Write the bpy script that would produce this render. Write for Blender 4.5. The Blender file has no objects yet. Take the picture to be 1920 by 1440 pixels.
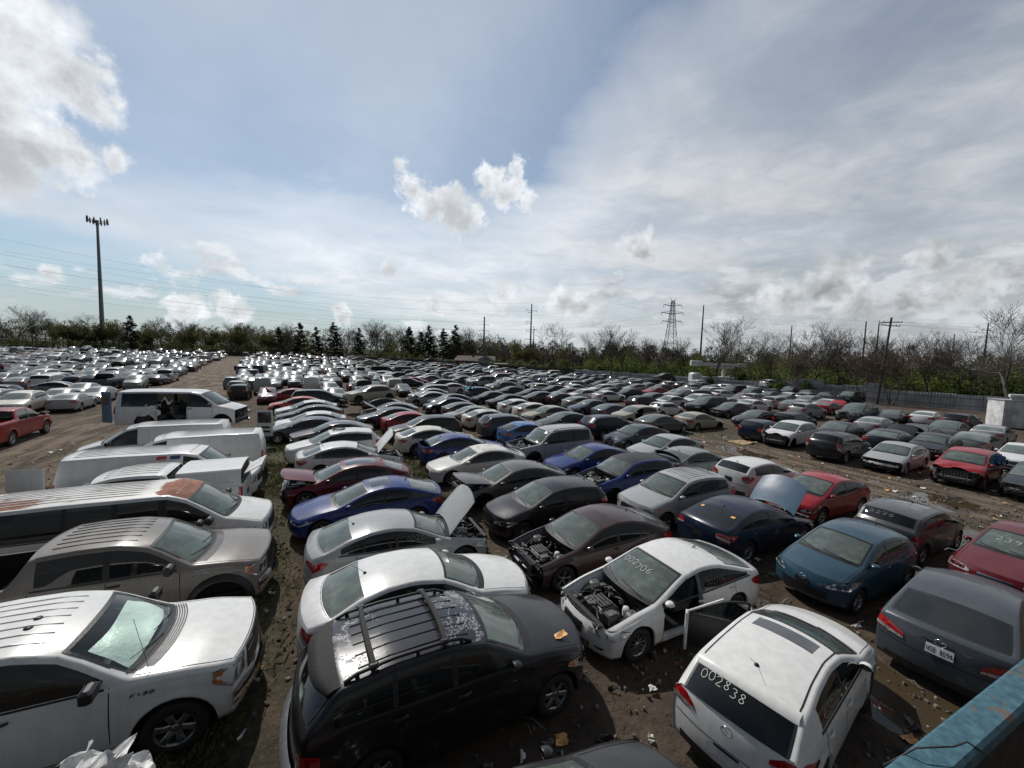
import bpy, math, random
import numpy as np
from mathutils import Vector, Matrix
R_ = math.radians
random.seed(11)
SC = bpy.context.scene
COL = SC.collection

# ------------------------------------------------------------------ camera
cam_d = bpy.data.cameras.new('camera'); cam = bpy.data.objects.new('camera', cam_d); COL.objects.link(cam)
SC.camera = cam
cam_d.sensor_width = 36.0; cam_d.lens = 36.0*742/1920; cam_d.clip_end = 6000; cam_d.clip_start = .05
CAM_H = 5.85
cam.matrix_world = (Matrix.Translation((0, 0, CAM_H)) @ Matrix.Rotation(R_(90-4.4), 4, 'X') @ Matrix.Rotation(R_(1.8), 4, 'Z'))

# ------------------------------------------------------------------ light
SUN_AZ = R_(-37.0)      # from +Y, clockwise positive
SUN_EL = R_(50.0)
SC.view_settings.view_transform = 'Standard'; SC.view_settings.look = 'None'
SC.view_settings.gamma = 1.0; SC.view_settings.exposure = -0.62
SC.cycles.max_bounces = 6; SC.cycles.transparent_max_bounces = 12
SC.cycles.use_denoising = True
SC.cycles.sample_clamp_indirect = 4.0
sd = bpy.data.lights.new('sun', 'SUN'); sd.energy = 5.0; sd.angle = R_(.53); sd.color = (1, .955, .89)
so = bpy.data.objects.new('sun', sd); COL.objects.link(so)
sdir = Vector((math.sin(SUN_AZ)*math.cos(SUN_EL), math.cos(SUN_AZ)*math.cos(SUN_EL), math.sin(SUN_EL)))
so.rotation_euler = sdir.to_track_quat('Z', 'Y').to_euler()

class NT:
    """small helper to wire shader nodes"""
    def __init__(s, tree): s.t = tree; s.n = tree.nodes; s.l = tree.links
    def new(s, typ, **kw):
        o = s.n.new(typ)
        for k, v in kw.items():
            if k.startswith('i_'):
                s.put(o.inputs[k[2:].replace('_', ' ')], v)
            else: setattr(o, k, v)
        return o
    def put(s, inp, v):
        if isinstance(v, bpy.types.NodeSocket): s.l.new(v, inp)
        else:
            try: inp.default_value = v
            except Exception: inp.default_value = (*v, 1)
    def math(s, op, a, b=0, c=0, clamp=False):
        o = s.n.new('ShaderNodeMath'); o.operation = op; o.use_clamp = clamp
        s.put(o.inputs[0], a); s.put(o.inputs[1], b)
        if op in ('MULTIPLY_ADD', 'SMOOTH_MIN'): s.put(o.inputs[2], c)
        return o.outputs[0]
    def vmath(s, op, a, b=(0, 0, 0), c=None):
        o = s.n.new('ShaderNodeVectorMath'); o.operation = op
        s.put(o.inputs[0], a)
        if op == 'SCALE': s.put(o.inputs['Scale'], b)
        else: s.put(o.inputs[1], b)
        return o.outputs['Value' if op in ('DOT_PRODUCT', 'LENGTH', 'DISTANCE') else 'Vector']
    def noise(s, vec, scale, detail=4, rough=.55, dist=0, dim='3D'):
        o = s.n.new('ShaderNodeTexNoise'); o.noise_dimensions = dim
        if vec is not None: s.put(o.inputs['Vector'], vec)
        o.inputs['Scale'].default_value = scale; o.inputs['Detail'].default_value = detail
        o.inputs['Roughness'].default_value = rough; o.inputs['Distortion'].default_value = dist
        return o.outputs['Fac']
    def ramp(s, fac, a, b, lo=0, hi=1, smooth=True):
        o = s.n.new('ShaderNodeMapRange'); o.interpolation_type = 'SMOOTHSTEP' if smooth else 'LINEAR'
        s.put(o.inputs['Value'], fac)
        o.inputs['From Min'].default_value = a; o.inputs['From Max'].default_value = b
        o.inputs['To Min'].default_value = lo; o.inputs['To Max'].default_value = hi
        return o.outputs[0]
    def mix(s, fac, a, b):
        o = s.n.new('ShaderNodeMix'); o.data_type = 'RGBA'
        s.put(o.inputs[0], fac); s.put(o.inputs[6], a); s.put(o.inputs[7], b)
        return o.outputs[2]

# ------------------------------------------------------------------ sky
def px_dir(px, py):
    """direction in the world of a point of the sky, from its bearing and height"""
    v = Vector(((px-960)/742, -(py-720)/742, -1)); v = cam.matrix_world.to_3x3() @ v
    return v.normalized()
def az_el(px, py):
    d = px_dir(px, py); return math.atan2(d.x, d.y), math.asin(d.z)
def make_world():
    w = bpy.data.worlds.new('World'); SC.world = w; w.use_nodes = True
    t = NT(w.node_tree); bg = w.node_tree.nodes['Background']
    sky = t.new('ShaderNodeTexSky', sky_type='NISHITA', sun_disc=False, sun_elevation=SUN_EL, sun_rotation=SUN_AZ,
                altitude=250, air_density=1.0, dust_density=.4, ozone_density=1.6)
    tc = t.new('ShaderNodeTexCoord'); d = tc.outputs['Generated']
    sep = t.new('ShaderNodeSeparateXYZ'); t.put(sep.inputs[0], d)
    az = t.math('ARCTAN2', sep.outputs[0], sep.outputs[1]); el = t.math('ARCSINE', sep.outputs[2])
    zc = t.math('MAXIMUM', sep.outputs[2], 0); zz = t.math('ADD', zc, .12)
    comb = t.new('ShaderNodeCombineXYZ'); t.put(comb.inputs[0], t.math('DIVIDE', sep.outputs[0], zz)); t.put(comb.inputs[1], t.math('DIVIDE', sep.outputs[1], zz)); P = comb.outputs[0]
    mp = t.new('ShaderNodeMapping'); t.put(mp.inputs[0], P); mp.inputs['Rotation'].default_value = (0, 0, R_(-52)); mp.inputs['Scale'].default_value = (.5, 1.7, 1)
    streak = t.noise(mp.outputs[0], .9, 7, .55, .5); soft = t.noise(P, 1.3, 6, .55, .4); wisp = t.noise(P, 4.5, 8, .62, .6); wide = t.noise(d, 2.2, 4, .5)
    def curve(pts):
        """elevation (radians) of a cloud edge as a function of azimuth"""
        q = sorted(az_el(*p) for p in pts); o = t.new('ShaderNodeFloatCurve'); c = o.mapping.curves[0]
        t.put(o.inputs['Value'], t.math('MULTIPLY_ADD', az, 1/(2*math.pi), .5)) if False else t.put(o.inputs[1], t.math('ADD', t.math('MULTIPLY', az, 1/3.2), .5))
        pp = [(a/3.2+.5, e/1.6) for a, e in q]; c.points[0].location = pp[0]; c.points[1].location = pp[-1]
        for p in pp[1:-1]: c.points.new(*p)
        o.mapping.update(); return t.math('MULTIPLY', o.outputs[0], 1.6)
    b1 = curve([(-500, 260), (0, 330), (250, 345), (450, 395), (640, 405), (820, 410), (950, 400), (1040, 330), (1120, 240), (1230, 130), (1330, 20), (1420, -120), (1550, -500)])
    b2 = curve([(-600, 330), (-100, 385), (150, 425), (350, 470), (520, 520), (700, 575), (850, 610), (1000, 640), (1900, 690)])
    warp = t.math('ADD', t.math('MULTIPLY', t.math('SUBTRACT', streak, .5), .26), t.math('MULTIPLY', t.math('SUBTRACT', wisp, .5), .13))
    over = t.ramp(t.math('ADD', t.math('SUBTRACT', el, b1), t.math('MULTIPLY', warp, 1.5)), -.13, .20)              # 1 in the blue gap above the band
    under = t.ramp(t.math('ADD', t.math('SUBTRACT', b2, el), t.math('MULTIPLY', warp, .5)), -.03, .05)
    right = t.ramp(az, .1, .9)
    band = t.math('SUBTRACT', 1, t.math('MAXIMUM', over, t.math('MULTIPLY', under, .80)))
    tex = t.ramp(t.math('ADD', t.math('MULTIPLY', streak, .6), t.math('ADD', t.math('MULTIPLY', soft, .35), t.math('MULTIPLY', wisp, .25))), .50, .72)
    veil = t.math('MULTIPLY', band, t.math('ADD', .68, t.math('MULTIPLY', tex, .30)))
    veil = t.math('MULTIPLY', veil, t.math('SUBTRACT', 1, t.math('MULTIPLY', t.math('MULTIPLY', right, t.ramp(el, .22, .7)), t.ramp(soft, .60, .40, 0, .60))))
    # thin veil everywhere, thicker near the sun
    sunc = tuple(sdir); sd_ = t.vmath('DOT_PRODUCT', d, sunc); glow = t.ramp(sd_, .45, 1.0)
    thin = t.math('ADD', .05, t.math('ADD', t.math('MULTIPLY', glow, .25), t.math('MULTIPLY', t.math('SUBTRACT', wide, .5), .5)))
    veil = t.math('MAXIMUM', veil, thin, )
    veil = t.math('MINIMUM', veil, .97)
    def grey(v, c=(1, 1.02, 1.05)):
        o = t.new('ShaderNodeVectorMath', operation='SCALE'); o.inputs[0].default_value = c; t.put(o.inputs['Scale'], v); return o.outputs[0]
    vb = t.math('ADD', 10.3, t.math('MULTIPLY', t.math('SUBTRACT', wisp, .5), 3.4)); vb = t.math('ADD', vb, t.math('MULTIPLY', t.math('SUBTRACT', soft, .5), 6.5))
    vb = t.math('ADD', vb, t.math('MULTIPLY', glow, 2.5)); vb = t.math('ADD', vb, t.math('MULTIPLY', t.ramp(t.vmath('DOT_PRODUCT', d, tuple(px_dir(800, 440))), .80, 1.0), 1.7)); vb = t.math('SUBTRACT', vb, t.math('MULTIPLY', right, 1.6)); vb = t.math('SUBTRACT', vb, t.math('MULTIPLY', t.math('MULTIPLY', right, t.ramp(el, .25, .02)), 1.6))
    haze_c = t.ramp(el, .20, .0, 0, .8)
    skyb = t.mix(haze_c, t.vmath('MULTIPLY', sky.outputs[0], (1.24, 1.34, 1.32)), grey(6.6, (.82, 1.0, 1.10)))
    col = t.mix(veil, skyb if True else t.vmath('MULTIPLY', sky.outputs[0], (1.75, 1.55, 1.32)), grey(vb, (.965, 1.0, 1.045)))
    # heaped clouds
    d2 = t.vmath('ADD', d, tuple(sdir*.022+Vector((0, 0, .018))))
    mpA = t.new('ShaderNodeMapping'); t.put(mpA.inputs[0], d); mpA.inputs['Scale'].default_value = (1, 1, 2.3)
    mpB = t.new('ShaderNodeMapping'); t.put(mpB.inputs[0], d2); mpB.inputs['Scale'].default_value = (1, 1, 2.3)
    pa = t.noise(mpA.outputs[0], 7.0, 9, .56, .1); pb = t.noise(mpB.outputs[0], 7.0, 9, .56, .1)
    n9 = t.noise(d, 8, 9, .6); n9b = t.noise(d2, 8, 9, .6); n24 = t.noise(d, 24, 7, .62); n70 = t.noise(d, 60, 5, .6)
    lit = t.math('ADD', .5, t.math('MULTIPLY', t.math('SUBTRACT', n9, n9b), 5.0), clamp=True)
    litp = t.math('ADD', .45, t.math('MULTIPLY', t.math('SUBTRACT', pa, pb), 4.5), clamp=True)
    bandp = t.math('MULTIPLY', t.ramp(el, .02, .05), t.ramp(el, .17, .27, 1, 0))
    pufm = t.ramp(t.math('SUBTRACT', t.math('ADD', pa, t.math('MULTIPLY', t.ramp(az, .15, .8), .05)), t.math('MULTIPLY', t.math('SUBTRACT', 1, bandp), .35)), .525, .60)
    pufv = t.math('ADD', t.math('MULTIPLY', litp, 5.0), t.ramp(az, -.3, .6, 8.2, 6.0))
    col = t.mix(t.math('MULTIPLY', pufm, .88), col, grey(pufv, (.95, 1.0, 1.05)))
    dsm = t.math('ADD', t.math('MULTIPLY', t.math('SUBTRACT', n24, .5), .15), t.math('MULTIPLY', t.math('SUBTRACT', n70, .5), .045))
    dist = t.math('ADD', t.math('MULTIPLY', t.math('SUBTRACT', n9, .5), .34), t.math('MULTIPLY', t.math('SUBTRACT', n24, .5), .11))
    cs = None; deep = None
    for a in [(-60, 90, 150, 1), (30, 50, 100, 1), (110, 130, 62, .8), (165, 185, 42, .7), (190, 210, 22, .7), (-20, 250, 110, .9), (70, 265, 66, .8), (150, 305, 42, .7), (212, 300, 20, .6), (-700, -300, 420, 1), (-300, 60, 200, 1),
              (772, 362, 20, 1), (803, 382, 27, 1), (848, 388, 30, 1), (872, 412, 25, .9), (925, 338, 22, 1), (955, 360, 26, 1), (985, 380, 16, .9), (972, 318, 13, 1), (748, 303, 7, 1),
              (728, 500, 13, .5), (948, 555, 18, .6), (1052, 560, 24, .8), (1085, 570, 18, .8), (1200, 462, 27, .9), (1760, 482, 34, .8), (1550, 535, 45, 1), (1480, 562, 42, 1), (1610, 572, 44, 1), (1830, 528, 46, 1), (1700, 552, 30, 1), (290, 490, 14, 1), (365, 525, 10, 1), (95, 510, 16, 1), (820, 567, 16, 1), (340, 570, 26, 1), (430, 580, 24, 1), (640, 585, 16, 1)]:
        a4 = a; kk = (1+((a[0]-960)**2+(a[1]-720)**2)/742**2)**-.85; a = (a[0], a[1], a[2]/742*kk*(1.15 if a[0] > 260 else 1.32), a[3])
        c = tuple(px_dir(a[0], a[1])); s_ = min(.022, max(.008, a[2]*.42))
        ex_ = t.math('ADD', t.vmath('DISTANCE', d, c), t.math('MULTIPLY', dist, a[3]*.55) if a[2] > .05 else t.math('MULTIPLY', dsm, a[3]*(.35+a[2]*17)))
        m = t.ramp(ex_, a[2]+s_*1.3, a[2]-s_*1.1)
        c3 = tuple(px_dir(a4[0], a4[1]+a4[2]*.35)); dm_ = t.ramp(t.math('ADD', t.vmath('DISTANCE', d, c3), t.math('MULTIPLY', dsm, .5)), a[2]*.95, a[2]*.2, 0, min(1, .35+a[2]*14)); deep = dm_ if deep is None else t.math('MAXIMUM', deep, dm_)
        cs = m if cs is None else t.math('MAXIMUM', cs, m)
    cv = t.math('ADD', t.math('MULTIPLY', lit, 4.6), t.ramp(az, -.2, .8, 11.2, 7.6)); cv = t.math('SUBTRACT', cv, t.math('MULTIPLY', deep, 2.9))
    col = t.mix(t.math('MULTIPLY', cs, .95), col, grey(cv, (.965, 1.0, 1.035)))
    away = t.ramp(sep.outputs[1], -.35, .45, .36, 1.0)  # unseen sky behind the camera dimmed to lower fill on shaded sides
    ov = t.ramp(el, .95, 1.35, 1, .6)  # sky overhead, out of view, dimmed for the same lower fill
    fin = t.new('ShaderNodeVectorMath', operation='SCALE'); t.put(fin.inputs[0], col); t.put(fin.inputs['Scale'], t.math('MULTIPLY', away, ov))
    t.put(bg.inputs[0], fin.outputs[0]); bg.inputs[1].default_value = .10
make_world()
# ------------------------------------------------------------------ materials
MAT = {}
def base_mat(name):
    m = bpy.data.materials.new(name); m.use_nodes = True; MAT[name] = m
    t = NT(m.node_tree); b = m.node_tree.nodes['Principled BSDF']
    return m, t, b
def flat(name, col, rough=.5, metal=0, spec=.5, coat=0, bump=0, var=0, vscale=6):
    m, t, b = base_mat(name)
    b.inputs['Base Color'].default_value = (*col, 1); b.inputs['Roughness'].default_value = rough
    b.inputs['Metallic'].default_value = metal; b.inputs['Specular IOR Level'].default_value = spec
    b.inputs['Coat Weight'].default_value = coat
    if var or bump:
        tc = t.new('ShaderNodeTexCoord'); n = t.noise(tc.outputs['Object'], vscale, 6, .6)
        if var:
            c2 = tuple(max(0, c*(1-var)) for c in col)
            t.put(b.inputs['Base Color'], t.mix(t.ramp(n, .38, .62), (*c2, 1), (*[min(1, c*(1+var*.5)) for c in col], 1)))
        if bump:
            bp = t.new('ShaderNodeBump', i_Height=n); bp.inputs['Strength'].default_value = bump; bp.inputs['Distance'].default_value = .02
            t.put(b.inputs['Normal'], bp.outputs[0])
    return m
def paint_mat(name, attr=False, dust=.5):
    """car paint whose colour comes from the object's own colour (or from a colour attribute), with dust and grime"""
    m, t, b = base_mat(name)
    if attr: c = t.new('ShaderNodeVertexColor', layer_name='paint').outputs[0]
    else: c = t.new('ShaderNodeObjectInfo').outputs['Color']
    geo = t.new('ShaderNodeNewGeometry'); pos = geo.outputs['Position']
    n1 = t.noise(pos, 2.2, 6, .62); n2 = t.noise(pos, 23, 5, .65)
    sx = t.new('ShaderNodeSeparateXYZ'); t.put(sx.inputs[0], geo.outputs['Normal'])
    up = t.ramp(t.math('ABSOLUTE', sx.outputs[2]), .35, .95)
    oz = t.new('ShaderNodeSeparateXYZ'); t.put(oz.inputs[0], pos)
    lowg = t.ramp(oz.outputs[2], .75, .2, 0, .07)
    dm = t.math('MULTIPLY', t.math('MULTIPLY', up, t.ramp(n1, .35, .7, .25, .85)), dust*.15)
    dm = t.math('ADD', dm, t.math('MULTIPLY', lowg, t.ramp(n1, .3, .65)))
    dm = t.math('ADD', dm, t.math('MULTIPLY', t.ramp(n2, .52, .75), .02), clamp=True)
    mg = t.new('ShaderNodeMapping'); t.put(mg.inputs[0], pos); mg.inputs['Scale'].default_value = (4, 4, .9)
    grime = t.ramp(t.noise(mg.outputs[0], 1.6, 7, .68), .38, .62, .90, 1.0)
    c = t.vmath('SCALE', c, grime)
    t.put(b.inputs['Base Color'], t.mix(dm, c, (.24, .225, .205, 1)))
    t.put(b.inputs['Roughness'], t.math('ADD', .30, t.math('MULTIPLY', dm, .5)))
    b.inputs['Specular IOR Level'].default_value = .30 if not attr else .18
    b.inputs['Coat Weight'].default_value = .42 if not attr else 0
    t.put(b.inputs['Coat Roughness'], t.math('ADD', .07, t.math('MULTIPLY', dm, .5)))
    bp = t.new('ShaderNodeBump', i_Height=t.noise(pos, 2.6, 4, .5)); bp.inputs['Strength'].default_value = .15; bp.inputs['Distance'].default_value = .03
    t.put(b.inputs['Normal'], bp.outputs[0])
    return m
def glass_mat(name, tint, body, bodymix, rough=.05, dusty=.12):
    """window glass: tinted see-through pane with a reflecting surface and a film of dust"""
    m, t, b = base_mat(name)
    geo = t.new('ShaderNodeNewGeometry'); pos = geo.outputs['Position']
    n1 = t.noise(pos, 3.1, 6, .65); n2 = t.noise(pos, 40, 4, .7)
    tr = t.new('ShaderNodeBsdfTransparent'); tr.inputs[0].default_value = (*tint, 1)
    b.inputs['Base Color'].default_value = (*body, 1); b.inputs['Roughness'].default_value = rough; b.inputs['Specular IOR Level'].default_value = .6
    b.inputs['Coat Weight'].default_value = .8; b.inputs['Coat Roughness'].default_value = .03
    gl = t.new('ShaderNodeBsdfGlossy'); gl.inputs['Roughness'].default_value = rough; gl.inputs['Color'].default_value = (1, 1, 1, 1)
    cosn = t.math('ABSOLUTE', t.vmath('DOT_PRODUCT', geo.outputs['Normal'], geo.outputs['Incoming'])); fr = t.math('MULTIPLY_ADD', t.math('POWER', t.math('SUBTRACT', 1, cosn, clamp=True), 4.2), .93, .055)
    s1 = t.new('ShaderNodeMixShader')
    k = t.math('ADD', bodymix, t.math('MULTIPLY', t.math('ADD', t.ramp(n1, .4, .75), t.math('MULTIPLY', t.ramp(n2, .5, .8), .5)), dusty), clamp=True)
    df = t.new('ShaderNodeBsdfDiffuse'); df.inputs[0].default_value = (*body, 1)
    t.put(s1.inputs[0], k); t.put(s1.inputs[1], tr.outputs[0]); t.put(s1.inputs[2], df.outputs[0])
    s2 = t.new('ShaderNodeMixShader'); t.put(s2.inputs[0], fr); t.put(s2.inputs[1], s1.outputs[0]); t.put(s2.inputs[2], gl.outputs[0])
    t.put(m.node_tree.nodes['Material Output'].inputs[0], s2.outputs[0])
    return m
def make_mats():
    paint_mat('paint'); paint_mat('paint_attr', attr=True)
    glass_mat('glass', (.52, .62, .56), (.27, .33, .29), .27, .05, .22)       # windscreens; pale body colour holds dust and painted-in sky reflection
    glass_mat('glass_side', (.13, .15, .145), (.016, .019, .019), .30, .03, .03)
    flat('glass_far', (.012, .014, .014), .1, spec=.5, coat=.2, var=.3, vscale=1.5)
    flat('wind_far', (.13, .16, .145), .16, spec=.5, coat=.25, var=.25, vscale=1.5)  # sloping glass: sky reflection and dust put into the paler colour
    flat('black', (.014, .014, .015), .45, bump=.2, vscale=40)
    flat('dark', (.008, .008, .009), .8)
    flat('well', (.012, .011, .010), .9, bump=.4, vscale=9)
    flat('rubber', (.022, .021, .020), .8, bump=.3, vscale=30, var=.3)
    flat('alloy', (.42, .42, .42), .32, metal=.85, var=.35, vscale=14)
    flat('steel', (.10, .095, .09), .55, metal=.6, var=.5, vscale=14)
    flat('chrome', (.72, .72, .73), .12, metal=1)
    flat('lamp', (.52, .53, .52), .10, spec=.7, coat=.8, metal=.35, var=.5, vscale=18)
    flat('amber', (.62, .16, .03), .15, coat=.8)
    flat('red_lamp', (.38, .012, .014), .12, spec=.7, coat=.9, var=.45, vscale=16)
    flat('seat', (.085, .083, .08), .85, var=.3, vscale=5)
    flat('seat_tan', (.22, .19, .15), .85, var=.2, vscale=5)
    flat('dash', (.03, .03, .031), .6)
    flat('shade_foil', (.92, .97, .94), .35, metal=.08, bump=1.0, vscale=9)
    flat('eng_black', (.018, .018, .018), .4, bump=.4, vscale=25, var=.4)
    flat('eng_metal', (.17, .165, .155), .38, metal=.85, bump=.5, vscale=18, var=.5)
    flat('eng_grey', (.13, .13, .13), .5, metal=.3, bump=.5, vscale=18, var=.5)
    flat('white_plastic', (.62, .61, .57), .5, var=.2)
    flat('rust', (.17, .055, .030), .85, var=.5, vscale=5, bump=.3)
    flat('marker', (.56, .58, .50), .7)
    flat('marker_thin', (.26, .29, .25), .7)
    flat('paper', (.75, .75, .74), .6)
    flat('orange_tag', (.80, .42, .16), .6, var=.3, vscale=12)
    flat('plate', (.72, .74, .76), .35)
    flat('ink', (.03, .045, .09), .5)
    flat('navy_mark', (.03, .05, .16), .4)
    flat('red_mark', (.5, .03, .04), .4)
    flat('green_mark', (.10, .38, .22), .4)
    flat('black_text', (.02, .02, .025), .5)
    flat('sunroof', (.02, .022, .025), .07, spec=.8, coat=.7)
    flat('blown', (.36, .35, .36), .9)
    glass_mat('glass_dark', (.16, .18, .18), (.045, .050, .050), .35, .05, .12)
    glass_mat('glass_clear', (.86, .95, .90), (.20, .245, .215), .04, .05, .05)
make_mats()

# ------------------------------------------------------------------ mesh builder
class MB:
    def __init__(s): s.v = []; s.f = []; s.m = []; s.sm = []; s.mats = []
    def mi(s, name):
        if name not in s.mats: s.mats.append(name)
        return s.mats.index(name)
    def quad(s, pts, mat, smooth=False):
        k = len(s.v); s.v += [tuple(p) for p in pts]; s.f.append(tuple(range(k, k+len(pts)))); s.m.append(s.mi(mat)); s.sm.append(smooth)
    def add(s, vs, fs, mat, smooth=False):
        k = len(s.v); s.v += [tuple(p) for p in vs]; i = s.mi(mat)
        for f in fs: s.f.append(tuple(k+a for a in f)); s.m.append(i); s.sm.append(smooth)
    def grid(s, rows, mat, smooth=True, close=False):
        n = len(rows[0]); vs = [p for r in rows for p in r]; fs = []
        for i in range(len(rows)-1):
            for j in range(n if close else n-1):
                j2 = (j+1) % n; fs.append((i*n+j, i*n+j2, (i+1)*n+j2, (i+1)*n+j))
        s.add(vs, fs, mat, smooth)
    def box(s, c, d, mat, rot=None, taper=1.0, bev=0):
        x, y, z = d[0]/2, d[1]/2, d[2]/2
        if bev:
            b = min(bev, x*.9, y*.9, z*.9); rows = []
            for zz, q in ((-z, b), (-z+b, 0), (z-b, 0), (z, b)):
                k = taper if zz > 0 else 1
                X, Y = (x-q)*k, (y-q)*k; bb = b*.6
                rows.append([(X-bb, -Y, zz), (X, -Y+bb, zz), (X, Y-bb, zz), (X-bb, Y, zz), (-X+bb, Y, zz), (-X, Y-bb, zz), (-X, -Y+bb, zz), (-X+bb, -Y, zz)])
            vs = [p for r in rows for p in r]; fs = [tuple(range(7, -1, -1)), tuple(range(24, 32))]
            for i in range(3):
                for j in range(8): fs.append((i*8+j, i*8+(j+1) % 8, (i+1)*8+(j+1) % 8, (i+1)*8+j))
        else:
            t = taper
            vs = [(-x, -y, -z), (x, -y, -z), (x, y, -z), (-x, y, -z), (-x*t, -y*t, z), (x*t, -y*t, z), (x*t, y*t, z), (-x*t, y*t, z)]
            fs = [(0, 3, 2, 1), (4, 5, 6, 7), (0, 1, 5, 4), (1, 2, 6, 5), (2, 3, 7, 6), (3, 0, 4, 7)]
        M = rot.to_3x3() if rot is not None else None
        C = Vector(c)
        s.add([(C + (M @ Vector(p) if M else Vector(p))) for p in vs], fs, mat, False)
    def tube(s, pts, r, mat, n=6, r2=None, caps=True, smooth=True):
        pts = [Vector(p) for p in pts]; rows = []
        for i, p in enumerate(pts):
            d = (pts[min(i+1, len(pts)-1)] - pts[max(i-1, 0)]).normalized()
            a = d.cross(Vector((0, 0, 1)))
            if a.length < .05: a = d.cross(Vector((0, 1, 0)))
            a.normalize(); b = d.cross(a)
            rr = r if r2 is None else r + (r2-r)*i/(len(pts)-1)
            rows.append([p + a*math.cos(2*math.pi*k/n)*rr + b*math.sin(2*math.pi*k/n)*rr for k in range(n)])
        s.grid(rows, mat, smooth, close=True)
        if caps: s.quad(rows[0][::-1], mat); s.quad(rows[-1], mat)
    def lathe(s, prof, c, mat, n=20, axis='y', smooth=True):
        """prof: (radius, along axis)"""
        rows = []
        for r, h in prof:
            row = []
            for k in range(n):
                a = 2*math.pi*k/n
                if axis == 'y': row.append((c[0]+r*math.cos(a), c[1]+h, c[2]+r*math.sin(a)))
                elif axis == 'z': row.append((c[0]+r*math.cos(a), c[1]+r*math.sin(a), c[2]+h))
                else: row.append((c[0]+h, c[1]+r*math.cos(a), c[2]+r*math.sin(a)))
            rows.append(row)
        s.grid(rows, mat, smooth, close=True)
    def mesh(s, name):
        me = bpy.data.meshes.new(name); me.from_pydata(s.v, [], s.f)
        for q in s.mats: me.materials.append(MAT[q])
        if s.f:
            me.polygons.foreach_set('material_index', s.m); me.polygons.foreach_set('use_smooth', s.sm)
        me.update(); return me
    def merge(s, o, M=None):
        k = len(s.v); s.v += [tuple(M @ Vector(p)) for p in o.v] if M is not None else o.v
        mp = [s.mi(q) for q in o.mats]
        s.f += [tuple(a+k for a in f) for f in o.f]; s.m += [mp[i] for i in o.m]; s.sm += o.sm

def link(name, me, parent=None, color=None, loc=None, label=None):
    o = bpy.data.objects.new(name, me); COL.objects.link(o)
    if parent: o.parent = parent
    if color: o.color = (*color, 1)
    if loc: o.location = loc
    if label: o['label'] = label
    return o
def empty(name, loc=(0, 0, 0), rz=0):
    o = bpy.data.objects.new(name, None); COL.objects.link(o); o.location = loc; o.rotation_euler = (0, 0, rz); return o
def tag(o, label=None, cat=None, group=None, kind=None):
    if label: o['label'] = label
    if cat: o['category'] = cat
    if group: o['group'] = group
    if kind: o['kind'] = kind
    return o
def copy_tree(o, parent=None):
    c = o.copy(); COL.objects.link(c); c.parent = parent
    for ch in o.children: copy_tree(ch, c)
    return c

# ------------------------------------------------------------------ stroke lettering (hand marked numbers, badges, plates)
GL = {'0': [[(.5, 1), (.15, .85), (.05, .5), (.15, .12), (.5, 0), (.85, .15), (.95, .5), (.85, .85), (.5, 1)]],
 '1': [[(.3, .8), (.55, 1), (.55, 0)]], '2': [[(.08, .8), (.3, 1), (.75, .97), (.9, .72), (.6, .4), (.08, .02), (.95, .05)]],
 '3': [[(.1, .92), (.5, 1), (.85, .8), (.45, .55), (.9, .35), (.6, .02), (.1, .1)]],
 '4': [[(.7, 0), (.7, 1), (.05, .35), (.95, .35)]], '5': [[(.9, 1), (.25, .98), (.15, .58), (.6, .62), (.92, .35), (.6, .02), (.08, .08)]],
 '6': [[(.8, .95), (.35, .75), (.1, .35), (.3, .02), (.75, .05), (.88, .32), (.55, .52), (.15, .35)]],
 '7': [[(.05, .97), (.92, 1), (.4, 0)]], '8': [[(.5, .55), (.15, .78), (.5, 1), (.85, .8), (.5, .55), (.1, .25), (.5, 0), (.9, .25), (.5, .55)]],
 '9': [[(.85, .7), (.5, .5), (.15, .75), (.5, 1), (.85, .8), (.8, .3), (.5, 0)]],
 'H': [[(.08, 0), (.08, 1)], [(.92, 0), (.92, 1)], [(.08, .5), (.92, .5)]], 'S': [[(.9, .85), (.5, 1), (.1, .78), (.5, .52), (.9, .25), (.5, 0), (.08, .15)]],
 'B': [[(.1, 0), (.1, 1), (.7, .95), (.8, .75), (.6, .53), (.1, .52)], [(.6, .53), (.9, .3), (.7, .03), (.1, 0)]],
 'C': [[(.92, .82), (.55, 1), (.12, .75), (.12, .25), (.55, 0), (.92, .18)]], 'F': [[(.1, 0), (.1, 1), (.9, 1)], [(.1, .52), (.7, .52)]],
 'X': [[(.05, 0), (.95, 1)], [(.05, 1), (.95, 0)]], 'L': [[(.1, 1), (.1, 0), (.85, 0)]], 'T': [[(.5, 0), (.5, 1)], [(.05, 1), (.95, 1)]],
 'G': [[(.92, .85), (.5, 1), (.1, .7), (.1, .25), (.5, 0), (.9, .15), (.9, .45), (.55, .45)]], '-': [[(.2, .5), (.8, .5)]], ' ': [],
 'O': [[(.5, 1), (.1, .75), (.1, .25), (.5, 0), (.9, .25), (.9, .75), (.5, 1)]], 'I': [[(.5, 0), (.5, 1)]], 'U': [[(.1, 1), (.1, .2), (.5, 0), (.9, .2), (.9, 1)]],
 'R': [[(.1, 0), (.1, 1), (.75, .95), (.8, .62), (.1, .5)], [(.45, .5), (.92, 0)]], 'A': [[(.05, 0), (.5, 1), (.95, 0)], [(.2, .35), (.8, .35)]], 'E': [[(.9, 1), (.1, 1), (.1, 0), (.9, 0)], [(.1, .5), (.7, .5)]]}
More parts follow.
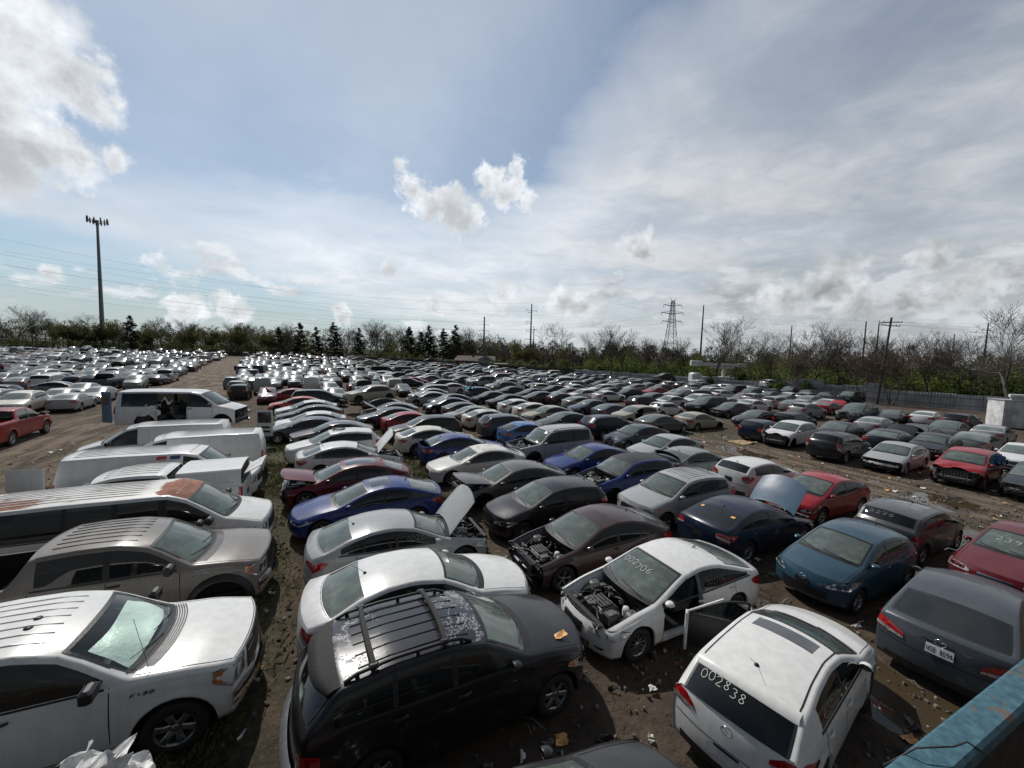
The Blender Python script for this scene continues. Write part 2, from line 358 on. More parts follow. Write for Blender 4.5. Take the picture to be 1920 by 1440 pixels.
def lettering(txt, w, h, fn, mat, thick=.012, gap=.35, jitter=0, mb=None, slant=0):
    """ribbon strokes of txt, laid on a surface: fn(u, v) gives the 3-D point; w, h letter size in metres"""
    mb = mb or MB(); th0 = thick; rnd = random.Random(sum(map(ord, txt))+int(w*1e4)); n = len(txt); tot = n*w + (n-1)*w*gap
    for i, ch in enumerate(txt):
        ox = -tot/2 + i*w*(1+gap); jy = rnd.uniform(-1, 1)*jitter*h; jr = rnd.uniform(-1, 1)*jitter*.5
        for st in GL[ch]:
            pts = []
            for q in range(len(st)-1):
                for k in range(3):
                    f = k/3; pts.append((st[q][0]*(1-f)+st[q+1][0]*f, st[q][1]*(1-f)+st[q+1][1]*f))
            pts.append(st[-1])
            if len(pts) > 8 and jitter:
                pts = [pts[0]] + [((pts[k-1][0]+pts[k][0]*2+pts[k+1][0])/4, (pts[k-1][1]+pts[k][1]*2+pts[k+1][1])/4) for k in range(1, len(pts)-1)] + [pts[-1]]
            P = [(ox + a*w + slant*b*h + jr*b*w, (b-.5)*h + jy) for a, b in pts]
            L = []; Rr = []
            for k, p in enumerate(P):
                a = P[max(k-1, 0)]; b = P[min(k+1, len(P)-1)]
                if jitter: thick = th0*(.72+.42*math.sin(k*1.3+i*2.1)**2+rnd.uniform(-.12, .12))
                dx, dy = b[0]-a[0], b[1]-a[1]; l = math.hypot(dx, dy) or 1
                nx, ny = -dy/l*thick/2, dx/l*thick/2
                L.append(fn(p[0]+nx, p[1]+ny)); Rr.append(fn(p[0]-nx, p[1]-ny))
            mb.grid([L, Rr], mat, False)
    return mb
# ------------------------------------------------------------------ vehicles
def bf(pts, x, w):
    xs = [p[0] for p in pts]; ys = [p[1] for p in pts]
    if w <= 0: return float(np.interp(x, xs, ys))
    return float(np.mean(np.interp(x + np.linspace(-w, w, 9), xs, ys)))
TS = {2: [1, .97, .92, .82, .66, .46, .23, 0], 1: [1, .96, .90, .72, .4, 0], 0: [1, .92, .6, 0]}
FR = {2: [0, .1, .25, .42, .58, .72, .84, .93, 1], 1: [0, .2, .5, .75, .92, 1], 0: [0, .45, .85, 1]}
BASE = dict(kind='sedan', L=4.85, W=1.84, H=1.46, fo=.93, wb=2.78, rw=.33, zrock=.21, zw=.58, sh=.05, tum=.36, B=.34, Br=.22, xf=.34, xr=.30,
    top=[(.3, .70), (.9, .85), (1.42, .95), (2.2, 1.31), (2.75, 1.395), (3.25, 1.375), (3.75, 1.27), (4.3, 1.06), (4.75, .99)],
    belt=[(.3, .67), (.9, .80), (1.42, .90), (3, .94), (4.3, 1.00), (4.75, .96)], cowl=1.42, rf=2.22, rr=3.68, rb=4.28, crown=.065,
    wins=[(1.62, 2.62), (2.70, 3.42), (3.46, 3.95)], doors=[1.50, 2.66, 3.62], tf=.10, tr=.07, flare=.018, rnd=.10, bowc=.20, bowb=.16,
    head=[(.50, .62, .57), (.75, .69, .56), (1.0, .71, .57), (1.22, .70, .62), (1.36, .68, .665)],
    tail=[(.62, .90, .80), (.85, .93, .74), (1.0, .93, .72), (1.2, .93, .78), (1.32, .90, .86)],
    grille=(.34, .63, .47), lower=(.55, .38, .27), handle=True, bowprof=[(0, .78), (.2, .97), (.5, 1), (.75, .93), (1, .72)], bowprof_r=[(0, .8), (.25, 1), (.55, .98), (.8, .85), (1, .62)], roofmat='paint', ribs=0, rails=False)
class Car:
    def __init__(s, q=2, **k):
        d = dict(BASE); d.update(k); s.q = q
        for a, b in d.items(): setattr(s, a, b)
        s.R = s.rw + (.075 if s.W < 1.95 else .10)
        s.axf = s.fo; s.axr = s.fo + s.wb
        s._zr = {}
    def loc(s, x, y, z): return (s.L/2 - x, y, z)
    def hw(s, x):
        f = max(0, (.95-x)/.95); r = max(0, (x-(s.L-.85))/.85)
        return s.W/2 - s.tf*f**2 - s.tr*r**2
    def zs(s, x): return bf(s.belt, x, .12)
    def zr(s, x):
        k = round(x, 4)
        if k not in s._zr: s._zr[k] = max(bf(s.top, x, s.rnd), s.zs(x)+.018)
        return s._zr[k]
    def zb(s, x):
        z = s.zrock
        for a in (s.axf, s.axr):
            d = abs(x-a)
            if d < s.R: z = max(z, s.rw + math.sqrt(s.R**2-d*d))
        return z
    def yside(s, x, z):
        zs = s.zs(x); h = s.hw(x)
        if z <= zs:
            y = h - .085*max(0, (s.zw-z)/s.zw)**2 - s.sh*max(0, (z-s.zw)/max(zs-s.zw, .05))**2.2
            y += .014*math.exp(-((z-(zs-.11))/.020)**2) - .010*math.exp(-((z-.36)/.05)**2)
            for a in (s.axf, s.axr):
                dd = math.hypot(x-a, z-s.rw)-s.R
                y += s.flare*math.exp(-(dd/.075)**2)
            return y
        zr = s.zr(x); gap = zr-zs; g = min(1, (z-zs)/max(gap, .01)); yb = h-s.sh-.008
        return yb + (s.yr(x)-yb)*g + .022*math.sin(math.pi*g)*min(1, gap/.35)
    def yr(s, x): return s.hw(x)-s.sh-.036-s.tum*max(0, s.zr(x)-s.zs(x))
    def bow(s, x):
        pts = [(s.xf, s.B*s.bowprof[-1][1]), (s.cowl, s.bowc), (s.rf, .09), ((s.rf+s.rr)/2, 0), (s.rr, -.05), (s.rb, -s.bowb), (s.L-s.xr, -s.Br*s.bowprof_r[-1][1])]
        return float(np.interp(x, [p[0] for p in pts], [p[1] for p in pts]))
    def cr(s, x):
        pts = [(s.xf, .035), (s.cowl, .05), ((s.cowl+s.rf)/2, .06), (s.rf, s.crown), (s.rr, s.crown), (s.rb, .035), (s.L, .02)]
        return float(np.interp(x, [p[0] for p in pts], [p[1] for p in pts]))
    def top_pt(s, x, t, off=0):
        X = x - s.bow(x)*(1-abs(t)**2.3)
        return s.loc(X, s.yr(x)*t, s.zr(x)+s.cr(x)*(1-abs(t)**2.2)+off)
    def side_pt(s, x, z, sd, off=0): return s.loc(x, sd*(s.yside(x, z)+off), z)
    def fascia(s, rear, t, z, zbend=None, off=0):
        """surface of the front or the rear; t lateral -1..1, z height measured at the corner"""
        x0 = s.L-s.xr if rear else s.xf; zb = s.zrock; zt = s.zr(x0); g = min(1, max(0, (z-zb)/(zt-zb)))
        pr = s.bowprof_r if rear else s.bowprof; B = (s.Br if rear else s.B)*float(np.interp(g, [a[0] for a in pr], [a[1] for a in pr]))
        e = 1-abs(t)**2.3; X = x0 + (B if rear else -B)*e; y = s.yside(x0, min(z, zt))*t
        zz = z + s.cr(x0)*(1-abs(t)**2.2)*g**2
        nx = off*(1 if rear else -1)*(1 if abs(t) < .8 else .6); ny = off*(0 if abs(t) < .8 else .8)*(1 if t > 0 else -1)
        return s.loc(X+nx, y+ny, zz)
    def wrap(s, rear, q, z, sd, off=.006):
        """q 0..1 along the fascia from the middle to the corner, above 1 on along the side in metres"""
        if q <= 1: return s.fascia(rear, q*sd, z, off=off)
        x = (s.L-s.xr-(q-1)) if rear else s.xf+(q-1)
        return s.side_pt(x, min(z, s.zr(x)), sd, off)
    def stations(s):
        n = {2: 5, 1: 3, 0: 1}[s.q]; xs = [s.xf, s.L-s.xr]
        def sp(a, b, k): return [a+(b-a)*i/k for i in range(k+1)]
        for a in (s.axf, s.axr):
            k = {2: 14, 1: 8, 0: 4}[s.q]
            xs += [a + s.R*math.cos(math.pi*i/k)*(.9999 if i in (0, k) else 1) for i in range(k+1)]
            if s.q: xs += [a-s.R-.012, a+s.R+.012]
        keys = [s.xf, s.cowl, s.rf, s.rr, s.rb, s.L-s.xr]
        for a, b in zip(keys, keys[1:]): xs += sp(a, b, max(1, int((b-a)*n)))
        must = set([s.cowl, s.rf, s.rr, s.rb, s.xf, s.L-s.xr])
        for a, b in s.wins: must |= {a, b}
        for a in s.extra_x(): must.add(a)
        mg = {2: .03, 1: .045, 0: .09}[s.q]
        out = sorted(must); 
        for x in sorted(xs):
            if s.xf < x < s.L-s.xr and min(abs(x-o) for o in out) > mg*.5: out.append(x)
        return sorted(out)
    def extra_x(s):
        e = []
        if s.kind == 'pickup': e += [s.bed0, s.L-s.xr-.04]
        if getattr(s, 'roofglass', None): e += list(s.roofglass[:2])
        if getattr(s, 'cutdoor', None) is not None: e += [s.cutdoor[0], s.cutdoor[1]]
        return e
    def inwin(s, x):
        for i, (a, b) in enumerate(s.wins):
            if a-1e-6 < x < b+1e-6: return i
        return None
    def body(s, hood='closed', trunk='closed', front=True, rearf=True, seams=True, cut=None):
        """all shell parts as a dict of mesh builders"""
        s.cutdoor = cut
        P = {}
        def part(n):
            if n not in P: P[n] = MB()
            return P[n]
        xs = s.stations(); fr = FR[s.q]; hs = TS[s.q]; ts = hs + [-a for a in hs[-2::-1]]; n = len(ts)-1
        m = len(fr)-1 + (5 if s.q else 3)
        rings = []; info = []
        for x in xs:
            zb, zs, zr = s.zb(x), s.zs(x), s.zr(x); gap = zr-zs
            zz = [zb+(zs-zb)*f for f in fr]
            lo = zs+min(.025, gap*.2); hi = zr-min(.062 if s.kind in ('sedan', 'hatch') else .075, gap*.35)
            steep = abs(s.zr(x+.05)-s.zr(x-.05))/.1
            if x < s.rf or x > s.rr: hi = min(hi, zr-.05*math.sqrt(1+steep**2)) if gap > .2 else hi
            hi = max(hi, lo+.004)
            zz += ([lo, lo+(hi-lo)*.33, lo+(hi-lo)*.67, hi, zr] if s.q else [lo, hi, zr])
            left = [s.side_pt(x, z, 1) for z in zz]; right = [s.side_pt(x, z, -1) for z in zz]
            ring = left + [s.top_pt(x, t) for t in ts[1:-1]] + right[::-1]
            # fold the lower lip inward
            l0 = left[0]; r0 = right[0]
            ring = [(l0[0], l0[1]-.05, l0[2]+.004)] + ring + [(r0[0], r0[1]+.05, r0[2]+.004)]
            rings.append(ring); info.append((x, hi-lo))
        N = len(rings[0]); k0 = len(fr)     # index of belt row in ring (1 for the lip)
        wlo, whi = k0+1, k0+(4 if s.q else 2)
        def cellmat(i, c):
            xm = (xs[i]+xs[i+1])/2; cm = c if c < N/2 else N-2-c; right = c >= N/2
            if c < m+1 or c >= N-2-m:      # side cell, cm is row
                row = cm
                if cut and not (right if cut[2] > 0 else not right) and cut[0] < xm < cut[1] and 1 <= row < whi: return None
                w = s.inwin(xm)
                if wlo <= row < whi and s.zr(xm)-s.zs(xm) > .12 and s.cowl-.05 < xm < s.rb+.35:
                    if w is not None: return ('side_window', w, right)
                    if s.wins[0][0] < xm < s.wins[-1][1]: return 'black'
                return 'paint'
            k = c-(m+1); tm = abs((ts[k]+ts[k+1])/2)
            pill = tm > (.93 if s.q == 2 else .93)
            if xm < s.cowl-.07:
                if tm > .945 and s.q: return 'paint'
                return None if hood == 'none' else ('hood' if s.q else 'paint')
            if xm < s.cowl: return 'paint' if pill else 'black'
            if xm < s.rf: return 'paint' if pill else 'windshield'
            if xm < s.rr:
                g = getattr(s, 'roofglass', None)
                if g and g[0] < xm < g[1] and tm < g[2]: return 'sunroof'
                if s.kind == 'pickup' and xm > s.bed0: return None
                return s.roofmat if (s.roofmat == 'paint' or not pill) else 'paint'
            if s.kind == 'pickup':
                if xm < s.rb: return 'paint' if pill else 'rear_window'
                return 'paint' if tm > .945 else None
            if xm < s.rb:
                if getattr(s, 'solidrear', False): return 'paint'
                return 'paint' if pill else 'rear_window'
            return 'paint' if tm > .945 and s.q else ('trunk' if s.q else 'paint')
        for i in range(len(xs)-1):
            for c in range(N-1):
                t_ = cellmat(i, c)
                if t_ is None: continue
                q = [rings[i][c], rings[i+1][c], rings[i+1][c+1], rings[i][c+1]]
                if t_ == s.roofmat or t_ in ('paint', 'black', 'sunroof'):
                    part('body').quad(q, t_, True)
                elif isinstance(t_, tuple):
                    part('side_window%d%s' % (t_[1], 'R' if t_[2] else 'L') if s.q else 'side_window').quad(q, 'glass_side' if s.q == 2 else 'glass_far', True)
                elif t_ in ('windshield', 'rear_window'):
                    part(t_).quad(q, {2: 'glass', 1: 'wind_far', 0: 'wind_far'}[s.q] if t_ == 'windshield' or s.kind in ('sedan', 'x') else {2: 'glass_side'}.get(s.q, 'glass_far'), True)
                elif t_ == 'hood': part('hood').quad(q, 'paint', True)
                elif t_ == 'trunk': part('trunk' if trunk == 'open' else 'body').quad(q, 'paint', True)
        # front and rear ends
        for rear in (False, True):
            if (not rear and not front) or (rear and not rearf): continue
            ring = rings[-1 if rear else 0]; side = ring[1:m+2]; x0 = s.L-s.xr if rear else s.xf
            zl = [p[2] for p in side]; rows = []
            for j, z in enumerate(zl):
                if j < m: rows.append([s.fascia(rear, t, z) for t in ts])
                else: rows.append([ring[m+1+k] for k in range(n+1)])
            lip = [(p[0]+(.06 if rear else -.06), p[1]*.95, p[2]) for p in rows[0]]
            rows = [lip]+rows
            if not rear: rows = [r[::-1] for r in rows]
            part('body').grid(rows, 'paint')
        B = part('body')
        if s.q: s.trim(B, seams, front, rearf, hood)
        # merge same points for smooth shading
        return P
    def strip(s, B, pts, w, mat='dark'):
        """thin gap line along points given as (fn, a, b)"""
        for (a, b) in zip(pts, pts[1:]): B.quad([a[0], a[1], b[1], b[0]], mat)
    def trim(s, B, seams, front, rearf, hood):
        w = .006 if s.q == 2 else .009
        for sd in (1, -1):
            if seams:
                for x in s.doors:
                    zt = s.zs(x)+.015; zb = s.zb(x)+.03
                    if s.q == 2 or x != s.doors[0]:
                        zz = np.linspace(zb, zt, 10 if s.q == 2 else 5)
                        B.grid([[s.side_pt(x-w, z, sd, .003) for z in zz], [s.side_pt(x+w, z, sd, .003) for z in zz]], 'dark', False)
                if s.q == 2:
                    xx = [x for x in np.linspace(s.doors[0], s.doors[-1], 14) if s.zb(x) <= s.zrock+.01]
                    if len(xx) > 1: B.grid([[s.side_pt(x, s.zrock+.055, sd, .003) for x in xx], [s.side_pt(x, s.zrock+.066, sd, .003) for x in xx]], 'dark', False)
                    if s.kind != 'van':   # hood side gap
                        pass
            if s.q >= 1:      # rubber along the lower window edge
                xx = np.linspace(s.wins[0][0]-.05, min(s.wins[-1][1]+.05, s.rb), 14)
                B.grid([[s.side_pt(x, s.zs(x)-.004, sd, .007) for x in xx], [s.side_pt(x, s.zs(x)+.022, sd, .010) for x in xx]], getattr(s, 'belttrim', 'black'), False)
            if s.q == 2:
                xx = np.linspace(s.xf+.04, s.cowl-.09, 12)
                if hood == 'closed': B.grid([[s.top_pt(x, sd*.952, .003) for x in xx], [s.top_pt(x, sd*.940, .003) for x in xx]], 'dark', False)
                xx = np.linspace(s.cowl+.01, s.rf-.01, 10); B.grid([[s.top_pt(x, sd*.932, .003) for x in xx], [s.top_pt(x, sd*.885, .003) for x in xx]], 'black', False)
                if not getattr(s, 'solidrear', False) and s.kind != 'pickup': xx = np.linspace(s.rr+.01, s.rb-.01, 8); B.grid([[s.top_pt(x, sd*.932, .003) for x in xx], [s.top_pt(x, sd*.885, .003) for x in xx]], 'black', False)
            if s.handle:
                for x in s.doors[1:]:
                    if x <= s.doors[0]+.3 : continue
                    z = s.zs(x)-.10; B.grid([[s.side_pt(x-.22+.2*k/4, z-.018, sd, .012+.022*math.sin(math.pi*k/4)) for k in range(5)], [s.side_pt(x-.22+.2*k/4, z+.014, sd, .012+.022*math.sin(math.pi*k/4)) for k in range(5)]], getattr(s, 'hmat', 'paint'))
        if s.q == 2:
            tt = np.linspace(-.93, .93, 15)
            B.grid([[s.top_pt(s.cowl+.0, t, .004) for t in tt], [s.top_pt(s.cowl+.05, t, .004) for t in tt]], 'black', False); B.grid([[s.top_pt(s.rf-.045, t, .004) for t in tt], [s.top_pt(s.rf+.004, t, .004) for t in tt]], 'black', False)
            if hood == 'closed' and front: B.grid([[s.top_pt(s.xf+.012, t, .003) for t in tt], [s.top_pt(s.xf+.026, t, .003) for t in tt]], 'dark', False)
            if s.kind == 'sedan': B.grid([[s.top_pt(s.rb+.015, t, .003) for t in tt], [s.top_pt(s.rb+.028, t, .003) for t in tt]], 'dark', False)
        if front:
            for sd in (1, -1):
                if s.q == 2:
                    B.grid([[s.wrap(False, q, b-.012, sd, .002) for q, a, b in s.head], [s.wrap(False, q, a+.012, sd, .002) for q, a, b in s.head]], 'dark', False)
            g, a, b = s.grille; tt = np.linspace(-g, g, 9)
            if g > 0:
                B.grid([[s.fascia(False, t, b, off=.012) for t in tt], [s.fascia(False, t, (a+b)/2, off=.012) for t in tt], [s.fascia(False, t, a, off=.012) for t in tt]], 'black', False)
                gm = getattr(s, 'gmat', 'chrome')
                if s.q == 2:
                    for z in ([a, b] + [b+(a-b)*k/4 for k in (1, 2, 3)] if getattr(s, 'bars', True) else [a, (a+b)/2]):
                        B.grid([[s.fascia(False, t, z-.008, off=.022) for t in tt], [s.fascia(False, t, z+.008, off=.022) for t in tt]], gm if z in (a, b) or getattr(s, 'chromebars', False) else 'black', False)
                else: B.grid([[s.fascia(False, t, a-.012, off=.018) for t in tt], [s.fascia(False, t, a+.012, off=.018) for t in tt]], gm, False)
            g, a, b = s.lower; tt = np.linspace(-g, g, 9)
            B.grid([[s.fascia(False, t, b, off=.008) for t in tt], [s.fascia(False, t, a, off=.008) for t in tt]], 'black', False)
            if s.kind == 'pickup':
                tt = np.linspace(-1, 1, 17); B.grid([[s.fascia(False, t, z, off=o_) for t in tt] for z, o_ in ((.45, .0), (.49, .03), (.66, .035), (.70, .0))], 'chrome'); B.grid([[s.fascia(False, t, z, off=.045) for t in np.linspace(-.35, .35, 5)] for z in (.50, .62)], 'black', False)
        if rearf:
            tt = np.linspace(-.85, .85, 9)
            B.grid([[s.fascia(True, t, s.zrock+.01, off=.008) for t in tt], [s.fascia(True, t, s.zrock+.13, off=.008) for t in tt]], 'black', False)
            if s.q == 2 and s.kind in ('sedan', 'hatch', 'suv'):   # lid gap and bumper gap
                zt = .62 if s.kind == 'sedan' else .60; tt = np.linspace(-.93, .93, 15)
                B.grid([[s.fascia(True, t, zt, off=.003) for t in tt], [s.fascia(True, t, zt+.012, off=.003) for t in tt]], 'dark', False)
            if s.q == 2:
                zt = s.platez if hasattr(s, 'platez') else .74; tt = np.linspace(-.2, .2, 3)
                B.grid([[s.fascia(True, t, zt-.09, off=.004) for t in tt], [s.fascia(True, t, zt+.09, off=.004) for t in tt]], 'black', False)
        if s.ribs:
            x0, x1 = s.rf+.25, s.rr-.25
            for k in range(s.ribs):
                t = -.72+1.44*k/(s.ribs-1); xx = np.linspace(x0, x1, 5)
                B.grid([[s.top_pt(x, t-.018, .001) for x in xx], [s.top_pt(x, t-.009, .014) for x in xx], [s.top_pt(x, t+.009, .014) for x in xx], [s.top_pt(x, t+.018, .001) for x in xx]], 'paint', False)
        if s.kind == 'pickup':
            b0, b1 = s.bed0+.08, s.L-s.xr-.06; y = s.hw(s.L-1.5)-.16; z1 = s.zr(s.L-1.2)
            B.box(((s.L/2-(b0+b1)/2), 0, .62), (b1-b0, 2*y, .06), 'black')
            for sd in (1, -1): B.quad([s.loc(b0, sd*y, .6), s.loc(b1, sd*y, .6), s.loc(b1, sd*(y+.02), z1), s.loc(b0, sd*(y+.02), z1)], 'black')
            B.quad([s.loc(b0, -y, .6), s.loc(b0, y, .6), s.loc(b0, y, z1), s.loc(b0, -y, z1)], 'paint'); B.quad([s.loc(b1, -y, .6), s.loc(b1, y, .6), s.loc(b1, y, z1), s.loc(b1, -y, z1)], 'paint')
    def under(s):
        B = MB(); hwid = s.W/2
        B.box((s.L/2-(s.xf+s.L-s.xr)/2, 0, s.zrock+.06), (s.L-s.xf-s.xr, s.W-.5, .1), 'dark')
        k = {2: 12, 1: 8, 0: 5}[s.q]
        for a in (s.axf, s.axr):
            for sd in (1, -1):
                yo = hwid-.035; yi = hwid-.36; arc = [(s.L/2-a+(s.R-.004)*math.cos(math.pi*i/k), s.rw+(s.R-.004)*math.sin(math.pi*i/k)) for i in range(k+1)]
                arc = [(arc[0][0], s.zrock)] + arc + [(arc[-1][0], s.zrock)]
                B.grid([[(x, sd*yo, z) for x, z in arc], [(x, sd*yi, z) for x, z in arc]], 'well')
                B.quad([(x, sd*yi, z) for x, z in arc], 'well')
        return B
    def headlight(s, sd):
        B = MB(); T = [s.wrap(False, q, a, sd) for q, a, b in s.head]; D = [s.wrap(False, q, b, sd) for q, a, b in s.head]
        B.grid([D, [tuple((p+q)/2 for p, q in zip(a, b)) for a, b in zip(D, T)], T], 'lamp')
        if s.q == 2 and getattr(s, 'amber', True):
            q1 = s.head[-1][0]; hd = s.head
            za = np.interp(q1-.10, [h[0] for h in hd], [h[1] for h in hd]); zc = np.interp(q1-.10, [h[0] for h in hd], [h[2] for h in hd])
            B.grid([[s.wrap(False, q1-.12, zc+.01, sd, .010), s.wrap(False, q1-.02, hd[-1][2]+.005, sd, .010)], [s.wrap(False, q1-.12, za-.01, sd, .010), s.wrap(False, q1-.02, hd[-1][1]-.005, sd, .010)]], 'amber')
        if s.q == 2:
            for q in (.70, .88):
                za = np.interp(q, [h[0] for h in s.head], [h[1] for h in s.head]); zc = np.interp(q, [h[0] for h in s.head], [h[2] for h in s.head]); r = (za-zc)*.33
                c = Vector(s.wrap(False, q, (za+zc)/2, sd, .008))
                B.lathe([(r*.05, 0), (r*.6, -.004), (r, -.001), (r*1.12, .003)][::-1], (c.x, c.y, c.z), 'chrome', 12, 'x')
        return B
    def taillight(s, sd):
        B = MB()
        tl = s.tail
        B.grid([[s.wrap(True, q, b, sd) for q, a, b in tl], [s.wrap(True, q, (a+b)/2, sd, .014) for q, a, b in tl], [s.wrap(True, q, a, sd) for q, a, b in tl]], 'red_lamp')
        if s.q == 2 and getattr(s, 'clearlamp', True):
            f = .35
            B.grid([[s.wrap(True, q, b+(a-b)*.12, sd, .017) for q, a, b in tl[:3]], [s.wrap(True, q, b+(a-b)*.42, sd, .020) for q, a, b in tl[:3]]], 'lamp')
        return B
    def mirror(s, sd):
        B = MB(); x = s.cowl+.24; z = s.zs(x)+.075; y = s.yside(x, z); mm = getattr(s, 'mirmat', 'paint')
        if s.kind in ('pickup', 'van'):
            B.box((s.L/2-x, sd*(y+.21), z+.06), (.13, .24, .19), mm, bev=.035); B.box((s.L/2-x-.067, sd*(y+.21), z+.06), (.008, .19, .14), 'sunroof')
            B.tube([(s.L/2-x, sd*(y-.03), z-.03), (s.L/2-x, sd*(y+.13), z)], .032, 'black', 6); B.tube([(s.L/2-x+.03, sd*(y-.03), z+.03), (s.L/2-x, sd*(y+.13), z+.06)], .022, 'black', 6); return B
        rows = []
        for (xx, sc) in ((-.085, .30), (-.06, .72), (-.01, .98), (.04, 1), (.055, .93)):
            rows.append([(s.L/2-(x+xx), sd*(y+.095+.088*sc*math.cos(a)), z+.01+.058*sc*math.sin(a)*(1 if math.sin(a) > 0 else .85)) for a in [2*math.pi*i/10 for i in range(10)]])
        B.grid(rows, mm, True, close=True); B.quad(rows[0], mm); B.quad([(p[0]+.004, p[1], p[2]) for p in rows[-1]], 'sunroof')
        B.tube([(s.L/2-x, sd*(y-.03), z-.045), (s.L/2-x+.01, sd*(y+.05), z-.02)], .022, 'black', 6)
        return B
    def interior(s, tan=False):
        B = MB(); sm = 'seat_tan' if tan else 'seat'; zf = s.zrock+.12; W = s.W; c = s.cowl; end = s.L-.45 if s.kind != 'pickup' else s.bed0-.02
        X = lambda x: s.L/2-x
        B.quad([(X(c-.1), -W/2+.12, zf), (X(end), -W/2+.12, zf), (X(end), W/2-.12, zf), (X(c-.1), W/2-.12, zf)], 'dash')
        xx = np.linspace(c, end, 8)
        for sd in (1, -1):
            if s.cutdoor is not None and sd == s.cutdoor[2]:
                xx2 = [x for x in xx if x > s.cutdoor[1]]
                B.grid([[s.loc(x, sd*(s.hw(x)-.12), zf) for x in xx2], [s.loc(x, sd*(s.hw(x)-.10), s.zs(x)) for x in xx2]], 'dash', False)
                continue
            B.grid([[s.loc(x, sd*(s.hw(x)-.12), zf) for x in xx], [s.loc(x, sd*(s.hw(x)-.10), s.zs(x)) for x in xx]], 'dash', False)
        B.quad([(X(c), -W/2+.12, zf), (X(c), W/2-.12, zf), (X(c), W/2-.12, s.zs(c)), (X(c), -W/2+.12, s.zs(c))], 'dash')
        zd = s.zs(c+.1)-.02
        B.grid([[s.loc(c-.12+.02, t*(W/2-.14), zd-.0) for t in np.linspace(-1, 1, 7)], [s.loc(c+.30, t*(W/2-.14), zd+.03) for t in np.linspace(-1, 1, 7)], [s.loc(c+.52, t*(W/2-.14), zd-.02) for t in np.linspace(-1, 1, 7)], [s.loc(c+.56, t*(W/2-.14), zd-.22) for t in np.linspace(-1, 1, 7)]], 'dash')
        sx = c+1.18
        rows = [sx] if s.kind == 'pickup' and s.bed0-sx < 1 else [sx, sx+.85]
        if s.kind in ('van', 'suv') and s.L > 4.9: rows.append(sx+1.7)
        hz = s.zs(sx)
        for k, x in enumerate(rows):
            if x > end-.2: continue
            ys = (-.38, .38) if k == 0 else (-.42, .42)
            for y in ys:
                wd = .50 if k == 0 else .62
                B.box((X(x-.22), y, zf+.22), (.5, wd, .2), sm, bev=.06)
                B.box((X(x+.07), y, zf+.50), (.16, wd, .62), sm, rot=Matrix.Rotation(R_(-14), 4, 'Y'), bev=.05)
                B.box((X(x+.155), y, zf+.90), (.10, .26, .18), sm, rot=Matrix.Rotation(R_(-10), 4, 'Y'), bev=.04)
        # steering wheel
        cw = Vector((X(c+.68), .38, zd-.02)); pts = []
        for i in range(17):
            a = 2*math.pi*i/16; pts.append(cw+Vector((.07*math.sin(a), .185*math.cos(a), .17*math.sin(a))))
        B.tube(pts, .014, 'black', 5, caps=False); B.tube([cw, cw+Vector((.2, 0, -.08))], .04, 'black', 6)
        if s.kind == 'sedan':
            x0 = rows[-1]+.15; x1 = s.rb
            if x1 > x0: B.quad([(X(x0), -W/2+.2, s.zs(x0)-.03), (X(x1), -W/2+.2, s.zs(x1)-.02), (X(x1), W/2-.2, s.zs(x1)-.02), (X(x0), W/2-.2, s.zs(x0)-.03)], 'dash')
        g = getattr(s, 'roofglass', None)
        if s.kind != 'pickup': rx = np.linspace(s.rf+.02, s.rr-.02, 6)
        else: rx = np.linspace(s.rf+.02, s.rr-.02, 4)
        B.grid([[s.top_pt(x, t*.9, -.035) for t in np.linspace(-1, 1, 7)] for x in rx], 'seat_tan', True)
        return B
    def wipers(s):
        B = MB()
        for y0, y1, xe in ((.55, -.10, 0), (-.12, -.66, .0)):
            pts = []
            for k in range(5):
                f = k/4; t = (y0+(y1-y0)*f)/s.yr(s.cowl); x = s.cowl-.03+.10*f+.03
                p = Vector(s.top_pt(x, max(-.9, min(.9, t)))); pts.append(p+Vector((.0, 0, .025)))
            B.tube(pts, .008, 'black', 4)
        return B
    def rails_mb(s):
        B = MB(); x0, x1 = s.rf+.15, s.rr-.1
        for sd in (1, -1):
            xx = np.linspace(x0, x1, 10); pts = [Vector(s.top_pt(x, .93*sd))+Vector((0, 0, .055 if 0 < i < 9 else .0)) for i, x in enumerate(xx)]
            B.tube(pts, .018, 'black', 6)
            for i in (1, 8): B.tube([pts[i], pts[i]-Vector((0, 0, .06))], .02, 'black', 5)
        return B
    def antenna(s, x=None, L=.32, t=0, fin=False):
        B = MB(); x = x or s.rr-.15; p = Vector(s.top_pt(x, t))
        if fin:
            B.grid([[p+Vector((.08, 0, 0)), p+Vector((-.02, .018, .0)), p+Vector((-.07, .02, 0))], [p+Vector((.06, 0, .01)), p+Vector((-.03, .008, .05)), p+Vector((-.075, .006, .055))], [p+Vector((.08, 0, 0)), p+Vector((-.02, -.018, .0)), p+Vector((-.07, -.02, 0))]], 'paint', True)
        else:
            B.lathe([(.035, 0), (.03, .02), (.012, .03)], p, 'black', 8, 'z'); B.tube([p+Vector((0, 0, .02)), p+Vector((-L*.75, 0, L*.66))], .004, 'black', 4)
        return B

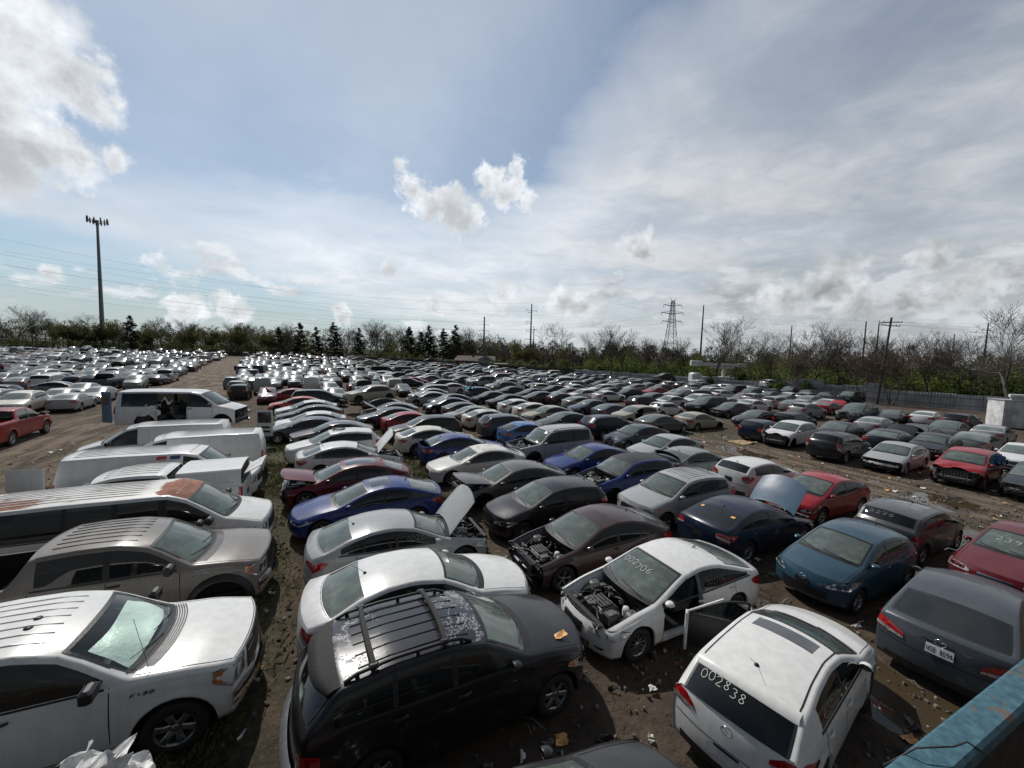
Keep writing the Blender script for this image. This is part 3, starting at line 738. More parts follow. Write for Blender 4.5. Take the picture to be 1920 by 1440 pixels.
def wheel_mb(r, style=0, w=.21, q=2):
    """wheel with its hub face towards +y, centre at the origin: tyre and rim separately"""
    T = MB(); n = {2: 28, 1: 16, 0: 8}[q]; h = w/2; ri = r*.64
    T.lathe([(ri, -h*.8), (r*.82, -h*1.0), (r*.95, -h*.95), (r, -h*.75), (r, h*.75), (r*.95, h*.95), (r*.84, h), (r*.70, h*.95), (ri, h*.8), (ri*.97, h*.5)], (0, 0, 0), 'rubber', n)
    Rm = MB(); mt = 'alloy' if style != 9 else 'steel'
    if q == 0:
        Rm.quad([(ri*math.cos(a), h*.6, ri*math.sin(a)) for a in [2*math.pi*k/8 for k in range(8)]], mt); return T, Rm
    Rm.lathe([(ri*1.0, h*.86), (ri*.95, h*.84), (ri*.90, h*.5), (ri*.90, -h*.7)], (0, 0, 0), mt, n)
    Rm.quad([(ri*.9*math.cos(a), -h*.1, ri*.9*math.sin(a)) for a in [2*math.pi*k/16 for k in range(16)]], 'dark')
    Rm.lathe([(ri*.26, h*.45), (ri*.22, h*.66), (ri*.10, h*.70), (.001, h*.71)], (0, 0, 0), mt, 14)
    ns = {0: 5, 1: 10, 2: 6, 3: 7, 9: 8}.get(style, 5)
    for k in range(ns):
        a = 2*math.pi*k/ns; ca, sa = math.cos(a), math.sin(a); w0 = ri*(.13 if ns < 8 else .07); w1 = ri*(.20 if ns < 8 else .055)
        if style == 2: w0, w1 = ri*.2, ri*.22
        def P(rad, side, y): return (rad*ca-side*sa, y, rad*sa+side*ca)
        Rm.grid([[P(ri*.2, -w0, h*.5), P(ri*.55, -w0*.9, h*.66), P(ri*.93, -w1, h*.74)], [P(ri*.2, -w0*.7, h*.62), P(ri*.55, -w0*.6, h*.76), P(ri*.93, -w1*.8, h*.83)],
                 [P(ri*.2, w0*.7, h*.62), P(ri*.55, w0*.6, h*.76), P(ri*.93, w1*.8, h*.83)], [P(ri*.2, w0, h*.5), P(ri*.55, w0*.9, h*.66), P(ri*.93, w1, h*.74)]], mt, False)
    return T, Rm

def engine_mb(s, seed=1, light=False):
    """an open engine bay: inner wings, block with cover, battery, hoses, radiator top"""
    rnd = random.Random(seed); B = MB(); x0, x1 = s.xf-.22, s.cowl-.08; X = lambda x: s.L/2-x; zt = s.zr(s.cowl*.6)-.03
    yy = s.yr(s.cowl*.6)*.92
    B.quad([(X(x0), -yy, .36), (X(x1), -yy, .36), (X(x1), yy, .36), (X(x0), yy, .36)], 'dark')
    for sd in (1, -1):
        xs = np.linspace(x0+.2, x1, 6)
        B.grid([[s.loc(x, sd*s.yr(x)*.955, s.zr(x)-.01) for x in xs], [s.loc(x, sd*(s.yr(x)*.86), s.zr(x)-.06) for x in xs], [s.loc(x, sd*(yy*.72), .42) for x in xs]], 'paint' if light else 'eng_grey', False)
        B.lathe([(.15, -.10), (.14, 0), (.10, .03), (.05, .035), (.02, .03)], (X(s.axf+.08), sd*yy*.80, zt-.06), 'eng_grey', 12, 'z')
    B.box((X(x1+.0), 0, zt-.10), (.10, 2*yy*.95, .26), 'eng_black')
    B.box((X(x0+.12), 0, zt-.07), (.10, 2*yy*.88, .05), 'eng_black', bev=.01)
    B.box((X(x0+.06), 0, zt-.28), (.05, 2*yy*.8, .38), 'eng_black')
    cx = (x0+x1)/2; cz = zt-.16
    B.box((X(cx+.05), rnd.uniform(-.1, .1), cz-.12), (.48, .62, .30), 'eng_metal', bev=.04)
    B.box((X(cx+.03), -.03, cz+.05), (.36, .50, .07), 'eng_black', bev=.03, taper=.9)
    for k in range(4): B.box((X(cx-.11+.09*k), -.03, cz+.092), (.03, .38, .015), 'eng_grey')
    B.box((X(cx-.12), yy*.60, zt-.12), (.26, .20, .20), 'eng_black', bev=.02); B.box((X(cx-.12), yy*.60, zt-.018), (.20, .15, .01), 'eng_grey')
    B.box((X(cx+.2), -yy*.62, zt-.12), (.30, .26, .20), 'eng_black', bev=.05, taper=.85)
    B.lathe([(.001, .10), (.06, .09), (.075, .03), (.07, -.08)], (X(cx+.25), yy*.62, zt-.08), 'white_plastic', 10, 'z')
    for k in range(26):
        p = Vector((X(rnd.uniform(x0+.15, x1-.05)), rnd.uniform(-yy*.8, yy*.8), zt-rnd.uniform(.05, .22))); mt = rnd.choice(['eng_black', 'eng_metal', 'eng_grey', 'eng_black', 'eng_metal'])
        if k % 3 == 0: B.lathe([(.001, .03), (.035, .025), (.04, -.05)], p, mt, 8, 'z')
        else: B.box(p, (rnd.uniform(.04, .15), rnd.uniform(.04, .12), rnd.uniform(.03, .12)), mt, rot=Matrix.Rotation(rnd.uniform(0, 3), 4, 'Z'), bev=.008)
    for k in range(18):
        a = Vector((X(rnd.uniform(x0+.1, x1)), rnd.uniform(-yy*.8, yy*.8), zt-rnd.uniform(.04, .14))); b = a+Vector((rnd.uniform(-.4, .4), rnd.uniform(-.5, .5), rnd.uniform(-.08, .02)))
        b.x = min(max(b.x, X(x1)), X(x0)); b.y = max(-yy*.85, min(yy*.85, b.y)); mid = (a+b)/2+Vector((rnd.uniform(-.1, .1), rnd.uniform(-.1, .1), .05))
        pts = [a*(1-t)**2+mid*2*t*(1-t)+b*t*t for t in [i/6 for i in range(7)]]
        B.tube(pts, rnd.choice([.006, .01, .018, .024]), rnd.choice(['eng_black', 'eng_black', 'eng_metal', 'eng_grey']), 5)
    return B
def wreck_front_mb(s, seed=3, beam='eng_grey'):
    """what shows when the bumper skin is gone: support frame, beam, torn brackets and loose wiring"""
    rnd = random.Random(seed); B = MB(); X = lambda x: s.L/2-x; yy = s.hw(.5)*.86; zt = s.zr(s.xf)-.02
    B.box((X(.28), 0, zt-.05), (.06, 2*yy, .05), 'eng_black'); B.box((X(.26), 0, .30), (.08, 2*yy*.9, .06), 'eng_black')
    B.box((X(.30), 0, (zt+.3)/2), (.05, 2*yy*.62, zt-.36), 'eng_black')
    for k in range(9): B.box((X(.268), -yy*.55+k*yy*.1375, (zt+.3)/2), (.01, .05, zt-.42), 'eng_grey')
    rows = []
    for t in np.linspace(-1, 1, 11): rows.append([(X(.16+.16*t*t), yy*.95*t, .42), (X(.11+.16*t*t), yy*.95*t, .45), (X(.11+.16*t*t), yy*.95*t, .52), (X(.16+.16*t*t), yy*.95*t, .55)])
    B.grid(rows, beam, False)
    for sd in (1, -1):
        B.box((X(.42), sd*yy*.75, .5), (.4, .09, .12), 'eng_grey'); B.box((X(.36), sd*yy*.95, zt-.16), (.16, .22, .20), rnd.choice(['eng_black', 'lamp']), rot=Matrix.Rotation(rnd.uniform(-.5, .5), 4, 'Z'), bev=.03)
    for k in range(22):
        p = Vector((X(rnd.uniform(.14, .42)), rnd.uniform(-yy, yy), rnd.uniform(.26, zt)))
        B.box(p, (rnd.uniform(.03, .14), rnd.uniform(.04, .25), rnd.uniform(.02, .12)), rnd.choice(['eng_black', 'eng_black', 'eng_grey', 'black']), rot=Matrix.Rotation(rnd.uniform(-.6, .6), 4, 'X') @ Matrix.Rotation(rnd.uniform(-.5, .5), 4, 'Z'))
    for k in range(9):
        a = Vector((X(rnd.uniform(.08, .3)), rnd.uniform(-yy, yy), rnd.uniform(.25, zt)))
        B.tube([a, a+Vector((rnd.uniform(-.05, .12), rnd.uniform(-.1, .1), -.15)), a+Vector((rnd.uniform(-.1, .15), rnd.uniform(-.25, .25), -.22))], .008, 'eng_black', 4)
    return B
# ------------------------------------------------------------------ vehicle kinds (metres, measured from the nose)
SPECS = {}
def spec(n, base=None, **k):
    d = dict(SPECS[base]) if base else {}
    d.update(k); SPECS[n] = d
spec('sedan')
spec('fastback', 'sedan', L=4.9, fo=.95, wb=2.83, H=1.45,   # long sloping roof running into a short deck
    top=[(.3, .70), (.9, .86), (1.45, .95), (2.3, 1.31), (2.85, 1.385), (3.3, 1.36), (3.9, 1.20), (4.45, 1.03), (4.75, 1.00)],
    rf=2.32, rr=3.62, rb=4.42, cowl=1.44, wins=[(1.66, 2.72), (2.80, 3.55), (3.58, 4.2)], doors=[1.55, 2.76, 3.72], belt=[(.3, .67), (.9, .80), (1.45, .90), (3, .94), (4.4, .99), (4.8, .97)])
spec('coupe', 'fastback', wins=[(1.66, 3.0), (3.08, 3.95)], doors=[1.5, 3.05], L=4.7, fo=.93, wb=2.7)
spec('avenger', 'sedan', L=4.85, W=1.84, wb=2.765, fo=.97, rw=.34, top=[(.3, .74), (.9, .90), (1.42, .98), (2.1, 1.33), (2.7, 1.42), (3.2, 1.41), (3.7, 1.31), (4.2, 1.10), (4.75, 1.05)],
    belt=[(.3, .70), (.9, .84), (1.42, .93), (3, .97), (3.6, 1.02), (4.2, 1.04), (4.75, 1.0)], rr=3.62, rb=4.18, rf=2.14, wins=[(1.62, 2.62), (2.70, 3.72)], tail=[(.66, .96, .78), (.85, 1.0, .76), (1.0, 1.0, .76), (1.2, .98, .82), (1.30, .96, .86)])
spec('hatch', 'sedan', kind='hatch', L=4.36, fo=.88, wb=2.65, H=1.48, W=1.82,
    top=[(.3, .76), (.85, .92), (1.25, 1.00), (2.05, 1.36), (2.6, 1.44), (3.2, 1.43), (3.85, 1.36), (4.2, 1.06), (4.25, .98)],
    belt=[(.3, .72), (.9, .86), (1.25, .95), (2.6, .99), (3.8, 1.05), (4.25, .97)], cowl=1.26, rf=2.08, rr=3.80, rb=4.12, xr=.22, Br=.14, bowb=.10,
    wins=[(1.48, 2.42), (2.50, 3.22), (3.27, 3.72)], doors=[1.34, 2.46, 3.38], tail=[(.66, .95, .80), (.85, 1.02, .74), (1.0, 1.04, .76), (1.15, 1.02, .84), (1.28, .99, .93)], ends=1)
spec('mz3', 'hatch', L=4.49, W=1.755, fo=.95, wb=2.64, H=1.47, top=[(.3, .72), (.85, .90), (1.3, .98), (2.15, 1.33), (2.7, 1.41), (3.3, 1.39), (3.88, 1.30), (4.30, .98), (4.34, .94)],
    belt=[(.3, .69), (.9, .84), (1.3, .93), (2.7, .99), (3.8, 1.05), (4.3, .95)], cowl=1.32, rf=2.18, rr=3.84, rb=4.285, wins=[(1.55, 2.50), (2.57, 3.55)], doors=[1.45, 2.54, 3.45],
    tail=[(.60, .86, .79), (.8, .95, .76), (1.0, .97, .76), (1.2, .93, .81), (1.40, .86, .84)], roofglass=(2.30, 2.66, .62), crown=.06, tr=.09, platez=.50)
spec('mz2', 'hatch', L=3.95, W=1.695, fo=.79, wb=2.49, H=1.475, rw=.30, top=[(.28, .76), (.7, .92), (1.08, 1.02), (1.85, 1.37), (2.35, 1.44), (2.9, 1.42), (3.45, 1.34), (3.72, 1.10), (3.78, 1.0)],
    belt=[(.28, .73), (.8, .89), (1.08, .96), (2.3, 1.01), (3.4, 1.10), (3.8, .98)], cowl=1.09, rf=1.88, rr=3.42, rb=3.66, xr=.18, wins=[(1.30, 2.15), (2.22, 2.95), (3.0, 3.2)], doors=[1.18, 2.18, 3.1],
    head=[(.56, .63, .58), (.75, .73, .60), (1.0, .79, .64), (1.22, .80, .70), (1.42, .79, .77)], grille=(.20, .62, .52), lower=(.62, .50, .32), bars=False, gmat='black', mirmat='paint')
spec('mini', 'hatch', L=3.72, W=1.68, fo=.70, wb=2.47, rw=.30, H=1.41, top=[(.28, .82), (.6, .93), (1.0, .98), (1.52, 1.33), (2.0, 1.38), (2.8, 1.36), (3.25, 1.31), (3.46, 1.06), (3.55, .95)],
    belt=[(.28, .80), (.6, .9), (1.0, .94), (2.3, .98), (3.2, 1.02), (3.55, .93)], cowl=1.0, rf=1.54, rr=3.22, rb=3.46, xr=.15, wins=[(1.15, 2.25), (2.32, 3.12)], doors=[1.1, 2.3], tum=.22, roofglass=(1.62, 2.5, .7), crown=.05,
    head=[(.62, .72, .62), (.75, .80, .56), (.9, .82, .56), (1.0, .80, .60), (1.08, .76, .64)], tail=[(.84, .82, .70), (.95, .90, .62), (1.0, .92, .60), (1.06, .90, .62), (1.1, .84, .68)])
spec('prius', 'hatch', L=4.48, W=1.745, fo=.90, wb=2.70, H=1.49, top=[(.3, .72), (.8, .90), (1.15, 1.00), (2.05, 1.36), (2.55, 1.43), (3.1, 1.39), (3.8, 1.25), (4.2, 1.12), (4.28, .98)], belt=[(.3, .69), (.8, .85), (1.15, .94), (2.6, .97), (3.8, 1.07), (4.28, .97)],
    cowl=1.18, rf=2.08, rr=3.2, rb=4.14, wins=[(1.42, 2.50), (2.58, 3.36), (3.42, 3.95)], doors=[1.32, 2.54, 3.45], head=[(.62, .56, .52), (.8, .66, .52), (1.0, .74, .55), (1.2, .78, .64), (1.38, .78, .72)])
spec('suv', 'hatch', kind='suv', L=4.65, W=1.84, H=1.68, fo=.90, wb=2.72, rw=.35, zrock=.27, zw=.66, tum=.30,
    top=[(.3, .90), (.9, 1.04), (1.32, 1.12), (2.05, 1.52), (2.6, 1.61), (3.3, 1.61), (4.05, 1.52), (4.38, 1.16), (4.44, 1.05)],
    belt=[(.3, .86), (.9, .99), (1.32, 1.07), (2.7, 1.12), (4.0, 1.18), (4.44, 1.04)], cowl=1.33, rf=2.08, rr=4.02, rb=4.32, xr=.20, Br=.14, wins=[(1.52, 2.45), (2.53, 3.32), (3.38, 4.02)], doors=[1.45, 2.49, 3.42],
    head=[(.58, .76, .66), (.78, .82, .66), (1.0, .85, .68), (1.2, .86, .74), (1.34, .86, .80)], tail=[(.70, 1.10, .92), (.85, 1.14, .86), (1.0, 1.16, .84), (1.12, 1.16, .90), (1.24, 1.14, 1.0)], grille=(.42, .80, .56), lower=(.6, .48, .34), platez=.86, rails=True)
spec('xj', 'suv', L=4.72, W=1.86, wb=2.78, fo=.88, H=1.72, roofmat='paint', ribs=0, top=[(.3, .94), (.9, 1.09), (1.40, 1.16), (2.05, 1.53), (2.6, 1.63), (3.4, 1.64), (4.12, 1.57), (4.48, 1.20), (4.54, 1.08)],
    belt=[(.3, .90), (.9, 1.04), (1.4, 1.10), (2.8, 1.14), (4.1, 1.18), (4.52, 1.06)], cowl=1.42, rf=2.08, rr=4.08, rb=4.44, wins=[(1.62, 2.55), (2.63, 3.38), (3.45, 4.16)], doors=[1.55, 2.59, 3.48], rails=False, tum=.24,
    tail=[(.80, .95, .72), (.9, .98, .68), (1.0, 1.0, .66), (1.12, .98, .70), (1.2, .94, .76)], platez=.82)
spec('bigsuv', 'suv', L=5.13, W=2.0, H=1.92, wb=2.95, fo=1.0, rw=.40, zrock=.32, top=[(.3, 1.06), (.9, 1.14), (1.50, 1.20), (2.05, 1.72), (2.6, 1.84), (3.6, 1.86), (4.72, 1.80), (4.93, 1.2), (4.97, 1.1)],
    belt=[(.3, 1.02), (.9, 1.10), (1.5, 1.15), (3, 1.18), (4.7, 1.2), (4.97, 1.08)], cowl=1.48, rf=2.14, rr=4.70, rb=4.88, wins=[(1.68, 2.58), (2.68, 3.48), (3.62, 4.62)], doors=[1.62, 2.63, 3.55], tum=.20, B=.26, xf=.28, mirmat='paint',
    head=[(.62, .96, .76), (.8, .97, .76), (1.0, .98, .78), (1.1, .98, .80), (1.16, .97, .82)], tail=[(.92, 1.30, .95), (.97, 1.34, .92), (1.0, 1.34, .92), (1.04, 1.34, .92), (1.06, 1.32, .95)], grille=(.55, .98, .70))
spec('wagon', 'suv', L=4.95, H=1.62, zrock=.22, zw=.58, rw=.34, W=1.88, wb=2.95, top=[(.3, .80), (.9, .94), (1.4, 1.02), (2.15, 1.42), (2.7, 1.52), (3.4, 1.53), (4.3, 1.46), (4.68, 1.1), (4.74, .98)],
    belt=[(.3, .76), (.9, .9), (1.4, .98), (2.7, 1.03), (4.2, 1.10), (4.74, .97)], cowl=1.4, rf=2.18, rr=4.28, rb=4.62, wins=[(1.6, 2.6), (2.68, 3.5), (3.56, 4.28)], doors=[1.5, 2.64, 3.6], head=[(.55, .66, .58), (.8, .74, .6), (1.0, .77, .62), (1.25, .77, .68), (1.36, .77, .72)], grille=(.4, .7, .5), rails=False)
spec('minivan', 'wagon', L=5.1, W=1.98, H=1.76, wb=3.05, top=[(.28, .86), (.7, 1.0), (1.05, 1.08), (2.0, 1.56), (2.6, 1.66), (3.6, 1.68), (4.6, 1.62), (4.88, 1.15), (4.92, 1.0)],
    belt=[(.28, .82), (.7, .96), (1.05, 1.02), (2.7, 1.08), (4.5, 1.12), (4.9, .98)], cowl=1.06, rf=2.04, rr=4.58, rb=4.80, wins=[(1.45, 2.6), (2.68, 3.75), (3.82, 4.62)], doors=[1.4, 2.64, 3.78], tum=.22)
spec('pickup', 'suv', kind='pickup', L=5.9, W=2.01, H=1.93, fo=.94, wb=3.68, rw=.39, zrock=.34, zw=.75, bed0=4.12, tum=.26, B=.20, xf=.26, xr=.10, Br=.04, bowc=.22, bowb=.0, crown=.055,
    top=[(.26, 1.10), (.8, 1.20), (1.50, 1.26), (2.12, 1.72), (2.6, 1.84), (3.2, 1.86), (3.86, 1.82), (4.05, 1.36), (4.12, 1.34), (5.8, 1.34)],
    belt=[(.26, 1.05), (.8, 1.15), (1.5, 1.21), (3, 1.24), (4.1, 1.28), (5.8, 1.31)], cowl=1.50, rf=2.16, rr=3.84, rb=4.04, wins=[(1.72, 2.70), (2.80, 3.72)], doors=[1.62, 2.75, 3.80], ribs=7, rails=False,
    head=[(.66, 1.04, .80), (.82, 1.05, .79), (1.0, 1.06, .80), (1.14, 1.06, .86), (1.24, 1.05, .92)], tail=[(.90, 1.28, .86), (.95, 1.28, .86), (1.0, 1.28, .86), (1.05, 1.28, .86), (1.08, 1.28, .86)], grille=(.58, 1.06, .72), lower=(.75, .56, .44), chromebars=True, mirmat='black', hmat='black', bowprof=[(0, .85), (.2, 1.25), (.35, 1.25), (.42, .9), (.8, .85), (1, .72)], bowprof_r=[(0, 1), (.2, 2.6), (.3, 2.6), (.36, 1), (1, 1)], flare=.03)
spec('van', 'suv', kind='van', L=5.7, W=2.01, H=2.10, fo=.86, wb=3.43, rw=.37, zrock=.30, zw=.75, tum=.17, B=.20, xf=.26, xr=.10, Br=.05, bowb=.03, crown=.075, rnd=.07,
    top=[(.26, 1.02), (.7, 1.16), (1.12, 1.26), (1.86, 1.86), (2.3, 1.97), (4.2, 1.99), (5.5, 1.96), (5.58, 1.25), (5.6, 1.15)],
    belt=[(.26, .98), (.7, 1.1), (1.12, 1.18), (3, 1.22), (5.5, 1.24), (5.6, 1.13)], cowl=1.12, rf=1.90, rr=5.44, rb=5.56, wins=[(1.40, 2.30)], doors=[1.30, 2.36, 3.55], ribs=9, rails=False, solidrear=True,
    head=[(.70, .92, .72), (.82, .92, .71), (1.0, .93, .71), (1.1, .93, .72), (1.16, .92, .74)], tail=[(.93, 1.22, .88), (.97, 1.24, .86), (1.0, 1.24, .86), (1.03, 1.24, .86), (1.06, 1.22, .88)], grille=(.6, .93, .68), mirmat='black', hmat='black')
spec('pvan', 'van', wins=[(1.40, 2.30), (2.46, 3.42), (3.52, 4.38), (4.48, 5.3)])

WHEELS = {}
def wheel_meshes(r, style, q):
    k = (round(r, 2), style, q)
    if k not in WHEELS:
        T, Rm = wheel_mb(r, style, .22 if r < .37 else .26, q)
        if q == 2: WHEELS[k] = (T.mesh('tyre'), Rm.mesh('rim'))
        else:
            T.merge(Rm); WHEELS[k] = (T.mesh('wheel'), None)
    return WHEELS[k]
def rotated(mb, piv, ang, axis='Y'):
    M = Matrix.Translation(piv) @ Matrix.Rotation(ang, 4, axis) @ Matrix.Translation(-Vector(piv)); o = MB(); o.merge(mb, M); return o
def thicken(mb, dz, mat):
    """gives a panel lifted off the car an inner skin and edge"""
    o = MB(); o.merge(mb); k = MB(); k.merge(mb); k.v = [(x, y*.985, z-dz) for x, y, z in k.v]; k.mats = [mat]*len(k.mats)
    o.merge(k); return o
PARTC = {}
NAMES = {'sedan': 'sedan', 'fastback': 'sedan', 'coupe': 'coupe', 'avenger': 'sedan', 'hatch': 'hatchback', 'mz3': 'hatchback', 'mz2': 'hatchback', 'mini': 'hatchback', 'prius': 'hatchback', 'suv': 'suv', 'xj': 'suv', 'bigsuv': 'suv', 'wagon': 'station_wagon', 'minivan': 'minivan', 'pickup': 'pickup_truck', 'van': 'cargo_van', 'pvan': 'passenger_van'}
CATS = {'sedan': 'sedan', 'coupe': 'coupe', 'hatchback': 'hatchback', 'suv': 'SUV', 'station_wagon': 'station wagon', 'minivan': 'minivan', 'pickup_truck': 'pickup truck', 'cargo_van': 'van', 'passenger_van': 'van'}
def vehicle(kind, q=2, color=(.5, .5, .5), hood='closed', trunk='closed', front=True, wheels=(1, 1, 1, 1), style=0, tan=False, extras=(), cut=None, beam='eng_grey', hcol=None, hang=50, seed=1, foil=False, light=False, wind=True, over=None, name=None):
    """one vehicle: an Empty on the ground under its middle with every part a child; geometry shared between vehicles of the same build"""
    sp = dict(SPECS[kind]); sp.update(over or {})
    s = Car(q, **sp); root = empty(name or NAMES[kind]); key = (kind, q, hood, trunk, front, cut, str(over), 'd' if 'dent' in extras else '')
    if key not in PARTC:
        P = s.body(hood=hood, trunk=trunk, front=front, cut=cut, seams=q > 0)
        d = {}
        if q == 0:
            B = MB()
            for n, mb in P.items(): B.merge(mb)
            B.merge(s.under())
            for sd in (1, -1):
                for a in (s.axf, s.axr):
                    T, Rm = wheel_mb(s.rw, 0, .2, 0); M = Matrix.Translation((s.L/2-a, sd*(s.W/2-.12), s.rw)) @ Matrix.Rotation(0 if sd > 0 else math.pi, 4, 'Z')
                    B.merge(T, M); B.merge(Rm, M)
                B.merge(s.headlight(sd)); B.merge(s.taillight(sd))
            if hood == 'none': B.merge(engine_mb(Car(2, **sp), 3)) if False else None
            d['all'] = B
        else:
            d.update(P); d['underbody'] = s.under()
            for sd in (1, -1):
                if front: d['headlight%d' % sd] = s.headlight(sd)
                d['taillight%d' % sd] = s.taillight(sd)
                d['mirror%d' % sd] = s.mirror(sd)
            if q == 2: d['interior'] = s.interior(tan); d['wiper'] = s.wipers()
            if s.rails: d['roof_rail'] = s.rails_mb()
            if hood != 'closed': d['engine'] = engine_mb(s, seed, light)
            if not front: d['bumper_support'] = wreck_front_mb(s, seed, beam)
            if hood == 'open' and 'hood' in d: d['hood'] = rotated(thicken(d['hood'], .035, 'eng_grey'), (s.L/2-(s.cowl-.08), 0, s.zr(s.cowl)+.03), -R_(hang))
            if trunk == 'open' and 'trunk' in d: d['trunk'] = rotated(thicken(d['trunk'], .03, 'black'), (s.L/2-(s.rb+.02), 0, s.zr(s.rb)+.02), R_(hang+10))
            if 'dent' in extras:
                rnd = random.Random(seed)
                for n, mb in d.items():
                    if n in ('body', 'hood', 'headlight1', 'headlight-1', 'underbody'):
                        mb.v = [((x-.20*max(0, (x-s.L/2+.9)/.9)*(1+.6*math.sin(5*y+1)), y+.05*math.sin(9*z+4*x)*max(0, x-s.L/2+.9), z+.07*math.sin(7*y+6*x)*max(0, (x-s.L/2+.9)/.9)) if x > s.L/2-.9 else (x, y, z)) for x, y, z in mb.v]
        PARTC[key] = {}
        for n, mb in d.items():
            if mb.v:
                me = mb.mesh(n); PARTC[key][n] = me
        # join coincident shell vertices so that shading runs smoothly over the panels
        import bmesh
        for n, me in PARTC[key].items():
            if n in ('body', 'hood', 'trunk', 'all', 'windshield', 'rear_window') or n.startswith('side_window'):
                bm = bmesh.new(); bm.from_mesh(me); bmesh.ops.remove_doubles(bm, verts=bm.verts, dist=.0012); bm.to_mesh(me); bm.free(); me.update()
    C = PARTC[key]
    if q == 0:
        bpy.data.objects.remove(root); o = link(name or NAMES[kind], C['all'], None, color); return o, s
    pn = {'headlight1': 'headlight', 'headlight-1': 'headlight', 'taillight1': 'taillight', 'taillight-1': 'taillight', 'mirror1': 'side_mirror', 'mirror-1': 'side_mirror', 'trunk': 'trunk_lid', 'engine': 'engine_bay', 'windshield': 'windshield', 'wiper': 'wipers'}
    objs = {}
    for n, me in C.items():
        if n == 'windshield' and not wind: continue
        if n in ('mirror1', 'mirror-1') and ('nomirror' in extras): continue
        nm = 'side_window' if n.startswith('side_window') else pn.get(n, n)
        objs[n] = link(nm, me, root, hcol if (n == 'hood' and hcol) else color)
    for (i, (a, sd)) in enumerate([(s.axf, 1), (s.axf, -1), (s.axr, 1), (s.axr, -1)]):
        if not wheels[i]: continue
        T, Rm = wheel_meshes(s.rw, style, q); w = link('wheel', T, root, None, (s.L/2-a, sd*(s.W/2-.125), s.rw)); w.rotation_euler = (0, random.Random(i+seed).uniform(0, 2), 0 if sd > 0 else math.pi)
        if Rm: link('rim', Rm, w)
    root['_s'] = 0; del root['_s']
    return root, s
def addpart(root, name, mb, color=None, label=None):
    return link(name, mb.mesh(name), root, color, label=label)
def put(root, x, y, rz, z=0, tilt=(0, 0)):
    root.location = (x, y, z); root.rotation_euler = (tilt[0], tilt[1], rz)
HB = .45; HA = .45+math.pi
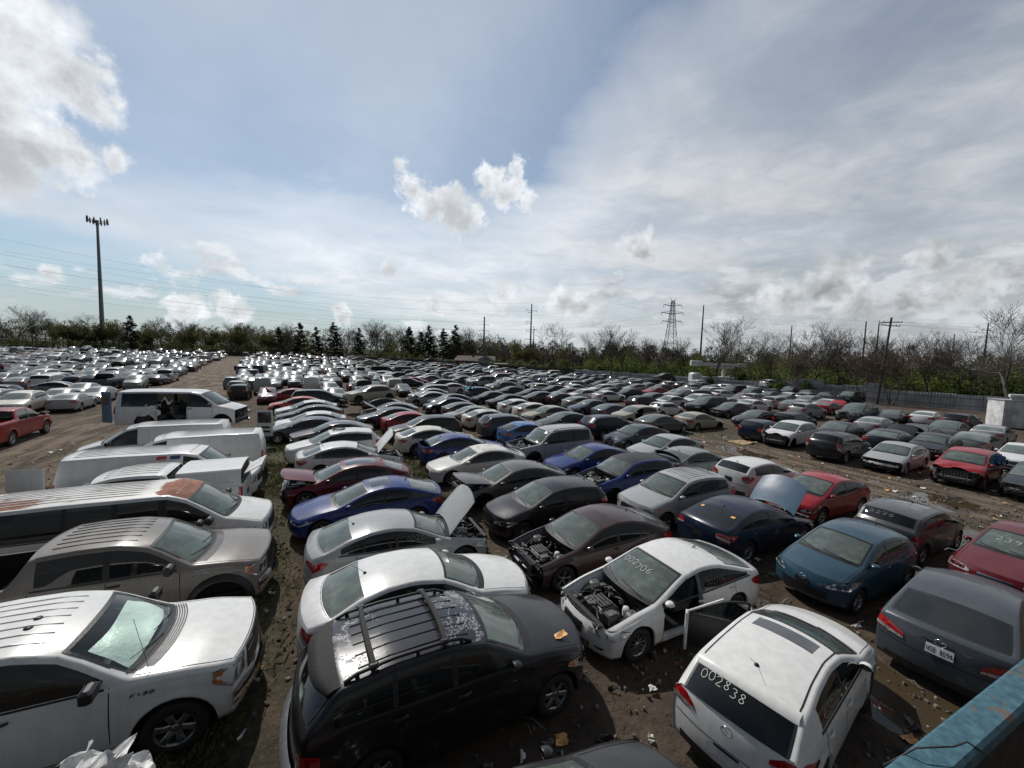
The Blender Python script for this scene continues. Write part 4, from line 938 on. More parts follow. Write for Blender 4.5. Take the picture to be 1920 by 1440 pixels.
# ------------------------------------------------------------------ the ground
E1 = Vector((math.cos(.45), math.sin(.45), 0)); E2 = Vector((-E1.y, E1.x, 0))
def UV(u, v, z=0): p = E1*u+E2*v; return Vector((p.x, p.y, z))
def ground_mat():
    m, t, b = base_mat('dirt')
    geo = t.new('ShaderNodeNewGeometry'); pos = geo.outputs['Position']
    u = t.vmath('DOT_PRODUCT', pos, tuple(E1)); v = t.vmath('DOT_PRODUCT', pos, tuple(E2))
    cb = t.new('ShaderNodeCombineXYZ'); t.put(cb.inputs[0], t.math('MULTIPLY', u, 1.0)); t.put(cb.inputs[1], t.math('MULTIPLY', v, .16))
    big = t.noise(pos, .16, 5, .6); mid = t.noise(pos, 1.1, 7, .65, .3); fine = t.noise(pos, 9, 8, .72); grit = t.noise(pos, 42, 4, .7)
    rut = t.noise(cb.outputs[0], 1.5, 5, .6, .4)
    col = t.mix(t.ramp(mid, .32, .68), (.040, .027, .017, 1), (.130, .092, .060, 1))
    col = t.mix(t.ramp(big, .40, .62, 0, .6), col, (.115, .092, .070, 1))
    col = t.mix(t.ramp(fine, .5, .72, 0, .5), col, (.16, .128, .095, 1))
    col = t.mix(t.ramp(fine, .46, .30, 0, .65), col, (.028, .021, .016, 1))
    # driven lanes: paler, compacted, with wheel ruts
    uu_ = t.math('ADD', u, t.math('MULTIPLY', t.math('MAXIMUM', t.math('SUBTRACT', v, 45), 0), .13)); laneL = t.math('MULTIPLY', t.ramp(uu_, -17.5, -15.5), t.ramp(uu_, -8.0, -9.5, 0, 1))
    laneR = t.math('MULTIPLY', t.math('MULTIPLY', t.ramp(u, 18.8, 20.5), t.ramp(u, 28.5, 26.5, 0, 1)), t.ramp(v, 24, 19, 0, 1))
    lane = t.math('MAXIMUM', laneL, laneR)
    lcol = t.mix(t.ramp(rut, .40, .60), (.066, .046, .030, 1), (.235, .185, .132, 1))
    lcol = t.mix(t.ramp(fine, .52, .7, 0, .7), lcol, (.23, .195, .155, 1))
    col = t.mix(t.math('MULTIPLY', lane, .8), col, lcol)
    # grass and weeds between the rows
    def strip(c, w, lo, hi):
        d = t.math('ABSOLUTE', t.math('SUBTRACT', u, c)); a = t.ramp(t.math('ADD', d, t.math('MULTIPLY', t.math('SUBTRACT', mid, .5), 1.6)), w, w*.45, 0, 1)
        return t.math('MULTIPLY', a, t.math('MULTIPLY', t.ramp(v, lo, lo+4), t.ramp(v, hi, hi-12, 0, 1)))
    gr = t.math('MAXIMUM', strip(-2.1, 1.7, 3.5, 120), t.math('MULTIPLY', strip(4.4, 1.2, 16, 120), .9))
    gr = t.math('MAXIMUM', gr, t.math('MULTIPLY', strip(27.5, 1.3, 15, 40), .5))
    gcol = t.mix(t.ramp(fine, .4, .62), (.035, .042, .018, 1), (.125, .115, .055, 1))
    col = t.mix(t.math('MULTIPLY', gr, t.ramp(mid, .3, .5, .35, .85)), col, gcol)
    # beyond the yard everything is overgrown
    far = t.ramp(t.vmath('LENGTH', pos), 190, 260)
    col = t.mix(far, col, (.05, .055, .028, 1))
    # standing water and wet mud
    def pud(uu, vv, ru, rv):
        du = t.math('DIVIDE', t.math('SUBTRACT', u, uu), ru); dv = t.math('DIVIDE', t.math('SUBTRACT', v, vv), rv)
        r2 = t.math('ADD', t.math('MULTIPLY', du, du), t.math('MULTIPLY', dv, dv))
        return t.ramp(t.math('ADD', r2, t.math('MULTIPLY', t.math('SUBTRACT', t.noise(pos, .9, 4, .55), .5), 2.6)), 1.0, .82, 0, 1)
    pm = None
    for a in [(9.0, 3.2, 1.1, 1.6), (10.0, .2, .8, 2.4), (14.8, 3.0, .8, 1.6), (19.6, 5.2, 1.6, .9), (24.3, 7.0, 1.6, 1.3), (22.0, 10.8, .8, 3.2), (24.5, 16, .9, 2.0), (9.6, 5.0, .6, .8), (15.1, 6.3, .6, .9)]:
        q = pud(*a); pm = q if pm is None else t.math('MAXIMUM', pm, q)
    wet = t.ramp(t.noise(pos, .35, 4, .6), .54, .66, 0, .55)
    wet = t.math('MULTIPLY', wet, t.math('MULTIPLY', t.ramp(u, 3, 9), t.ramp(v, 26, 12, 0, 1)))
    wet = t.math('MAXIMUM', wet, pm)
    col = t.mix(t.math('MULTIPLY', wet, .6), col, (.030, .022, .015, 1))
    col = t.mix(pm, col, (.060, .044, .026, 1))
    t.put(b.inputs['Base Color'], col)
    t.put(b.inputs['Roughness'], t.math('SUBTRACT', .95, t.math('ADD', t.math('MULTIPLY', pm, .90), t.math('MULTIPLY', wet, .25)), clamp=True))
    b.inputs['Specular IOR Level'].default_value = .4
    h = t.math('ADD', t.math('MULTIPLY', mid, .9), t.math('ADD', t.math('MULTIPLY', fine, .5), t.math('MULTIPLY', grit, .16)))
    h = t.math('ADD', h, t.math('MULTIPLY', t.math('MULTIPLY', rut, lane), .7))
    bp = t.new('ShaderNodeBump', i_Height=h); bp.inputs['Distance'].default_value = .20
    t.put(bp.inputs['Strength'], t.math('SUBTRACT', 1, pm))
    t.put(b.inputs['Normal'], bp.outputs[0])
ground_mat()
def make_ground():
    from mathutils import noise
    def axis(a, b, n, f):   # fine near zero, coarse far away
        q = np.linspace(-1, 1, n); s = np.sign(q)*(np.expm1(np.abs(q)*f)/math.expm1(f)); return np.where(s < 0, -a*np.abs(s), b*s)
    xs = axis(-1400, 1400, 170, 5.2); xs = np.sort(np.where(xs < 0, xs, xs)); xs = np.sort(np.concatenate([-np.abs(axis(1400, 1400, 170, 5.2)[:85]), np.abs(axis(1400, 1400, 170, 5.2)[85:])]))
    ys = np.sort(np.concatenate([np.array([-60, -20, -8, -3]), 3000*(np.expm1(np.linspace(0, 1, 130)*6.0)/math.expm1(6.0))]))
    v = []; f = []
    for y in ys:
        for x in xs:
            d = math.hypot(x, y); a = max(0, 1-d/70)
            z = a*(.10*(noise.noise((x*.5, y*.5, 0)))+.05*noise.noise((x*1.6, y*1.6, 3))) - .035*a
            v.append((x, y, z))
    n = len(xs)
    for i in range(len(ys)-1):
        for j in range(n-1): f.append((i*n+j, i*n+j+1, (i+1)*n+j+1, (i+1)*n+j))
    me = bpy.data.meshes.new('ground'); me.from_pydata(v, [], f); me.materials.append(MAT['dirt']); me.polygons.foreach_set('use_smooth', [True]*len(f)); me.update()
    tag(link('ground', me), kind='structure')
make_ground()

# ------------------------------------------------------------------ vegetation
def leaf_mat(name, c1, c2, trans=.25, sc=.35):
    m, t, b = base_mat(name)
    geo = t.new('ShaderNodeNewGeometry'); n = t.noise(geo.outputs['Position'], sc, 4, .6)
    rp = geo.outputs['Random Per Island']
    c = t.mix(t.ramp(n, .35, .65), (*c1, 1), (*c2, 1)); k = t.vmath('SCALE', c, t.math('ADD', .6, t.math('MULTIPLY', rp, .8)))
    t.put(b.inputs['Base Color'], k); b.inputs['Roughness'].default_value = .75; b.inputs['Specular IOR Level'].default_value = .12
    tl = t.new('ShaderNodeBsdfTranslucent'); t.put(tl.inputs[0], k); mx = t.new('ShaderNodeMixShader'); mx.inputs[0].default_value = trans
    t.put(mx.inputs[1], b.outputs[0]); t.put(mx.inputs[2], tl.outputs[0]); t.put(m.node_tree.nodes['Material Output'].inputs[0], mx.outputs[0])
leaf_mat('leaf_green', (.055, .080, .020), (.165, .205, .050), .38, .25)
leaf_mat('leaf_olive', (.075, .085, .030), (.165, .160, .062), .35, .08)
leaf_mat('needle', (.022, .034, .020), (.045, .062, .034), .15)
leaf_mat('grass', (.050, .070, .020), (.17, .155, .075), .2, 1.2)
flat('bark', (.10, .085, .070), .9, var=.4, vscale=3)
flat('twig', (.135, .112, .090), .9, var=.45, vscale=.3)
flat('twig_red', (.14, .095, .070), .9, var=.4, vscale=.3)
flat('bark_pale', (.20, .18, .155), .9, var=.3, vscale=3)

def branch_seg(mb, a, b, ra, rb, mat, n):
    d = (b-a)
    if d.length < 1e-5: return
    d.normalize(); s = d.cross(Vector((.3, .2, 1))); s.normalize(); t = d.cross(s)
    k = len(mb.v)
    for p, r in ((a, ra), (b, rb)):
        for i in range(n):
            an = 2*math.pi*i/n; q = p+s*(math.cos(an)*r)+t*(math.sin(an)*r); mb.v.append((q.x, q.y, q.z))
    mi = mb.mi(mat)
    for i in range(n):
        mb.f.append((k+i, k+(i+1) % n, k+n+(i+1) % n, k+n+i)); mb.m.append(mi); mb.sm.append(n > 3)
def bare_tree(seed, h, spread=.55, depth=6, bark='bark', twig='twig', leaf=None, nleaf=0, leafsize=.16, multi=1, thick=1.0, up=.35):
    rnd = random.Random(seed); T = MB(); Cn = MB(); tips = []
    def grow(p, d, L, r, lev):
        segs = 3 if lev < 3 else 2
        q = p; dd = d.copy()
        for i in range(segs):
            dd = (dd + Vector((rnd.gauss(0, .13), rnd.gauss(0, .13), rnd.gauss(.04, .08)))).normalized()
            nq = q+dd*(L/segs); r2 = max(.012*thick, r*(1-.42*(i+1)/segs)); rp = max(.014*thick, r*(1-.42*i/segs))
            branch_seg(T if lev < 2 else Cn, q, nq, rp, r2, bark if lev < 3 else twig, 6 if lev < 2 else (4 if lev == 2 else 3)); q = nq
            if lev >= 1 and i < segs-1 and lev < depth:
                a = rnd.uniform(0, 6.28); ax = dd.cross(Vector((math.cos(a), math.sin(a), .3))).normalized()
                nd = (Matrix.Rotation(rnd.uniform(.5, 1.0), 3, ax) @ dd); nd = (nd+Vector((0, 0, up*.5))).normalized()
                grow(q, nd, L*rnd.uniform(.45, .65), r2*.55, lev+1+(1 if rnd.random() < .3 else 0))
        if lev >= depth: tips.append(q); return
        k = 2 if rnd.random() < .55 else 3
        a0 = rnd.uniform(0, 6.28)
        for j in range(k):
            a = a0+2*math.pi*j/k+rnd.uniform(-.4, .4); ax = dd.cross(Vector((math.cos(a), math.sin(a), .01))).normalized()
            nd = Matrix.Rotation(rnd.uniform(.25, spread+.15), 3, ax) @ dd; nd = (nd+Vector((0, 0, up*.3))).normalized()
            grow(q, nd, L*rnd.uniform(.66, .88), r2*(.62 if k == 3 else .72), lev+1)
    for j in range(multi):
        a = rnd.uniform(0, 6.28); d = Vector((math.cos(a)*.22*(multi > 1), math.sin(a)*.22*(multi > 1), 1)).normalized()
        grow(Vector((math.cos(a)*.2*(multi > 1), math.sin(a)*.2*(multi > 1), -.1)), d, h*.26, h*.022*thick/(multi**.5), 0)
    if leaf:
        for _ in range(nleaf):
            p = rnd.choice(tips)+Vector((rnd.gauss(0, .28), rnd.gauss(0, .28), rnd.gauss(-.1, .3))); s = leafsize*rnd.uniform(.5, 1.3)
            a = Vector((rnd.gauss(0, 1), rnd.gauss(0, 1), rnd.gauss(0, 1))).normalized()*s; b = a.cross(Vector((rnd.gauss(0, 1), rnd.gauss(0, 1), rnd.gauss(0, 1)))).normalized()*s
            Cn.quad([p-a, p+b*.6, p+a, p-b*.6], leaf)
    zmax = max(p[2] for p in Cn.v); k = h/zmax
    for M_ in (T, Cn): M_.v = [(x*k, y*k, z*k) for x, y, z in M_.v]
    return T.mesh('trunk'), Cn.mesh('crown')
def pine(seed, h):
    rnd = random.Random(seed); T = MB(); C_ = MB()
    T.tube([(0, 0, -.2), (0, 0, h*.5), (0, 0, h*.97)], .22, 'bark', 6, r2=.03)
    z = h*.10
    while z < h*.99:
        f = z/h; R = h*.34*(1-f)**.8*rnd.uniform(.55, 1.25)+.25; nb = rnd.randint(3, 5)
        for i in range(nb):
            a = rnd.uniform(0, 6.28); L = R*rnd.uniform(.6, 1.1); rise = rnd.uniform(-.05, .28)
            tip = Vector((math.cos(a)*L, math.sin(a)*L, z+L*rise)); base = Vector((0, 0, z)); T.tube([base, tip], .04, 'bark', 3, r2=.015, caps=False)
            for k in range(int(16+L*16)):
                q = base.lerp(tip, rnd.uniform(.15, 1.05)**.8)+Vector((rnd.gauss(0, .18), rnd.gauss(0, .18), rnd.gauss(0, .12)))*(.5+L*.25)
                d = Vector((rnd.gauss(0, 1), rnd.gauss(0, 1), rnd.gauss(.2, .45))).normalized()*rnd.uniform(.16, .40); s = d.cross(Vector((rnd.gauss(0, 1), rnd.gauss(0, 1), rnd.gauss(0, 1)))).normalized()*.085
                C_.quad([q-d, q+s, q+d, q-s], 'needle')
        z += h*.036*rnd.uniform(.7, 1.4)
    return T.mesh('trunk'), C_.mesh('crown')
TREES = {}
def tree(name, key, x, y, s=1, rz=0, label=None, group=None, cat='tree'):
    T, C_ = TREES[key]; r = empty(name, (x, y, 0), rz); r.scale = (s, s, s)
    link('trunk', T, r); link('crown', C_, r); tag(r, label, cat, group); return r
for k, a in {'b1': dict(seed=1, h=12, depth=6), 'b2': dict(seed=5, h=12, depth=6, spread=.7), 'b3': dict(seed=9, h=11, depth=6, multi=2), 'b4': dict(seed=14, h=12, depth=6, spread=.45, up=.5),
             'r1': dict(seed=21, h=9, depth=5, multi=3, twig='twig_red', leaf='twig_red', nleaf=1500, leafsize=.06, bark='bark_pale', spread=.6), 'r2': dict(seed=25, h=9, depth=5, multi=2, twig='twig_red', leaf='twig_red', nleaf=1200, leafsize=.06, bark='bark_pale', spread=.7),
             'o1': dict(seed=31, h=11, depth=5, leaf='leaf_olive', nleaf=5200, leafsize=.17, multi=2), 'o2': dict(seed=36, h=10, depth=5, leaf='leaf_olive', nleaf=6000, leafsize=.17, spread=.7), 'o3': dict(seed=39, h=9, depth=5, leaf='leaf_olive', nleaf=3000, leafsize=.14, multi=3)}.items():
    TREES[k] = bare_tree(**a)
for i in range(5): TREES['p%d' % i] = pine(50+i*3, 12)
def foliage_mass(name, boxes, n, mat, size, label, cat, seed, z0=0, twig=None, ntw=0):
    """boxes: (x0,y0,x1,y1,halfdepth,height) lines of overgrown mounds"""
    rnd = random.Random(seed); B = MB(); tot = sum(math.hypot(b[2]-b[0], b[3]-b[1]) for b in boxes)
    for (x0, y0, x1, y1, hd, h) in boxes:
        L = math.hypot(x1-x0, y1-y0); nx, ny = -(y1-y0)/L, (x1-x0)/L; nm = max(2, int(L*hd/9))
        for _ in range(nm):
            f = rnd.random(); o = rnd.uniform(-1, 1)*hd; c = Vector((x0+(x1-x0)*f+nx*o, y0+(y1-y0)*f+ny*o, 0)); R = rnd.uniform(1.3, 2.8); hh = h*rnd.uniform(.5, 1.1)
            for _ in range(max(8, int(n*L/tot/nm))):
                th = rnd.uniform(0, 6.28); ph = math.acos(rnd.uniform(-.1, 1)); q = rnd.uniform(.72, 1.12)
                p = c+Vector((math.sin(ph)*math.cos(th)*R*q, math.sin(ph)*math.sin(th)*R*q, abs(math.cos(ph))*hh*q+.1+rnd.gauss(0, .12))); s = size*rnd.uniform(.5, 1.4)
                nrm = (p-c).normalized()+Vector((rnd.gauss(0, .5), rnd.gauss(0, .5), rnd.gauss(0, .5))); a = nrm.cross(Vector((rnd.gauss(0, 1), rnd.gauss(0, 1), rnd.gauss(0, 1)))).normalized()*s; b = nrm.cross(a).normalized()*s*.6
                B.quad([p-a, p+b, p+a, p-b], mat)
            if twig:
                for _ in range(ntw):
                    a = c+Vector((rnd.gauss(0, R*.6), rnd.gauss(0, R*.6), rnd.uniform(0, hh))); b = a+Vector((rnd.gauss(0, .5), rnd.gauss(0, .5), rnd.uniform(.6, 2.2)))
                    branch_seg(B, a, b, .03, .012, twig, 3)
    return tag(link(name, B.mesh(name)), label, cat, kind='stuff')
def twig_wood(name, segs, n, mats, label, cat, seed, lw=.10):
    """a far wood that reads as one mass: crowns of fine upward twigs"""
    rnd = random.Random(seed); B = MB(); tot = sum(math.hypot(s[2]-s[0], s[3]-s[1]) for s in segs)
    for (x0, y0, x1, y1, hd, h) in segs:
        L = math.hypot(x1-x0, y1-y0); nx, ny = -(y1-y0)/L, (x1-x0)/L; nt = int(L/3.2)+2
        for _ in range(nt):
            f = rnd.random(); o = rnd.uniform(-1, 1)*hd; c = Vector((x0+(x1-x0)*f+nx*o, y0+(y1-y0)*f+ny*o, 0)); hh = h*rnd.uniform(.62, 1.08); R = hh*rnd.uniform(.25, .4); mt = rnd.choice(mats)
            branch_seg(B, c, c+Vector((rnd.gauss(0, .5), rnd.gauss(0, .5), hh*.8)), .22, .06, 'bark', 4)
            for _ in range(max(10, int(n*L/tot/nt))):
                th = rnd.uniform(0, 6.28); q = rnd.random()**.5; zz = rnd.uniform(.12, 1); rr = R*q*math.sin(math.pi*min(1, zz*.85+.12))
                p = c+Vector((math.cos(th)*rr, math.sin(th)*rr, zz*hh)); out = Vector((math.cos(th)*.6, math.sin(th)*.6, rnd.uniform(.2, 1.4))).normalized(); l = rnd.uniform(.5, 1.7)
                s = out.cross(Vector((rnd.gauss(0, 1), rnd.gauss(0, 1), 0))).normalized()*lw*rnd.uniform(.5, 1.3)
                B.quad([p-s, p+s, p+out*l], mt)
    return tag(link(name, B.mesh(name)), label, cat, kind='stuff')

# right hand side: overgrown bank behind the metal fence
FA, FB_ = Vector((17, 108, 0)), Vector((72, 44, 0)); FD = (FB_-FA).normalized(); FN = Vector((-FD.y, FD.x, 0))
if FN.x < 0: FN = -FN
def fpt(f, off=0, z=0): p = FA.lerp(FB_, f)+FN*off; return Vector((p.x, p.y, z))
bx = []
for off, h, hd in ((4.6, 3.2, 1.2), (7, 4.6, 3), (14, 6.2, 4), (24, 7.6, 6)):
    a, b = fpt(-.12, off), fpt(1.75, off); bx.append((a.x, a.y, b.x, b.y, hd, h))
foliage_mass('undergrowth', bx, 125000, 'leaf_green', .24, 'dense green shrub growth on the bank behind the metal fence', 'undergrowth', 3, twig='twig', ntw=7)
foliage_mass('hedge', [(-6, 146, 17, 116, 4, 4.0), (-70, 200, -36, 180, 5, 4.5), (-30, 182, 4, 168, 4, 3.6)], 16000, 'leaf_olive', .38, 'bright spring shrubs along the fence beside the grey house', 'shrubs', 4, twig='twig', ntw=5)
v1, v2, v3, v4 = fpt(.55, -.6), fpt(.70, -.7), fpt(.74, -.5), fpt(1.05, -.7); v5, v6 = fpt(.0, .9), fpt(1.1, .9)
foliage_mass('fence_vines', [(v1.x, v1.y, v2.x, v2.y, .7, 2.3), (v3.x, v3.y, v4.x, v4.y, .4, 1.7), (v5.x, v5.y, v6.x, v6.y, .35, 2.6)], 22000, 'leaf_green', .15, 'green vines and scrub growing up the yard side of the metal fence', 'vines', 9, twig='twig', ntw=9)
a, b = fpt(-.35, 48), fpt(2.1, 48); a2, b2 = fpt(-.2, 34), fpt(2.0, 34)
twig_wood('far_wood', [(a.x, a.y, b.x, b.y, 12, 9.5), (a2.x, a2.y, b2.x, b2.y, 5, 7.5), (-40, 235, 130, 235, 15, 12), (-34, 192, 60, 182, 7, 10.5), (-34, 208, 70, 200, 7, 12.5), (0, 172, 62, 150, 6, 8.5), (40, 168, 110, 128, 7, 10.5), (130, 200, 420, 150, 20, 12)], 150000, ['twig', 'twig', 'leaf_olive', 'twig'], 'brown leafless wood reading as one band behind the right bank', 'wood', 6)
twig_wood('left_wood', [(-420, 232, 0, 238, 9, 13.5), (-420, 262, 0, 262, 9, 17), (-420, 290, 0, 290, 9, 19)], 105000, ['leaf_olive', 'twig', 'twig', 'leaf_olive'], 'dull olive and brown wood behind the far end of the yard', 'wood', 7, lw=.16)
foliage_mass('left_undergrowth', [(-420, 216, -60, 226, 4, 5.0)], 20000, 'leaf_olive', .5, 'low olive undergrowth in front of the left wood', 'undergrowth', 8, twig='twig', ntw=5)

def at(px, d):
    """map position lying d metres away on the bearing of a place seen px across"""
    a = (px-960)/742; return a*d, d
rt = [(1040, 120, 'b2', 1.35, 'wide bare tree with spreading rounded crown right of the tall steel pole'), (1098, 118, 'b1', 1.1, 'dense twiggy bare tree right of the wide rounded one'), (1145, 98, 'b4', 1.18, 'pale grey bare tree first of the tall pair left of the pylon'), (1168, 101, 'b1', 1.08, 'thin bare tree second of the tall pair left of the pylon'),
      (1210, 105, 'b3', 1.05, 'forked bare tree just left of the lattice pylon'), (1232, 108, 'b2', .95, 'low bare tree in front of the pylon foot'), (1283, 100, 'b4', .98, 'slim bare tree just right of the pylon'), (1338, 82, 'b1', 1.24, 'tall bare tree with upright crown right of the thin black mast'), (1368, 84, 'b3', .85, 'short bare tree right of the tall upright one'),
      (1420, 76, 'b2', 1.03, 'bare tree behind the white raised car'), (1452, 74, 'b1', .9, 'bare tree with fan crown above the raised car'), (1492, 68, 'r1', .98, 'reddish budding tree behind the fence'), (1520, 70, 'b4', 1.12, 'tall bare tree leaning right behind the middle of the fence'), (1572, 68, 'b2', 1.05, 'twisting bare tree left of the utility pole'),
      (1600, 62, 'r2', .92, 'pale trunk tree with red buds left of the utility pole'), (1632, 66, 'b3', .98, 'bare tree directly left of the utility pole'), (1675, 58, 'r1', 1.02, 'reddish tree with forked pale trunks right of the utility pole'), (1712, 66, 'b1', .95, 'bare tree second right of the utility pole'), (1742, 62, 'b4', .98, 'crooked dark tree right of the red budding one'),
      (1790, 60, 'b2', .95, 'bare tree with arching limbs over the fence'), (1818, 58, 'b3', .86, 'pale stemmed bare tree near the far right mast'), (1905, 47, 'b2', 1.16, 'large bare tree at the right edge above the container'), (1955, 50, 'b1', 1.2, 'tall bare tree cut by the right edge'), (1855, 66, 'b1', .62, 'small bare tree left of the large edge tree'),
      (938, 165, 'b3', .95, 'thin bare tree right of the grey house'), (965, 150, 'o1', 1.05, 'pale green budding tree left of the tall steel pole'), (985, 145, 'o3', 1.0, 'pale budding tree under the tall steel pole'), (1008, 150, 'o3', .95, 'yellowish budding tree right of the tall steel pole'), (918, 170, 'b4', 1.05, 'slim bare tree behind the grey house'),
      (1380, 95, 'b4', 1.0, 'bare tree deep in the wood right of the mast'), (1475, 92, 'b1', 1.1, 'bare tree deep in the wood above the fence'), (1550, 88, 'b3', 1.1, 'bare tree deep in the wood left of the utility pole'), (1650, 86, 'b2', 1.1, 'bare tree deep in the wood behind the utility pole'), (1765, 84, 'b4', 1.05, 'bare tree deep in the wood right of the utility pole'), (1880, 74, 'b3', 1.0, 'bare tree deep in the wood near the right edge')]
for i, (px, d, k, s, lab) in enumerate(rt):
    x, y = at(px, d); tree('budding_tree' if k[0] in 'ro' else 'bare_tree', k, x, y, s, i*1.7, lab, 'trees along the right bank')
pn = [(245, 213, 1.15, 'broad dark evergreen right of the phone mast'), (522, 215, .95, 'narrow evergreen left end of the middle group'), (562, 212, 1.12, 'tall dark evergreen second in the middle group'), (592, 214, .98, 'evergreen between the two tall ones of the middle group'), (625, 212, 1.14, 'tallest evergreen of the middle group'), (672, 216, 1.0, 'thin evergreen with broken crown among bare trees'),
      (766, 205, 1.05, 'dark evergreen left end of the right group'), (788, 208, .95, 'evergreen second in the right group'), (802, 200, 1.08, 'gappy evergreen with horizontal boughs in the right group'), (830, 196, 1.0, 'pointed evergreen second from the right'), (852, 190, 1.08, 'pointed evergreen at the right end of the right group')]
for i, (px, d, s, lab) in enumerate(pn):
    x, y = at(px, d); tree('pine_tree', 'p%d' % (i % 5), x, y, s*1.42, i*1.3, lab, 'evergreens at the far end')
rnd = random.Random(77)
lt = [(-20, 'b2', 1.6), (25, 'b1', 1.75), (60, 'b3', 1.6), (95, 'o1', 1.35), (125, 'o2', 1.4), (160, 'b2', 1.5), (178, 'o2', 1.35), (215, 'o1', 1.4), (285, 'o2', 1.3), (305, 'b4', 1.45), (335, 'b1', 1.4), (365, 'o1', 1.3), (395, 'o2', 1.35), (425, 'b1', 1.35), (450, 'o1', 1.4), (475, 'b2', 1.35), (500, 'o2', 1.3), (540, 'b4', 1.4), (648, 'b1', 1.3), (690, 'b1', 1.45), (708, 'b4', 1.5), (728, 'b2', 1.4), (748, 'b3', 1.4), (815, 'b1', 1.3), (875, 'b4', 1.3), (890, 'o3', 1.2)]
for i, (px, k, s) in enumerate(lt):
    x, y = at(px, rnd.uniform(218, 235) if px < 700 else rnd.uniform(200, 215)); tree('budding_tree' if k[0] == 'o' else 'bare_tree', k, x, y, s*1.22, i*2.1,
        'tree with thin olive spring leaf in the far left tree line' if k[0] == 'o' else 'leafless grey tree in the far left tree line', 'budding trees of the far left tree line' if k[0] == 'o' else 'leafless trees of the far left tree line')

# ------------------------------------------------------------------ fences, masts, buildings
def corrugated_mat():
    m, t, b = base_mat('corrugated'); geo = t.new('ShaderNodeNewGeometry'); pos = geo.outputs['Position']
    n = t.noise(pos, .5, 6, .65); sx = t.vmath('DOT_PRODUCT', pos, tuple(FD))
    rib = t.math('SINE', t.math('MULTIPLY', sx, 2*math.pi/.3)); sheet = t.noise(None, 1, 0) if False else t.math('FRACT', t.math('MULTIPLY', sx, 1/.9))
    c = t.mix(t.ramp(n, .4, .62), (.40, .41, .42, 1), (.60, .61, .62, 1)); c = t.mix(t.ramp(sheet, .93, .96, 0, .6), c, (.10, .10, .11, 1))
    c = t.mix(t.ramp(t.noise(pos, 1.5, 6, .7), .60, .72, 0, .7), c, (.14, .10, .07, 1))
    t.put(b.inputs['Base Color'], c); b.inputs['Metallic'].default_value = .25; b.inputs['Roughness'].default_value = .45
    bp = t.new('ShaderNodeBump', i_Height=rib); bp.inputs['Distance'].default_value = .03; t.put(b.inputs['Normal'], bp.outputs[0])
corrugated_mat()
flat('post', (.05, .045, .04), .8); flat('wood_pole', (.10, .085, .07), .9, var=.3); flat('galv', (.22, .23, .235), .5, metal=.5, var=.2); flat('wire', (.05, .05, .052), .6)
flat('dark_fence', (.045, .047, .05), .8, var=.4, vscale=.4)
def metal_fence():
    r = empty('metal_fence', tuple(fpt(0))); tag(r, 'grey corrugated sheet metal fence with dark posts along the right bank', 'fence')
    rd = random.Random(8); f = 0.0; n = 34
    for i in range(n):
        f0, f1 = i/n, (i+1)/n*.999; h = 2.15+rd.uniform(-.10, .10); B = MB(); a, b = fpt(f0), fpt(f1); ln = (b-a).length; k = int(ln/.15)
        if 18 <= i <= 24: h += .25
        if i in (20, 21, 24): h += .7
        rows = [[], []]
        for j in range(k+1):
            p = a.lerp(b, j/k)+FN*(.03 if j % 2 else -.03); rows[0].append((p.x-fpt(0).x, p.y-fpt(0).y, 0)); rows[1].append((p.x-fpt(0).x, p.y-fpt(0).y, h))
        B.grid(rows, 'corrugated', False); 
        for zz in (.6, 1.6): B.box(tuple((a+b)/2-fpt(0)-FN*.07+Vector((0, 0, zz))), (ln, .05, .08), 'galv', rot=Matrix.Rotation(math.atan2(FD.y, FD.x), 4, 'Z'))
        link('fence_panel', B.mesh('fence_panel'), r)
        P = MB(); q = a-fpt(0)+FN*.12; P.tube([q, q+Vector((0, 0, 3.0 if i < 15 else 2.9))], .07, 'post', 6); P.tube([q+Vector((0, 0, 2.7)), (b-fpt(0))+FN*.12+Vector((0, 0, 2.7))], .02, 'post', 4); link('post', P.mesh('post'), r)
metal_fence()
def dark_fence():
    pts = [(-420, 204), (-255, 206), (-104, 214), (-66, 190), (-30, 168), (-11, 142), (17, 108)]
    r = empty('boundary_fence', (0, 0, 0)); tag(r, 'dark low board fence across the far end of the yard', 'fence')
    B = MB()
    for (a, b) in zip(pts, pts[1:]):
        B.grid([[(a[0], a[1], 0), (b[0], b[1], 0)], [(a[0], a[1], 1.9), (b[0], b[1], 1.9)], [(a[0], a[1]+.1, 1.9), (b[0], b[1]+.1, 1.9)], [(a[0], a[1]+.1, 0), (b[0], b[1]+.1, 0)]], 'dark_fence', False)
    link('boards', B.mesh('boards'), r)
    P = MB()
    for (a, b) in zip(pts, pts[1:]):
        n = int(math.hypot(b[0]-a[0], b[1]-a[1])/6)
        for i in range(n): x, y = a[0]+(b[0]-a[0])*i/n, a[1]+(b[1]-a[1])*i/n; P.tube([(x, y-.1, 0), (x, y-.1, 2.7)], .07, 'post', 4)
        for z in (2.2, 2.6): P.tube([(a[0], a[1]-.1, z), (b[0], b[1]-.1, z)], .025, 'wire', 3)
    link('fence_posts', P.mesh('fence_posts'), r)
dark_fence()
